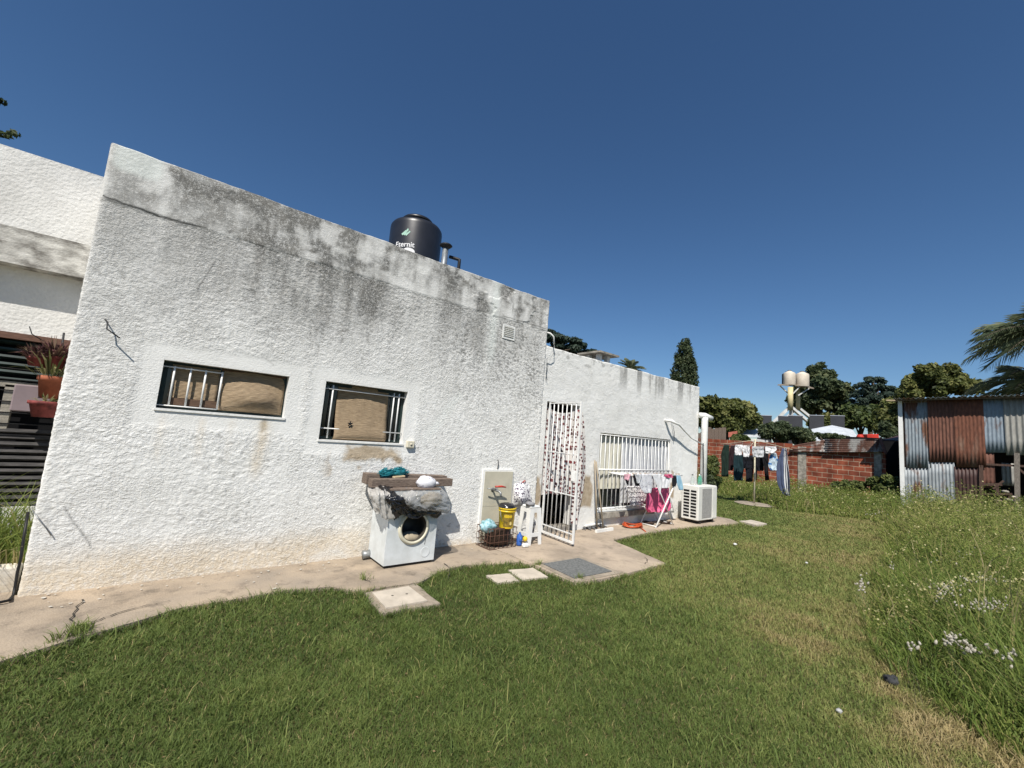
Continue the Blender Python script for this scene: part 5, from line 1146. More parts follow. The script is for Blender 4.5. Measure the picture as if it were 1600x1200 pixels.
mk_sheet('sheet_galv', (0.27, 0.31, 0.34), RU, 0.30, 1.1, 1.0); mk_sheet('sheet_galv_b', (0.31, 0.335, 0.35), RU, 0.10, 1.3, 4.0); mk_sheet('sheet_blue', (0.25, 0.30, 0.35), RU, 0.02, 1.2, 7.0)
mk_sheet('sheet_cream', (0.33, 0.32, 0.29), RU, 0.05, 1.2, 9.0); mk_sheet('sheet_rust', (0.22, 0.13, 0.10), (0.175, 0.075, 0.05), 0.9, 1.3, 2.0, 0.85, 0.0); mk_sheet('sheet_rust_b', (0.22, 0.13, 0.09), (0.185, 0.068, 0.038), 0.55, 1.0, 5.0, 0.85, 0.0); mk_sheet('sheet_dark', (0.10, 0.06, 0.05), (0.06, 0.025, 0.02), 0.8, 1.5, 3.0)
mk_sheet('sheet_roof', (0.34, 0.33, 0.31), (0.13, 0.06, 0.04), 0.42, 1.4, 6.0, 0.75, 0.0)
XS = 20.0
yl = B(1411, 700, XS).y; zt0 = B(1411, 626, XS).z; zt1 = B(1600, 621, XS).z
YE = -1.2
shed = thing('corrugated_shed', 'shed patched together from rusty and grey corrugated sheets', 'shed', (XS, yl, 0))
def corr(p00, p10, p11, p01, pitch, amp, nrm, along, thick=0.004, nz=4):
    """corrugated sheet between four corners; ribs run along p00->p01"""
    p00, p10, p11, p01 = map(Vector, (p00, p10, p11, p01)); L_ = (p10-p00).length; n = max(4, int(L_/pitch*6)); b = MB(); vs = []; N_ = Vector(nrm)
    for side in (0, 1):
        for j in range(nz+1):
            v = j/nz
            for i in range(n+1):
                u = i/n; p = p00.lerp(p10, u).lerp(p01.lerp(p11, u), v); vs.append(p+N_*(amp*math.sin(2*PI*u*L_/pitch)-side*thick))
    fs = []; K = (nz+1)*(n+1)
    for side in (0, 1):
        for j in range(nz):
            for i in range(n):
                a = side*K+j*(n+1)+i; q = (a, a+1, a+n+2, a+n+1); fs.append(q if side == 0 else q[::-1])
    for i in range(n): fs.append((i, K+i, K+i+1, i+1)); k = nz*(n+1)+i; fs.append((k, k+1, K+k+1, K+k))
    b.add(vs, fs, True); return b
def panel(pl, pr, ptp, pbt, mat, proud=0.0, pitch=0.085, amp=0.014, lab=None):
    a, c = B(pl, ptp, XS), B(pr, ptp, XS); d_, e = B(pl, pbt, XS), B(pr, pbt, XS); X = XS-proud
    b = corr((X, a.y, d_.z), (X, c.y, e.z), (X, c.y, c.z), (X, a.y, a.z), pitch, amp, (-1, 0, 0), 0)
    o = b.build('sheet_panel', MATS[mat], shed)
    if lab: o['label'] = lab
panel(1413, 1451, 624, 731, 'sheet_galv', 0.05, lab='galvanised sheet with a brown rust streak')
panel(1449, 1491, 623.5, 722, 'sheet_rust', 0.075, lab='ribbed reddish rust sheet')
panel(1490, 1536, 623, 730, 'sheet_rust_b', 0.10, amp=0.006, lab='smoother orange rust sheet')
panel(1535, 1568, 623, 707, 'sheet_blue', 0.075, amp=0.008, lab='blue grey sheet over the opening')
panel(1567, 1612, 622, 711, 'sheet_cream', 0.10, pitch=0.12, amp=0.02, lab='cream ribbed sheet over the opening')
panel(1413, 1452, 730, 800, 'sheet_galv_b', 0.02, lab='grey lower sheet at the corner'); panel(1450, 1492, 721, 800, 'sheet_galv_b', 0.04, lab='grey lower sheet under the rust')
panel(1491, 1532, 729, 800, 'sheet_dark', 0.06, lab='dark brown lower sheet'); panel(1533, 1553, 706, 762, 'sheet_rust', 0.04, amp=0.006)
b = MB(); p_ = B(1411, 626, XS)
b.box((XS-0.09, yl-0.02, 0), (XS+0.03, yl+0.09, zt0)); b.build('corner_post', MATS['white_plaster'], shed)
b = MB(); b.box((XS+0.03, yl-0.06, 0), (XS+5, yl-0.02, zt0-0.05)); b.box((XS+4.96, YE, 0), (XS+5, yl-0.06, zt0-0.1)); b.box((XS+0.06, YE-0.04, 0), (XS+5, YE, zt1)); b.build('side_wall', MATS['sheet_dark'], shed)
b = corr((XS-0.46, yl+0.15, zt0+0.02), (XS-0.46, YE, zt1+0.05), (XS+5.2, YE, zt1-0.1), (XS+5.2, yl+0.15, zt0-0.12), 0.12, 0.02, (0, 0, 1), 0, 0.006); b.build('roof', MATS['sheet_galv'], shed)
b = MB(); b.bar((XS-0.02, yl, zt0-0.06), (XS-0.02, YE, zt1-0.04), 0.08, 0.06); b.bar((XS-0.30, yl+0.12, zt0-0.02), (XS-0.30, YE, zt1), 0.04, 0.05); b.build('beam', MATS['weathered_wood'], shed)
mk('brown_wood', (0.10, 0.06, 0.045), 0.85, 0.25, 12, stretch=(4, 4, 1)); mk('post_wood', (0.22, 0.19, 0.16), 0.85, 0.25, 12, stretch=(4, 4, 1))
def bb(p, q, w, X, mat, name='beam', dep=0.05):
    m = MB(); a, c = B(*p, X), B(*q, X); m.bar(a, c, w, dep, up=(1, 0, 0)); return m.build(name, MATS[mat], shed)
bb((1589, 708), (1590, 800), 0.11, XS-0.10, 'post_wood', 'post'); bb((1533, 725), (1612, 729), 0.06, XS-0.06, 'brown_wood', 'rail'); bb((1533, 727), (1534, 800), 0.09, XS-0.08, 'brown_wood', 'post')
bb((1533, 757), (1566, 757), 0.08, XS-0.07, 'brown_wood', 'rail'); bb((1534, 772), (1582, 772), 0.06, XS-0.07, 'brown_wood', 'rail'); bb((1558, 757), (1559, 775), 0.07, XS-0.06, 'brown_wood', 'post'); bb((1568, 751), (1552, 764), 0.05, XS-0.08, 'brown_wood', 'brace')
bb((1593, 733), (1610, 748), 0.05, XS-0.06, 'brown_wood', 'brace'); bb((1578, 772), (1579, 795), 0.07, XS-0.05, 'brown_wood', 'post')
p0, p1 = B(1564, 723, XS+0.5), B(1588, 760, XS+0.5)
b = corr((XS+0.5, p0.y, p1.z), (XS+0.5, p1.y, p1.z), (XS+0.5, p1.y, p0.z), (XS+0.5, p0.y, p0.z), 0.09, 0.012, (-1, 0, 0), 0); tag(b.build('loose_sheet', MATS['sheet_cream']), 'pale ribbed sheet standing inside the shed opening', 'metal sheet')
# clutter at the opening
for (px_i, py_i, s_, mt, lab) in ((1571, 768, 0.10, 'old_concrete', 'pale rubble lump left of the shed post'), (1583, 776, 0.06, 'pale_concrete', 'small pale rubble lump at the shed post'), (1560, 783, 0.14, 'weathered_wood', 'brown wood lump at the foot of the shed opening'), (1576, 781, 0.12, 'old_concrete', 'grey rubble lump low in the shed opening')):
    c0 = B(px_i, py_i, XS-0.3); b = MB(); b.blob((c0.x, c0.y, max(c0.z, 0.08)), (s_, s_*0.8, s_*0.4), 12, 0.35, int(px_i) % 5); tag(b.build('rubble', MATS[mt]), lab, 'rubble')
b = MB(); b.bar(B(1385, 625.5, XS+0.3), B(1412, 626, XS+0.3), 0.05); b.build('roof_pole', MATS['pale_wood'], shed)

# ================================================================== back brick wall
def mk_brick():
    m = bpy.data.materials.new('hollow_brick'); m.use_nodes = True; t = m.node_tree; N = t.nodes; L = t.links; p = N["Principled BSDF"]; p.inputs["Roughness"].default_value = 0.9; p.inputs["Specular IOR Level"].default_value = 0.1
    tc = N.new("ShaderNodeTexCoord"); s = N.new("ShaderNodeSeparateXYZ"); L.new(tc.outputs["Object"], s.inputs[0]); cb = N.new("ShaderNodeCombineXYZ")
    nz0 = N.new("ShaderNodeTexNoise"); nz0.inputs["Scale"].default_value = 2.5; L.new(tc.outputs["Object"], nz0.inputs["Vector"])
    ad = N.new("ShaderNodeMath"); ad.operation = 'MULTIPLY_ADD'; ad.inputs[1].default_value = 0.05; L.new(nz0.outputs["Fac"], ad.inputs[0]); L.new(s.outputs[2], ad.inputs[2])
    L.new(s.outputs[1], cb.inputs[0]); L.new(ad.outputs[0], cb.inputs[1])
    br = N.new("ShaderNodeTexBrick"); L.new(cb.outputs[0], br.inputs["Vector"]); br.inputs["Scale"].default_value = 1.0; br.inputs["Brick Width"].default_value = 0.345; br.inputs["Row Height"].default_value = 0.185; br.inputs["Mortar Size"].default_value = 0.0125; br.inputs["Mortar Smooth"].default_value = 0.3
    br.inputs["Color1"].default_value = (0.30, 0.088, 0.05, 1); br.inputs["Color2"].default_value = (0.18, 0.06, 0.04, 1); br.inputs["Mortar"].default_value = (0.46, 0.36, 0.27, 1); br.inputs["Bias"].default_value = -0.1
    n = N.new("ShaderNodeTexNoise"); n.inputs["Scale"].default_value = 3; n.inputs["Detail"].default_value = 7; L.new(tc.outputs["Object"], n.inputs["Vector"])
    r = N.new("ShaderNodeValToRGB"); r.color_ramp.elements[0].position = 0.35; r.color_ramp.elements[1].position = 0.65; r.color_ramp.elements[0].color = (0.55, 0.5, 0.48, 1); r.color_ramp.elements[1].color = (1.1, 1.05, 1, 1); L.new(n.outputs["Fac"], r.inputs[0])
    x = N.new("ShaderNodeMix"); x.data_type = 'RGBA'; x.blend_type = 'MULTIPLY'; x.inputs[0].default_value = 1; L.new(br.outputs["Color"], x.inputs[6]); L.new(r.outputs[0], x.inputs[7]); L.new(x.outputs[2], p.inputs["Base Color"])
    b = N.new("ShaderNodeBump"); b.inputs["Strength"].default_value = 0.8; b.inputs["Distance"].default_value = 0.03; iv = N.new("ShaderNodeMath"); iv.operation = 'SUBTRACT'; iv.inputs[0].default_value = 1; L.new(br.outputs["Fac"], iv.inputs[1]); L.new(iv.outputs[0], b.inputs["Height"]); L.new(b.outputs[0], p.inputs["Normal"])
    MATS['hollow_brick'] = m
mk_brick()
XB = 21.0; yE = B(1384, 730, XB).y; yM = B(1236, 730, XB).y
bw = thing('brick_wall', 'red hollow brick boundary wall with concrete posts behind the washing', 'wall', (XB, 8, 0))
b = MB(); b.box((XB, yE, -0.1), (XB+0.18, yM, 1.93)); b.box((XB+0.02, yM, -0.1), (XB+0.20, 15, 2.0)); b.build('brickwork', MATS['hollow_brick'], bw)
for (pa, pb, zz) in ((1247, 1260, 1.9), (1366, 1378, 1.93)):
    a, c = B(pa, 730, XB), B(pb, 730, XB); b = MB(); b.box((XB-0.03, c.y, -0.1), (XB-0.002, a.y, zz)); b.build('post', MATS['old_concrete'], bw)
rl = thing('lean_to_roof', 'rusty corrugated sheets laid along the top of the brick wall', 'roof sheets', (XB, 5, 1.9))
def R3(px, py, X): return B(px, py, X)
b = corr(R3(1234, 706, XB-0.10), R3(1234, 697, XB+0.12), R3(1289, 687.5, XB+0.2), R3(1289, 706, XB-0.12), 0.10, 0.04, (-0.8, 0, 0.6), 0); b.build('sheet', MATS['sheet_roof'], rl)
b = corr(R3(1288, 707, XB-0.16), R3(1288, 687, XB+0.22), R3(1373, 687, XB+0.22), R3(1380, 706, XB-0.16), 0.105, 0.04, (-0.8, 0, 0.6), 0); b.build('sheet', MATS['sheet_roof'], rl)
b = corr(R3(1373, 684, XB+0.3), R3(1380, 706, XB-0.2), R3(1387, 710, XB-0.2), R3(1377, 682, XB+0.3), 0.2, 0.01, (-0.3, -0.6, 0.5), 0); b.build('end_sheet', MATS['sheet_rust'], rl)
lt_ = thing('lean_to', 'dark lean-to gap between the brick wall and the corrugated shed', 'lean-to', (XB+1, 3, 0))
b = MB(); b.box((XB+4, 2.9, 0), (XB+4.1, 5.5, 2.6)); b.box((XB+0.3, 5.4, 0), (XB+4, 5.5, 2.2)); b.build('wall', MATS['dark_interior'], lt_)  # near-black wall colour paints in the deep shade of the gap
b = MB(); b.bar((XB+0.75, 3.15, 2.36), (XB+4.2, 3.15, 2.75), 0.95, 0.05, up=(0, 0, 1)); b.build('roof', MATS['sheet_dark'], lt_)
gf = thing('board_fence', 'grey weathered fence boards rising above the brick wall', 'fence', (XB+0.3, 9.7, 2))
y0_, y1_ = B(1134, 680, XB+0.4).y, B(1096, 680, XB+0.4).y; ztp = B(1115, 667, XB+0.4).z
b = MB(); yy = y0_
k_ = 0
while yy < y1_+1.5:
    w = 0.16+0.05*random.random(); b.box((XB+0.4, yy, 1.6), (XB+0.43, yy+w-0.012, ztp-0.1*random.random()-(0.25 if k_ > 4 else 0))); yy += w; k_ += 1
b.build('boards', MATS['weathered_wood'], gf)

# ================================================================== beyond: roofs, dark tanks, water tower
mk('roof_white', (0.52, 0.55, 0.58), 0.5, 0.12, 2); mk('tile_red', (0.30, 0.09, 0.06), 0.85, 0.2, 3); mk('tank_cream', (0.58, 0.51, 0.42), 0.6, 0.12, 1.2); mk('tower_yellow', (0.62, 0.53, 0.30), 0.8, 0.15, 1.5); mk('tower_white', (0.62, 0.62, 0.60), 0.85, 0.15, 1.5); mk('tank_grey', (0.045, 0.047, 0.055), 0.75, 0.1, 1); mk('rim_pale', (0.35, 0.37, 0.42), 0.7, 0.1, 2)
def P2(px, py, z): return Dp(px, py, z)
h1 = thing('neighbour_house', 'low house with a pale metal hip roof beyond the brick wall', 'house', P2(1170, 700, 40))
b = MB()
tl, tr, bl, br_, mid = P2(1166, 667, 41), P2(1178, 668, 41), P2(1143, 675, 38), P2(1200, 683, 38), P2(1146, 683, 38)
tb = tl+Vector((3, 2, 0)); tb2 = tr+Vector((3, 2, 0))
b.add([tl, tr, br_, mid, bl, tb, tb2], [(0, 1, 2, 3), (0, 3, 4), (0, 5, 6, 1), (4, 5, 0)]); b.build('roof', MATS['roof_white'], h1, solid=0.08)
a, c = P2(1146, 683, 38.6), P2(1199, 684, 38.6); b = MB(); b.box((min(a.x, c.x), min(a.y, c.y), 0), (max(a.x, c.x)+0.2, max(a.y, c.y), min(a.z, c.z)-0.05)); b.build('wall', MATS['white_plaster'], h1)
b = MB(); b.add([P2(1138, 676, 37), P2(1152, 674, 37), P2(1152, 683, 36), P2(1138, 683, 36)], [(0, 1, 2, 3)]); b.build('porch_roof', MATS['tile_red'], h1, solid=0.08)
h2 = thing('neighbour_house', 'low house with a long whitish roof behind the creeper at the right', 'house', P2(1300, 700, 36))
b = MB(); b.add([P2(1262, 690, 33), P2(1345, 690, 33), P2(1332, 672, 37), P2(1300, 665, 37), P2(1268, 671, 37)], [(0, 1, 2, 3, 4)]); b.build('roof', MATS['roof_white'], h2, solid=0.08)
a, c = P2(1262, 690, 33.5), P2(1345, 690, 33.5); b = MB(); b.bar(Vector((a.x, a.y, 1.1)), Vector((c.x, c.y, 1.1)), 0.2, 2.2); b.build('wall', MATS['white_plaster'], h2)
# five dark square tanks in a row
GT = 'dark square roof tanks below the water tower'
labs = ['leftmost dark square roof tank, apart from the others', 'second dark square tank from the left, partly behind its neighbour', 'dark square tank right below the water tower legs', 'tallest dark square tank, right of the tower legs', 'rightmost dark square roof tank, against the trees']
for (pl_, pr_, pt_, pb_, z), lab in zip(((1184, 1205, 648.5, 672, 45), (1216.5, 1233, 649.5, 672, 47), (1233, 1253, 649, 672, 45), (1266, 1286, 648.5, 676, 44), (1299, 1318, 649, 672, 45)), labs):
    a, c = P2(pl_, pt_, z), P2(pr_, pt_, z); w = abs(pr_-pl_)/656.1*z*0.92; mid = (a+c)/2; zb = P2((pl_+pr_)/2, pb_, z).z-1.5
    t = thing('roof_tank', lab, 'tank', (mid.x, mid.y, zb), GT)
    rv = ray((pl_+pr_)/2, 660); ang = math.atan2(rv[1], rv[0])-PI/2; Mr = Matrix.Translation((mid.x, mid.y, 0)) @ Matrix.Rotation(ang, 4, 'Z')
    b = MB(); b.box((-w/2, 0, zb), (w/2, w*0.6, mid.z-0.07), M=Mr); b.build('body', MATS['tank_grey'], t)
    b = MB(); b.box((-w/2-0.03, -0.03, mid.z-0.07), (w/2+0.03, w*0.6+0.03, mid.z), M=Mr); b.build('rim', MATS['rim_pale'], t)
ZT = 55
tw_ = thing('water_tower', 'pale concrete water tower with a platform on yellow columns', 'water tower', P2(1240, 700, ZT))
s_ = ZT/656.1
c1 = P2(1243, 603, ZT); right = (P2(1253, 603, ZT)-P2(1243, 603, ZT)).normalized(); away = Vector((right.y*-1, right.x, 0))
if away.dot(Vector((_f[0], _f[1], 0))) < 0: away = -away
def TP(px, py, back=0.0): return P2(px, py, ZT+back)
b = MB(); p00, p10 = TP(1215, 601.5), TP(1256, 604); b.add([TP(1215, 601.5), TP(1243, 602, 0.2), TP(1272, 607, 0.8), TP(1262, 604, 4), TP(1230, 600, 4)], [(0, 1, 2, 3, 4)]); b.build('platform', MATS['frame_concrete'], tw_, solid=0.15)
for pa, pt_, pb_, bk_d in ((1235, 605, 637, 0.0), (1247, 606, 637, 2.2)):
    b = MB(); a, c = TP(pa, pt_, bk_d), TP(pa, pb_, bk_d); b.tube([Vector((a.x, a.y, c.z-0.3)), Vector((a.x, a.y, a.z))], 0.32 if bk_d == 0 else 0.26, 10); b.build('column', MATS['tower_yellow'], tw_)
for (xa_, ya_, xb_, yb_, k_) in ((1233, 637, 1204, 664, 0), (1236, 637, 1236, 664, 0), (1237, 637, 1266, 662, 0), (1247, 637, 1268, 654, 2.2), (1246, 637, 1220, 662, 2.2)):
    b = MB(); b.bar(TP(xa_, ya_, k_), TP(xb_, yb_, k_), 0.42, 0.3); b.build('leg', MATS['tower_white'], tw_)
for (xa_, ya_, xb_, yb_) in ((1235, 618, 1219, 603), (1236, 618, 1250, 604), (1247, 618, 1264, 607)):
    b = MB(); b.bar(TP(xa_, ya_, 0.5), TP(xb_, yb_, 0.5), 0.12); b.build('brace', MATS['tower_white'], tw_)
def ttank(px, w, ptop, pbot, back, mat, label):
    a = TP(px, pbot, back); c = TP(px, ptop, back); r_ = w/2*s_; h_ = c.z-a.z
    t = thing('water_tank', label, 'water tank', (a.x, a.y, a.z), 'tanks on the water tower')
    b = MB(); b.lathe([(r_*0.95, 0), (r_, 0.1), (r_, h_*0.80), (r_*0.93, h_*0.85), (r_*0.35, h_*0.97), (r_*0.3, h_), (0, h_)], a, 20); b.build('body', MATS[mat], t)
    b = MB(); b.lathe([(r_*0.32, h_*0.95), (r_*0.32, h_*1.04), (0, h_*1.05)], a, 12); b.build('lid', MATS['tank_grey'], t)
ttank(1233.5, 16.5, 579, 602, 0.6, 'tank_cream', 'cream tank at the left of the tower platform'); ttank(1253.5, 18.5, 580.5, 604.5, 0.6, 'tank_cream', 'cream tank at the right of the tower platform'); ttank(1229.5, 14, 581, 601, 2.6, 'tank_grey', 'dark tank half hidden behind the left cream tank')
# red things behind the wall
mk('red_paint', (0.50, 0.04, 0.025), 0.6, 0.15, 3)
a = P2(1344, 686, 24); b = MB(); b.lathe([(0.0, 0), (0.16, 0.0), (0.18, 0.25), (0.2, 0.27), (0.12, 0.45), (0, 0.47)], a-Vector((0, 0, 0.2)), 14); tag(b.build('red_drum', MATS['red_paint']), 'bright red drum behind the corrugated wall top', 'drum')
b = MB(); a, c = P2(1350, 684, 24.5), P2(1368, 684, 24.5); b.bar(a, c, 0.5, 0.42); tag(b.build('red_box', MATS['red_paint'], bevel=0.03), 'dark red box beside the red drum behind the wall', 'box')

# ================================================================== trees and shrubs
FOL = {}
FOL['mid'] = mk_leaf('leaf_mid', [(0, (0.03, 0.05, 0.016)), (0.5, (0.085, 0.115, 0.035)), (1, (0.18, 0.19, 0.06))])
FOL['olive'] = mk_leaf('leaf_olive', [(0, (0.02, 0.030, 0.010)), (0.5, (0.12, 0.14, 0.04)), (1, (0.25, 0.24, 0.09))])
FOL['dark'] = mk_leaf('leaf_dark', [(0, (0.032, 0.050, 0.026)), (0.5, (0.078, 0.105, 0.050)), (1, (0.155, 0.17, 0.08))], 0.4)
FOL['cedar'] = mk_leaf('leaf_cedar', [(0, (0.022, 0.038, 0.029)), (0.5, (0.052, 0.080, 0.060)), (1, (0.095, 0.125, 0.09))], 0.3)
FOL['palm'] = mk_leaf('leaf_palm', [(0, (0.065, 0.09, 0.05)), (0.5, (0.15, 0.18, 0.10)), (1, (0.30, 0.29, 0.18))], 0.4, 0.5)
mk('bark', (0.10, 0.075, 0.055), 0.95, 0.3, 6, 0.5, 20)

def cards(C, Nrm, size, asp, tint, name, mat, parent):
    n = len(C); r = rng
    Nrm = Nrm/(np.linalg.norm(Nrm, axis=1, keepdims=True)+1e-9)
    a = np.cross(Nrm, r.normal(size=(n, 3))); a /= np.linalg.norm(a, axis=1, keepdims=True)+1e-9; bq = np.cross(Nrm, a)
    s = size[:, None]; k = asp
    V = np.stack([C-a*s, C-bq*s*k+a*s*0.1+Nrm*s*0.15, C+a*s, C+bq*s*k+a*s*0.1+Nrm*s*0.15], 1).reshape(-1, 3)
    Q = np.arange(4*n).reshape(n, 4)
    return np_mesh(name, V, Q, mat, parent, {'tint': np.repeat(np.clip(tint, 0, 1), 4)})
def clump_leaves(centers, radii, n, up=0.3, tvar=0.18, squash=0.8, shell=0.5):
    centers = np.array(centers); radii = np.array(radii); k = len(centers); w = radii**2; w = w/w.sum()
    idx = rng.choice(k, n, p=w); d = rng.normal(size=(n, 3)); d /= np.linalg.norm(d, axis=1, keepdims=True)
    rr = radii[idx]*(1-(1-shell)*rng.random(n)**1.3)*(0.9+0.25*rng.random(n))
    C = centers[idx]+d*rr[:, None]*np.array([1, 1, squash]); Nn = d+rng.normal(size=(n, 3))*0.7+np.array([0, 0, up])
    ct = rng.random(k)*0.5+0.22; T = ct[idx]+rng.normal(size=n)*tvar
    return C, Nn, T
def ellipsoid_clumps(c, R, n, rc, lower=-0.55, seed=1):
    out = []; rad = []
    while len(out) < n:
        d = rng.normal(size=3); d /= np.linalg.norm(d)
        if d[2] < lower: continue
        k = rng.random()**0.45
        out.append(np.array(c)+d*np.array(R)*k*0.82); rad.append(rc*(0.6+0.7*rng.random()))
    return out, rad
def trunk(base, top, r0, parent, limbs=(), r1=None):
    b = MB(); base = Vector(base); top = Vector(top); mid = base.lerp(top, 0.5)+Vector((0.06*(top-base).length*random.uniform(-1, 1), 0.05*(top-base).length*random.uniform(-1, 1), 0))
    b.tube([base, base.lerp(mid, 0.5), mid, top], [r0, r0*0.85, r0*0.7, r1 or r0*0.45], 8)
    for q in limbs:
        q = Vector(q); s = base.lerp(top, random.uniform(0.55, 0.95)); b.tube([s, s.lerp(q, 0.5)+Vector((0, 0, 0.1*(q-s).length)), q], [r0*0.4, r0*0.25, r0*0.08], 6)
    b.build('trunk', MATS['bark'], parent)
def round_tree(name, label, px, py, z, rx, ry, n, leaf, mat, nclump, rc, cat='tree', depth=1.0, group=None, asp=0.55, squash=0.85, extra=(), trunk_r=0.25, lower=-0.6):
    s = z/656.1; c = Dp(px, py, z); R = (rx*s, rx*s*depth, ry*s)
    t = thing(name, label, cat, (c.x, c.y, 0), group)
    cs, rs = ellipsoid_clumps(c, R, nclump, rc*s, lower)
    for (ex, ey, er) in extra: cs.append(np.array(Dp(ex, ey, z))); rs.append(er*s)
    C, Nn, T = clump_leaves(cs, rs, n, squash=squash)
    keep = C[:, 2] > 0.05; C, Nn, T = C[keep], Nn[keep], T[keep]
    cards(C, Nn, leaf*(0.6+0.8*rng.random(len(C))), asp, T, 'crown', mat, t)
    trunk((c.x, c.y, GZ), (c.x, c.y, max(0.3, c.z-0.2*R[2])), trunk_r, t, [tuple(q) for q in cs[:6]])
    return t
round_tree('broadleaf_tree', 'olive green broad tree behind the low white wall end', 1138, 652, 40, 46, 34, 15000, 0.22, FOL['olive'], 46, 12, extra=[(1098, 632, 14), (1112, 628, 12), (1166, 640, 13), (1174, 656, 10), (1150, 630, 9), (1100, 655, 14)])
round_tree('dark_tree', 'tall dark tree directly behind the water tower', 1283, 618, 62, 38, 46, 15000, 0.36, FOL['dark'], 46, 13, extra=[(1270, 577, 8), (1281, 573, 7), (1292, 584, 8), (1310, 605, 9), (1316, 625, 10)], trunk_r=0.4)
round_tree('olive_tree', 'brownish green spreading tree rising above the shed roof', 1462, 606, 34, 54, 36, 15000, 0.17, FOL['olive'], 46, 11, extra=[(1440, 577, 9), (1456, 574, 8), (1485, 576, 10), (1500, 590, 10), (1418, 600, 9), (1512, 604, 8)], trunk_r=0.3)
round_tree('bushy_tree', 'olive green bushy tree at the left edge of the shed roof', 1398, 655, 36, 26, 34, 8000, 0.17, FOL['olive'], 24, 11)
round_tree('shrub', 'dark shrub filling the gap left of the bushy tree', 1345, 655, 46, 32, 22, 7000, 0.25, FOL['mid'], 22, 10, 'shrub')
round_tree('shrub', 'paler shrub between the roof tanks and the cedar', 1292, 668, 50, 20, 24, 5000, 0.26, FOL['olive'], 18, 9, 'shrub')
round_tree('shrub', 'dark rounded bush under the leftmost roof tanks', 1214, 676, 30, 24, 17, 7000, 0.12, FOL['dark'], 22, 8, 'shrub', extra=[(1207, 664, 6), (1220, 665, 6)])
round_tree('shrub', 'smaller dark bush below the tower legs', 1251, 682, 29, 15, 14, 4500, 0.11, FOL['dark'], 14, 7, 'shrub')
round_tree('shrub', 'low green bush in front of the pale hip roof', 1158, 686, 27, 20, 7, 3500, 0.10, FOL['mid'], 12, 5, 'shrub')
round_tree('shrub', 'dark bush over the wall at the lean-to roof', 1388, 676, 28, 14, 16, 4000, 0.12, FOL['dark'], 12, 7, 'shrub')
round_tree('creeper', 'loose dark creeper over the whitish neighbour roof', 1300, 683, 27, 36, 7, 2600, 0.10, FOL['dark'], 22, 4, 'creeper', squash=0.6)
# ivy and bushes at the wall foot
round_tree('shrub', 'upright dark green bush at the left end of the brick wall', 1112, 738, 15.2, 10, 38, 5000, 0.05, FOL['mid'], 22, 6, 'shrub', trunk_r=0.03)
round_tree('shrub', 'dark low bush at the foot of the drain pipe', 1108, 756, 13, 14, 14, 3000, 0.045, FOL['dark'], 12, 6, 'shrub', trunk_r=0.03)
round_tree('shrub', 'broad leaved blue green bush beside the shed corner post', 1386, 762, 15.2, 24, 20, 3200, 0.085, FOL['mid'], 18, 6, 'shrub', asp=0.8, trunk_r=0.03)
round_tree('shrub', 'small bush against the brick wall by the concrete post', 1328, 760, 16, 24, 11, 2800, 0.06, FOL['mid'], 16, 6, 'shrub', trunk_r=0.03)

# cypress
zc = 35; s = zc/656.1; cb = Dp(1067, 640, zc); ctp = Dp(1067, 518, zc)
t = thing('cypress', 'narrow dark cypress standing behind the low wall', 'tree', (cb.x, cb.y, 0))
cs = []; rs = []; Hc = ctp.z
for i in range(240):
    u = rng.random(); z = 0.6+u*(Hc-1.1); prof = 19.5*s*(1.0-0.78*max(0, (u-0.5)/0.5)**2.6)*(0.6+0.4*min(1, u/0.15)); a = rng.random()*2*PI; k = prof*0.74
    cs.append((cb.x+k*math.cos(a), cb.y+k*math.sin(a), z)); rs.append(prof*0.30+0.12)
C, Nn, T = clump_leaves(cs, rs, 26000, up=0.6, squash=1.5); cards(C, Nn, 0.11*(0.6+0.8*rng.random(len(C))), 0.5, T*0.9, 'crown', FOL['dark'], t)
trunk((cb.x, cb.y, GZ), (cb.x, cb.y, Hc*0.9), 0.25, t)

def cedar(label, px, py, z, tiers, n, leaf, mat, name='cedar'):
    s = z/656.1; c = Dp(px, py, z); t = thing(name, label, 'tree', (c.x, c.y, 0)); cs = []; rs = []
    for (ex, ey, w, h) in tiers:            # boughs: flattened pads drooping at their ends
        m = Dp(ex, ey, z)
        for i in range(9):
            u = rng.uniform(-1, 1); v = rng.uniform(-1, 1)*0.6
            off = Vector((_r[0], _r[1], 0)).normalized()*(u*w*s)+Vector((_f[0], _f[1], 0)).normalized()*(v*w*s)
            cs.append(np.array(m+off+Vector((0, 0, -abs(u)**2*h*s*0.9)))); rs.append(h*s*(0.55+0.4*rng.random()))
    C, Nn, T = clump_leaves(cs, rs, n, up=0.7, squash=0.55); cards(C, Nn, leaf*(0.6+0.8*rng.random(len(C))), 0.4, T, 'crown', mat, t)
    trunk((c.x, c.y, GZ), (c.x, c.y, Dp(tiers[0][0], tiers[0][1], z).z-0.3), 0.35, t, [tuple(q) for q in cs[::9]])
cedar('layered dark cedar right of the water tower', 1365, 625, 55, [(1367, 590, 10, 7), (1358, 600, 16, 7), (1374, 604, 18, 8), (1350, 612, 16, 8), (1380, 618, 20, 8), (1358, 622, 22, 9), (1374, 632, 24, 10), (1346, 634, 16, 9), (1390, 612, 10, 6)], 13000, 0.26, FOL['cedar'])
cedar('blue green cedar with drooping boughs above the roof step', 800, 585, 22, [(858, 521, 20, 11), (868, 530, 30, 12), (890, 533, 26, 10), (905, 541, 24, 9), (922, 548, 16, 7), (880, 545, 40, 10), (935, 556, 10, 5), (840, 545, 40, 12), (910, 553, 12, 6)], 22000, 0.075, FOL['cedar'])

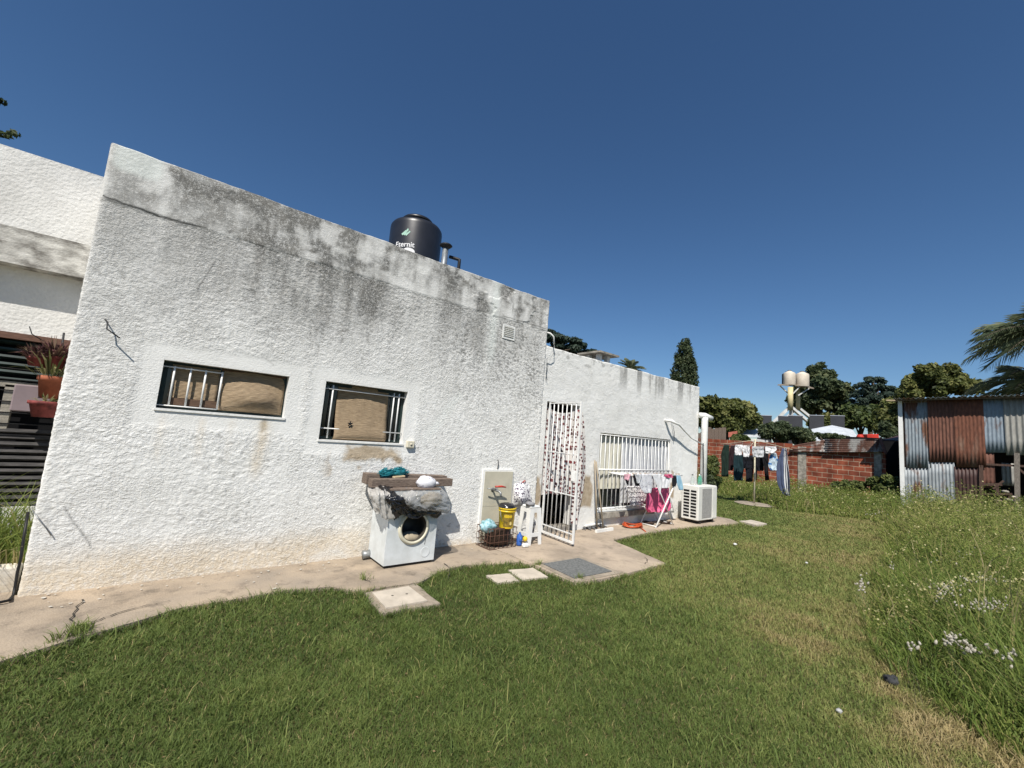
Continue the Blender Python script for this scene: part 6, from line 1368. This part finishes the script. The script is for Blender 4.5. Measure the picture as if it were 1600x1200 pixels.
def palm(label, crown_c, L_, nf, trunk_base, leafw, seed, droop=0.9, az0=None, el_rng=(-0.35, 1.25), leaflet=0.55):
    r = random.Random(seed); c = Vector(crown_c); t = thing('palm_tree', label, 'tree', (trunk_base[0], trunk_base[1], 0)); V = []; T = []
    b = MB()
    for i in range(nf):
        az = 2*PI*i/nf*2.4+r.uniform(-.25, .25); el = r.uniform(*el_rng); ln = L_*r.uniform(0.8, 1.08)
        d = Vector((math.cos(az)*math.cos(el), math.sin(az)*math.cos(el), math.sin(el))); side = Vector((-math.sin(az), math.cos(az), 0)); pts = []
        for k in range(15):
            u = k/14; pts.append(c+d*ln*u+Vector((0, 0, -droop*ln*0.62*u**2.1*(0.55+0.5*math.cos(el)))))
        b.tube(pts, [0.035*(1-0.85*k/14)*L_/2.5+0.004 for k in range(15)], 5)
        tc_ = r.uniform(0.25, 0.75)
        for k in range(2, 15):
            for sub in (0.0, 0.33, 0.66):
                if k == 14 and sub > 0: continue
                p = pts[k].lerp(pts[min(k+1, 14)], sub); tg = (pts[min(k+1, 14)]-pts[k-1]).normalized(); ll = leaflet*L_*0.40*math.sin(PI*(0.12+0.83*k/14))+0.05*L_
                for sg in (-1, 1):
                    q = p+(side*sg*0.75+tg*0.65+Vector((0, 0, r.uniform(-.25, .25)))).normalized()*ll+Vector((0, 0, -0.30*ll)); w = tg*leafw
                    mid = p.lerp(q, 0.55)+Vector((0, 0, 0.06*ll)); V += [p-w*0.6, p+w*0.6, mid+w*0.8, q, ]; T += [tc_+r.uniform(-.15, .15)]*4
    V = np.array([tuple(v) for v in V]); Q = np.arange(len(V)).reshape(-1, 4)
    np_mesh('fronds', V, Q, FOL['palm'], t, {'tint': np.clip(np.array(T), 0, 1)}); b.build('stalks', MATS['bark'], t)
    m = MB(); m.tube([trunk_base, Vector(trunk_base).lerp(c, 0.5), c], [0.24, 0.2, 0.17], 10); m.build('trunk', MATS['bark'], t)
cpz = Dp(1652, 520, 24); palm('tall feathery palm reaching in over the right of the shed', cpz, 3.8, 30, (cpz.x, cpz.y, GZ), 0.022, 3, el_rng=(-0.1, 1.2), leaflet=0.8, droop=0.75)
cpz = Dp(1632, 602, 26); palm('lower dense palm directly behind the shed roof', cpz, 3.7, 40, (cpz.x, cpz.y, GZ), 0.024, 5, el_rng=(-0.2, 1.1))
cpz = Dp(985, 577, 30); palm('small palm top showing above the low white wall', cpz, 1.25, 30, (cpz.x, cpz.y, GZ), 0.022, 8, el_rng=(-0.1, 1.4), droop=0.7)
# tree at the left edge: crown mostly outside the frame, two sprays reach in
ct = Dp(-190, 190, 9); t = thing('street_tree', 'leafy twigs of a tree reaching in above the left wing roof', 'tree', (ct.x, ct.y, 0))
cs, rs = ellipsoid_clumps(ct, (1.5, 1.5, 1.2), 22, 0.35); cs = [np.array(q) for q in cs]
C, Nn, T = clump_leaves(cs, rs, 2600); 
c2 = [Dp(2, 209, 9), Dp(12, 211, 9), Dp(20, 208, 9), Dp(26, 209, 9), Dp(3, 158, 9), Dp(-6, 155, 9), Dp(-20, 175, 9), Dp(-12, 209, 9)]
C2, N2, T2 = clump_leaves([np.array(q) for q in c2], [0.075]*len(c2), 150); cards(np.vstack([C, C2]), np.vstack([Nn, N2]), 0.055*(0.7+0.6*rng.random(len(C)+len(C2))), 0.6, np.concatenate([T, T2]), 'crown', FOL['dark'], t)
b = MB(); b.tube([(ct.x, ct.y, GZ), (ct.x, ct.y, ct.z)], [0.18, 0.08], 8); b.tube([ct, Dp(-60, 205, 9), Dp(24, 209, 9)], [0.04, 0.015, 0.005], 6); b.tube([Dp(-90, 195, 9), Dp(4, 157, 9)], [0.015, 0.004], 5); b.build('trunk', MATS['bark'], t)
# ================================================================== lawn, weeds, pots
GR_M = mk_leaf('lawn_blade', [(0, (0.060, 0.096, 0.024)), (0.35, (0.148, 0.200, 0.052)), (0.6, (0.265, 0.290, 0.092)), (0.8, (0.32, 0.275, 0.115)), (1, (0.46, 0.37, 0.19))], 0.35, 0.6)
WD_M = mk_leaf('weed_blade', [(0, (0.044, 0.070, 0.014)), (0.35, (0.130, 0.188, 0.038)), (0.6, (0.24, 0.27, 0.068)), (0.8, (0.34, 0.30, 0.12)), (1, (0.50, 0.42, 0.24))], 0.4, 0.6)
def blades(P, h, w, lean, az, tint, z0, name, mat, zoff=None):
    n = len(P); dx = np.cos(az); dy = np.sin(az); sx = -dy; sy = dx; fa = rng.random(n)*2*PI
    sx, sy = np.cos(fa), np.sin(fa)
    z0 = np.full(n, z0) if zoff is None else zoff
    def pt(u, hz, ww): return np.stack([P[:, 0]+dx*h*lean*u+sx*ww, P[:, 1]+dy*h*lean*u+sy*ww, z0+h*hz], 1)
    hw = w/2
    drop = 1-0.35*np.clip(lean-0.5, 0, 1)
    V = np.stack([pt(0, 0, -hw), pt(0, 0, hw), pt(0.35, 0.6, -hw*0.8), pt(0.35, 0.6, hw*0.8), pt(1.0, 1.0*drop, 0*hw)], 1).reshape(-1, 3)
    o = np.arange(n)[:, None]*5
    Q = np.concatenate([o+np.array([0, 1, 3]), o+np.array([0, 3, 2]), o+np.array([2, 3, 4])], 0)
    return np_mesh(name, V, Q, mat, None, {'tint': np.repeat(np.clip(tint, 0, 1), 5)})
def in_poly(x, y, poly):
    c = np.zeros(len(x), bool); j = len(poly)-1
    for i in range(len(poly)):
        xi, yi = poly[i]; xj, yj = poly[j]; k = ((yi > y) != (yj > y)) & (x < (xj-xi)*(y-yi)/(yj-yi+1e-12)+xi); c ^= k; j = i
    return c
BX = np.array([-5, 2.0, 3.52, 3.71, 4.15, 5.35, 7.49, 10.6, 14.0]); BY = np.array([-7, -2.2, 0.08, 0.31, 0.65, 1.06, 1.30, 1.75, 2.4])
def bnd(x): return np.interp(x, BX, BY)
def far(y): return np.interp(y, [2.0, 3.4, 4.25, 5.1, 6.8, 9], [14.0, 13.9, 13.0, 13.6, 15.0, 16.0])
def polar(n, r0, r1, a0, a1, pw):
    """points in a sector round the viewpoint area, density falling as r^-pw"""
    e = 2-pw; u = rng.random(n); r = (r0**e+u*(r1**e-r0**e))**(1/e); a = np.radians(a0+(a1-a0)*rng.random(n)); return r*np.cos(a), r*np.sin(a), r
slabs = [path_poly, patio_poly, [(1.46, 3.17), (1.95, 3.13), (1.96, 3.62), (1.49, 3.62)], [(2.68, 3.31), (2.92, 3.28), (2.97, 3.50), (2.71, 3.55)], [(2.97, 3.28), (3.30, 3.23), (3.33, 3.53), (3.03, 3.56)], [(9.4, 3.55), (9.9, 3.5), (10.0, 3.85), (9.5, 3.9)]]
def lawn_points(n, *a):
    x, y, r = polar(n, *a)
    wob = 0.25*(fbm(x*1.3, y*1.3, 3, 1)-0.5)
    k = (y > bnd(x)-0.1+wob) & (x < far(y)+wob*3) & (y < 9.5)
    jx = x+0.03*(rng.random(n)-0.5); jy = y+0.03*(rng.random(n)-0.5)
    for p in slabs: k &= ~in_poly(jx, jy, p)
    k &= ~((y > Y0-0.02) & (x < XR+0.05))
    return x[k], y[k], r[k]
x, y, r = lawn_points(1150000, 1.25, 19, -8, 118, 1.5)
d = y-bnd(x)
n1 = fbm(x*1.1+5, y*1.1+9, 4, 1); n2 = fbm(x*4.5, y*4.5, 4, 2); n3 = fbm(x*0.45+2, y*0.45+1, 3, 3)
dry = 0.55*np.exp(-((d-0.15)/0.7)**2)*sstep(0.36, 0.66, n1*0.45+0.6*n2)*sstep(5.2, 3.2, x)+0.06*np.exp(-(d/1.3)**2)*sstep(0.30, 0.66, n1)+0.05*sstep(2.5, 0.3, d)
dry = dry+0.05*sstep(0.50, 0.70, n1)*sstep(2.6, 0.8, d)
n5 = fbm(x*14, y*14, 3, 1)
tint = 0.18+0.30*(n2-0.35)+0.26*(n1-0.5)+0.28*(n5-0.5)+0.16*sstep(3.2, 0.8, d)+dry+rng.normal(size=len(x))*0.10+0.15*sstep(2.0, 6.5, x-0.6*(y-2))
tint = np.where(rng.random(len(x)) < 0.035+0.25*np.clip(dry, 0, 1), 0.70+0.25*rng.random(len(x)), tint)
# edge fringe: uncut blades along the paving
edge = np.zeros(len(x))
for k_ in range(16):
    a = k_*2*PI/16
    for p in slabs[:3]: edge = np.maximum(edge, in_poly(x+0.07*math.cos(a), y+0.07*math.sin(a), p))
h = (0.022+0.014*rng.random(len(x))+0.0008*r)*(0.75+0.6*n2)*(1+1.1*edge*rng.random(len(x))*sstep(0.35, 0.6, n1+0.25*n2))+0.012*sstep(0.5, 0.75, n2)
h = h+0.05*np.exp(-np.clip(d, 0, 9)/0.25)*rng.random(len(x))
thin = rng.random(len(x)) < (1-0.35*np.clip(dry*1.6, 0, 1))
m_ = thin
lw = 0.0013+0.00095*r
lg = blades(np.stack([x, y], 1)[m_], h[m_], lw[m_], 0.35+0.9*rng.random(m_.sum()), rng.random(m_.sum())*2*PI, tint[m_], GZ-0.002, 'lawn_grass', GR_M)
tag(lg, kind='stuff')
# clover-like low leaves and odd longer tufts in the lawn
x, y, r = lawn_points(11000, 1.4, 14, -5, 110, 1.3); n1 = fbm(x*2.2+15, y*2.2+9, 4, 2)
k = n1 > 0.52; x, y, r = x[k], y[k], r[k]
tf = blades(np.stack([x, y], 1), 0.05+0.07*rng.random(len(x)), 0.003+0.001*r, 0.5+0.8*rng.random(len(x)), rng.random(len(x))*2*PI, 0.35+0.25*rng.normal(size=len(x))*0.7, GZ, 'grass_tufts', GR_M); tag(tf, kind='stuff')
# fallen leaves and straw on the lawn
x, y, r = lawn_points(700, 1.4, 12, -5, 110, 1.2); n_ = len(x); mk('dead_leaf', (0.30, 0.20, 0.10), 0.9, 0.3, 9, col2=(0.12, 0.08, 0.05))
tag(cards(np.stack([x, y, np.full(n_, GZ+0.034)], 1), rng.normal(size=(n_, 3))*0.5+np.array([0, 0, 1]), (0.004+0.0009*r)*(0.5+rng.random(n_)), 0.35, np.zeros(n_), 'fallen_leaves', MATS['dead_leaf'], None), kind='stuff')
# weeds in the path joints
x = []; y = []
for (px_i, py_i, n_) in ((122, 992, 60), (128, 985, 50), (118, 985, 30), (90, 1000, 30), (162, 890, 40), (185, 882, 40), (235, 874, 20), (570, 905, 30), (840, 884, 40), (905, 905, 50), (770, 893, 20), (300, 860, 16)):
    g_ = G(px_i, py_i); x += list(g_.x+rng.normal(size=n_)*0.025); y += list(g_.y+rng.normal(size=n_)*0.02)
x = np.array(x); y = np.array(y)
tag(blades(np.stack([x, y], 1), 0.03+0.06*rng.random(len(x)), np.full(len(x), 0.005), 0.4+0.8*rng.random(len(x)), rng.random(len(x))*6.28, 0.3+0.2*rng.random(len(x)), 0.0, 'path_weeds', GR_M), kind='stuff')

def wild(x, y): 
    wob = 0.3*(fbm(x*1.3, y*1.3, 3, 1)-0.5); k = ((y < bnd(x)+wob) | (x > far(y)+wob*2)) & ~((x > XS-0.5) & (y < yl+0.3)) & (x < XB-0.1)
    return k & ~((x < XR+0.1) & (y > 4)) & (np.hypot(x-po.x, y-po.y) > 0.42)
# long arching grass at the near right and through the wild strip
x, y, r = polar(150000, 2.0, 21, -24, 44, 1.25); k = wild(x, y); x, y, r = x[k], y[k], r[k]
d = np.clip(bnd(x)-y, 0, 9); n1 = fbm(x*0.9+5, y*0.9+9, 4, 1); n2 = fbm(x*3.5, y*3.5, 4, 2)
hh = (0.10+0.26*rng.random(len(x)))*(0.45+0.85*sstep(0.0, 0.7, d+0.7*(n2-0.5)))*(0.7+0.7*n1); hh = np.where(x > 8.5, hh*1.35, hh)
tt = 0.30+0.30*(n1-0.45)+0.2*(n2-0.5)+rng.normal(size=len(x))*0.11+0.20*sstep(6, 12, x); tt = np.where(rng.random(len(x)) < 0.08, 0.8, tt)
tag(blades(np.stack([x, y], 1), hh, 0.004+0.0011*r, 0.35+1.0*rng.random(len(x)), 0.6+rng.normal(size=len(x))*1.5, tt, GZ, 'long_grass', WD_M), kind='stuff')
# leafy flowering weeds: small leaf cards on stems
x, y, r = polar(300000, 4.8, 21, -20, 46, 1.0); k = wild(x, y); x, y, r = x[k], y[k], r[k]
n1 = fbm(x*0.8+25, y*0.8+3, 4, 1); n2 = fbm(x*2.8+7, y*2.8, 4, 2); d = np.clip(bnd(x)-y, 0, 9); d = np.where(x > far(y), np.maximum(d, x-far(y)), d)
k = rng.random(len(x)) < sstep(0.30, 0.48, n1+0.22*sstep(6, 9, x)); x, y, r, n1, n2, d = (q[k] for q in (x, y, r, n1, n2, d))
n6 = fbm(x*1.5+31, y*1.5+7, 3, 0); top = (0.14+0.46*n2+0.55*(n6-0.4))*(0.35+0.85*sstep(0.0, 0.7, d)); top = np.maximum(top, 0.08); top = top*(1.0+0.0*x)
top = top*(0.9+0.5*sstep(7, 10, x)*sstep(3.5, 1.5, y))
zz = GZ+top*np.sqrt(rng.random(len(x)))
tt = 0.30+0.34*(zz-GZ)/(top+1e-6)*0.6+0.28*(n2-0.5)+rng.normal(size=len(x))*0.12
tt = np.where(x > 14.5, tt-0.02, tt+0.10*sstep(4.0, 1.5, y)+0.30*(fbm(x*1.1+50, y*1.1, 3, 2)-0.5)+0.03)
C = np.stack([x, y, zz], 1); Nn = rng.normal(size=(len(x), 3))+np.array([-0.2, -0.2, 0.8])
o = cards(C, Nn, (0.0045+0.00115*r)*(0.45+1.3*rng.random(len(x))**2), 0.25+0.45*float(rng.random()), tt, 'flowering_weeds', WD_M, None); tag(o, kind='stuff')
# tall thin flowering stems, dry and green, standing out of the weeds
xs, ys, r_s = polar(10000, 5.0, 20, -20, 44, 0.8); k = wild(xs, ys) & (fbm(xs*1.5+31, ys*1.5+7, 3, 0) > 0.42); xs, ys, r_s = xs[k], ys[k], r_s[k]; n_ = len(xs)
tag(blades(np.stack([xs, ys], 1), (0.30+0.45*rng.random(n_))*(0.5+0.6*sstep(0, 1.0, np.clip(bnd(xs)-ys, 0, 9))+0.2*(xs > 13)), 0.003+0.0011*r_s, 0.1+0.5*rng.random(n_), rng.random(n_)*6.28, np.where(rng.random(n_) < 0.45, 0.75+0.2*rng.random(n_), 0.4+0.2*rng.random(n_)), GZ, 'tall_stems', WD_M), kind='stuff')
mk('tiny_flower', (0.42, 0.38, 0.20), 0.9, 0.15, 3)
k = (rng.random(len(x)) < 0.03*sstep(0.35, 0.6, n1)) & (x < 17); C = np.stack([x, y, GZ+top*1.04], 1)[k]
o = cards(C, rng.normal(size=(k.sum(), 3))+np.array([-0.3, -0.3, 1]), (0.006+0.0008*r[k]), 0.9, np.zeros(k.sum()), 'weed_flowers', MATS['tiny_flower'], None); tag(o, kind='stuff')
# fluffy pale seed heads in drifts
mk('seed_fluff', (0.58, 0.54, 0.45), 0.95, 0.2, 60, trans=0.3)
b = MB()
ico = [(0, 0, 1)]+[(math.cos(a)*0.82, math.sin(a)*0.82, 0.42) for a in np.arange(6)*PI/3]+[(math.cos(a+.5)*0.9, math.sin(a+.5)*0.9, -0.35) for a in np.arange(6)*PI/3]+[(0, 0, -1)]
fc = [(0, 1+i, 1+(i+1) % 6) for i in range(6)]+[(1+i, 7+i, 1+(i+1) % 6) for i in range(6)]+[(1+(i+1) % 6, 7+i, 7+(i+1) % 6) for i in range(6)]+[(13, 7+(i+1) % 6, 7+i) for i in range(6)]
for (px_i, py_i, sx_, sy_, n_) in ((1480, 918, 20, 11, 70), (1540, 945, 32, 10, 110), (1535, 905, 28, 5, 40), (1486, 1000, 16, 9, 34), (1510, 1012, 14, 8, 22), (1560, 1020, 22, 10, 12), (1345, 915, 8, 12, 22), (1395, 885, 8, 6, 8), (1370, 802, 16, 5, 14), (1467, 935, 8, 8, 8), (1580, 1030, 10, 16, 6), (1500, 870, 40, 12, 26), (1425, 1010, 8, 8, 8)):
    for q in range(n_):
        qx = px_i+random.gauss(0, 0.55)*sx_; qy = py_i+random.gauss(0, 0.55)*sy_; hz = random.uniform(0.18, 0.34); g_ = G(qx, qy, hz)
        s_ = random.uniform(0.006, 0.0105); a = random.random()*6.28; tl = random.uniform(0.2, 1.2)
        ax_ = Vector((math.cos(a)*tl, math.sin(a)*tl, 1)).normalized(); Mq = ax_.to_track_quat('Z', 'Y').to_matrix()
        b.add([g_+Mq @ Vector((v[0]*s_, v[1]*s_, v[2]*s_*1.9)) for v in ico], fc, True)
        f_ = Vector((g_.x-ax_.x*hz*0.5, g_.y-ax_.y*hz*0.5, GZ)); w = 0.0018
        b.add([f_+Vector((w, 0, 0)), f_-Vector((w, 0, 0)), g_-ax_*s_*1.5], [(0, 1, 2)])
tag(b.build('seed_heads', MATS['seed_fluff']), kind='stuff')
# litter on the lawn
mk('litter_white', (0.62, 0.62, 0.60), 0.8, 0.2, 30); mk('litter_dull', (0.42, 0.42, 0.40), 0.8, 0.2, 40); mk('charcoal_cloth', (0.05, 0.052, 0.055), 0.9, 0.3, 40)
for (px_i, py_i, s_, mt, lab) in ((1148.5, 851, 0.032, 'litter_white', 'white ball of litter on the lawn in front of the airer'), (1260, 880, 0.022, 'litter_white', 'small white scrap on the lawn toward the weeds'), (1311, 1112, 0.020, 'litter_dull', 'pale crumpled scrap on the dry grass in the foreground'), (1393, 1064, 0.05, 'charcoal_cloth', 'dark grey crumpled cloth at the edge of the long grass')):
    g_ = G(px_i, py_i); b = MB(); b.blob((g_.x, g_.y, 0.006), (s_*1.0, s_*0.8, s_*0.55), 14, 0.45, int(px_i) % 3); tag(b.build('litter', MATS[mt]), lab, 'litter')
# grass in the planter bed
n_ = 4200; x = -3.4+2.72*rng.random(n_); y = 4.83+0.72*rng.random(n_); n2 = fbm(x*4, y*4, 3, 1)
hgt = (0.12+0.40*rng.random(n_)*n2*1.6)*(0.7+0.8*sstep(4.9, 5.4, y)); near = y < 4.92
tn = np.where(near, 0.72+0.25*rng.random(n_), 0.3+0.3*n2+0.1*rng.normal(size=n_))
tag(blades(np.stack([x, y], 1), hgt, np.full(n_, 0.008), np.where(near, 1.0, 0.5)+0.5*rng.random(n_), np.where(near, -PI/2, rng.random(n_)*6.28), tn, 0.12, 'planter_grass', WD_M), kind='stuff')
# hanging flower pots by the left wing
mk('terracotta', (0.36, 0.115, 0.06), 0.8, 0.2, 14); mk('red_pot', (0.22, 0.05, 0.045), 0.75, 0.3, 22)
SUC = mk_leaf('leaf_succulent', [(0, (0.05, 0.03, 0.03)), (0.5, (0.16, 0.07, 0.075)), (1, (0.22, 0.17, 0.10))], 0.15); SPI = mk_leaf('leaf_spider', [(0, (0.05, 0.07, 0.02)), (0.5, (0.15, 0.16, 0.06)), (1, (0.45, 0.40, 0.22))], 0.3)
def pot(px_i, py_t, w, h_, Yp, mat, label, leaf, n_, lr, lz, name='flower_pot'):
    c = W(px_i, py_t, Yp); t = thing(name, label, 'flower pot', (c.x, c.y, c.z-h_), 'flower pots hanging by the left wing')
    b = MB(); r_ = w/2; b.lathe([(0, -h_), (r_*0.68, -h_), (r_*0.95, -h_*0.22), (r_*1.08, -h_*0.2), (r_*1.08, 0), (r_*0.95, 0), (r_*0.9, -h_*0.15), (0, -h_*0.15)], c, 24); b.build('pot', MATS[mat], t)
    a = rng.random(n_)*6.28; rad = lr*np.sqrt(rng.random(n_)); V = []; T = []
    for i in range(n_):
        p = Vector((c.x+rad[i]*0.5*math.cos(a[i]), c.y+rad[i]*0.5*math.sin(a[i]), c.z-0.01)); d_ = Vector((math.cos(a[i])*rad[i]/lr, math.sin(a[i])*rad[i]/lr, 0.75)).normalized(); ln = lz*random.uniform(0.5, 1.1); q = p+d_*ln+Vector((0, 0, -0.5*ln*(rad[i]/lr)**2)); m_ = p.lerp(q, 0.5)+Vector((0, 0, 0.2*ln*(rad[i]/lr))); sd = Vector((-math.sin(a[i]), math.cos(a[i]), 0))*0.008
        V += [p-sd*0.5, m_-sd, q, m_+sd]; T += [random.random()]*4
    np_mesh('plant', np.array([tuple(v) for v in V]), np.arange(4*n_).reshape(-1, 4), leaf, t, {'tint': np.array(T)})
    return t, c
pot(57.5, 558, 0.115, 0.075, 5.15, 'red_pot', 'small red pot of reddish succulents, upper left of the hanging pots', SUC, 150, 0.12, 0.14)
pot(86, 557, 0.16, 0.11, 5.2, 'red_pot', 'wide dark red pot of reddish succulents beside the rough wall edge', SUC, 260, 0.17, 0.19)
pot(82, 588, 0.16, 0.19, 5.2, 'terracotta', 'tall terracotta pot with pale trailing leaves in the middle', SPI, 80, 0.22, 0.30)
pot(72, 627, 0.19, 0.13, 5.1, 'red_pot', 'lowest red pot with a dark rim and few sprigs', SPI, 18, 0.08, 0.10)
b = MB(); a = W(92, 520, 5.22)
b.tube([W(100, 520, 5.28), W(92, 575, 5.28), W(86, 620, 5.28), W(80, 660, 5.26)], 0.008, 6)
for py_i in (578, 622, 652): b.tube([W(94-(py_i-578)*0.15, py_i, 5.28), W(60, py_i-1, 5.16)], 0.006, 6)
b.tube([W(46, 510, 5.2), W(50, 522, 5.2), W(68, 533, 5.2)], 0.004, 5)
tag(b.build('pot_stand', MATS['black_metal']), 'thin black iron stand holding the red flower pots', 'stand')
mk('mauve_cloth', (0.24, 0.19, 0.20), 0.85, 0.1, 5)
b = MB(); p0, p1 = W(26, 600, 5.5), W(66, 645, 5.5); b.box((p0.x, 5.44, p1.z), (p1.x+0.05, 5.5, p0.z), bev=0.01); tag(b.build('chair_back', MATS['mauve_cloth']), 'mauve grey panel standing behind the window bars of the left wing', 'panel')
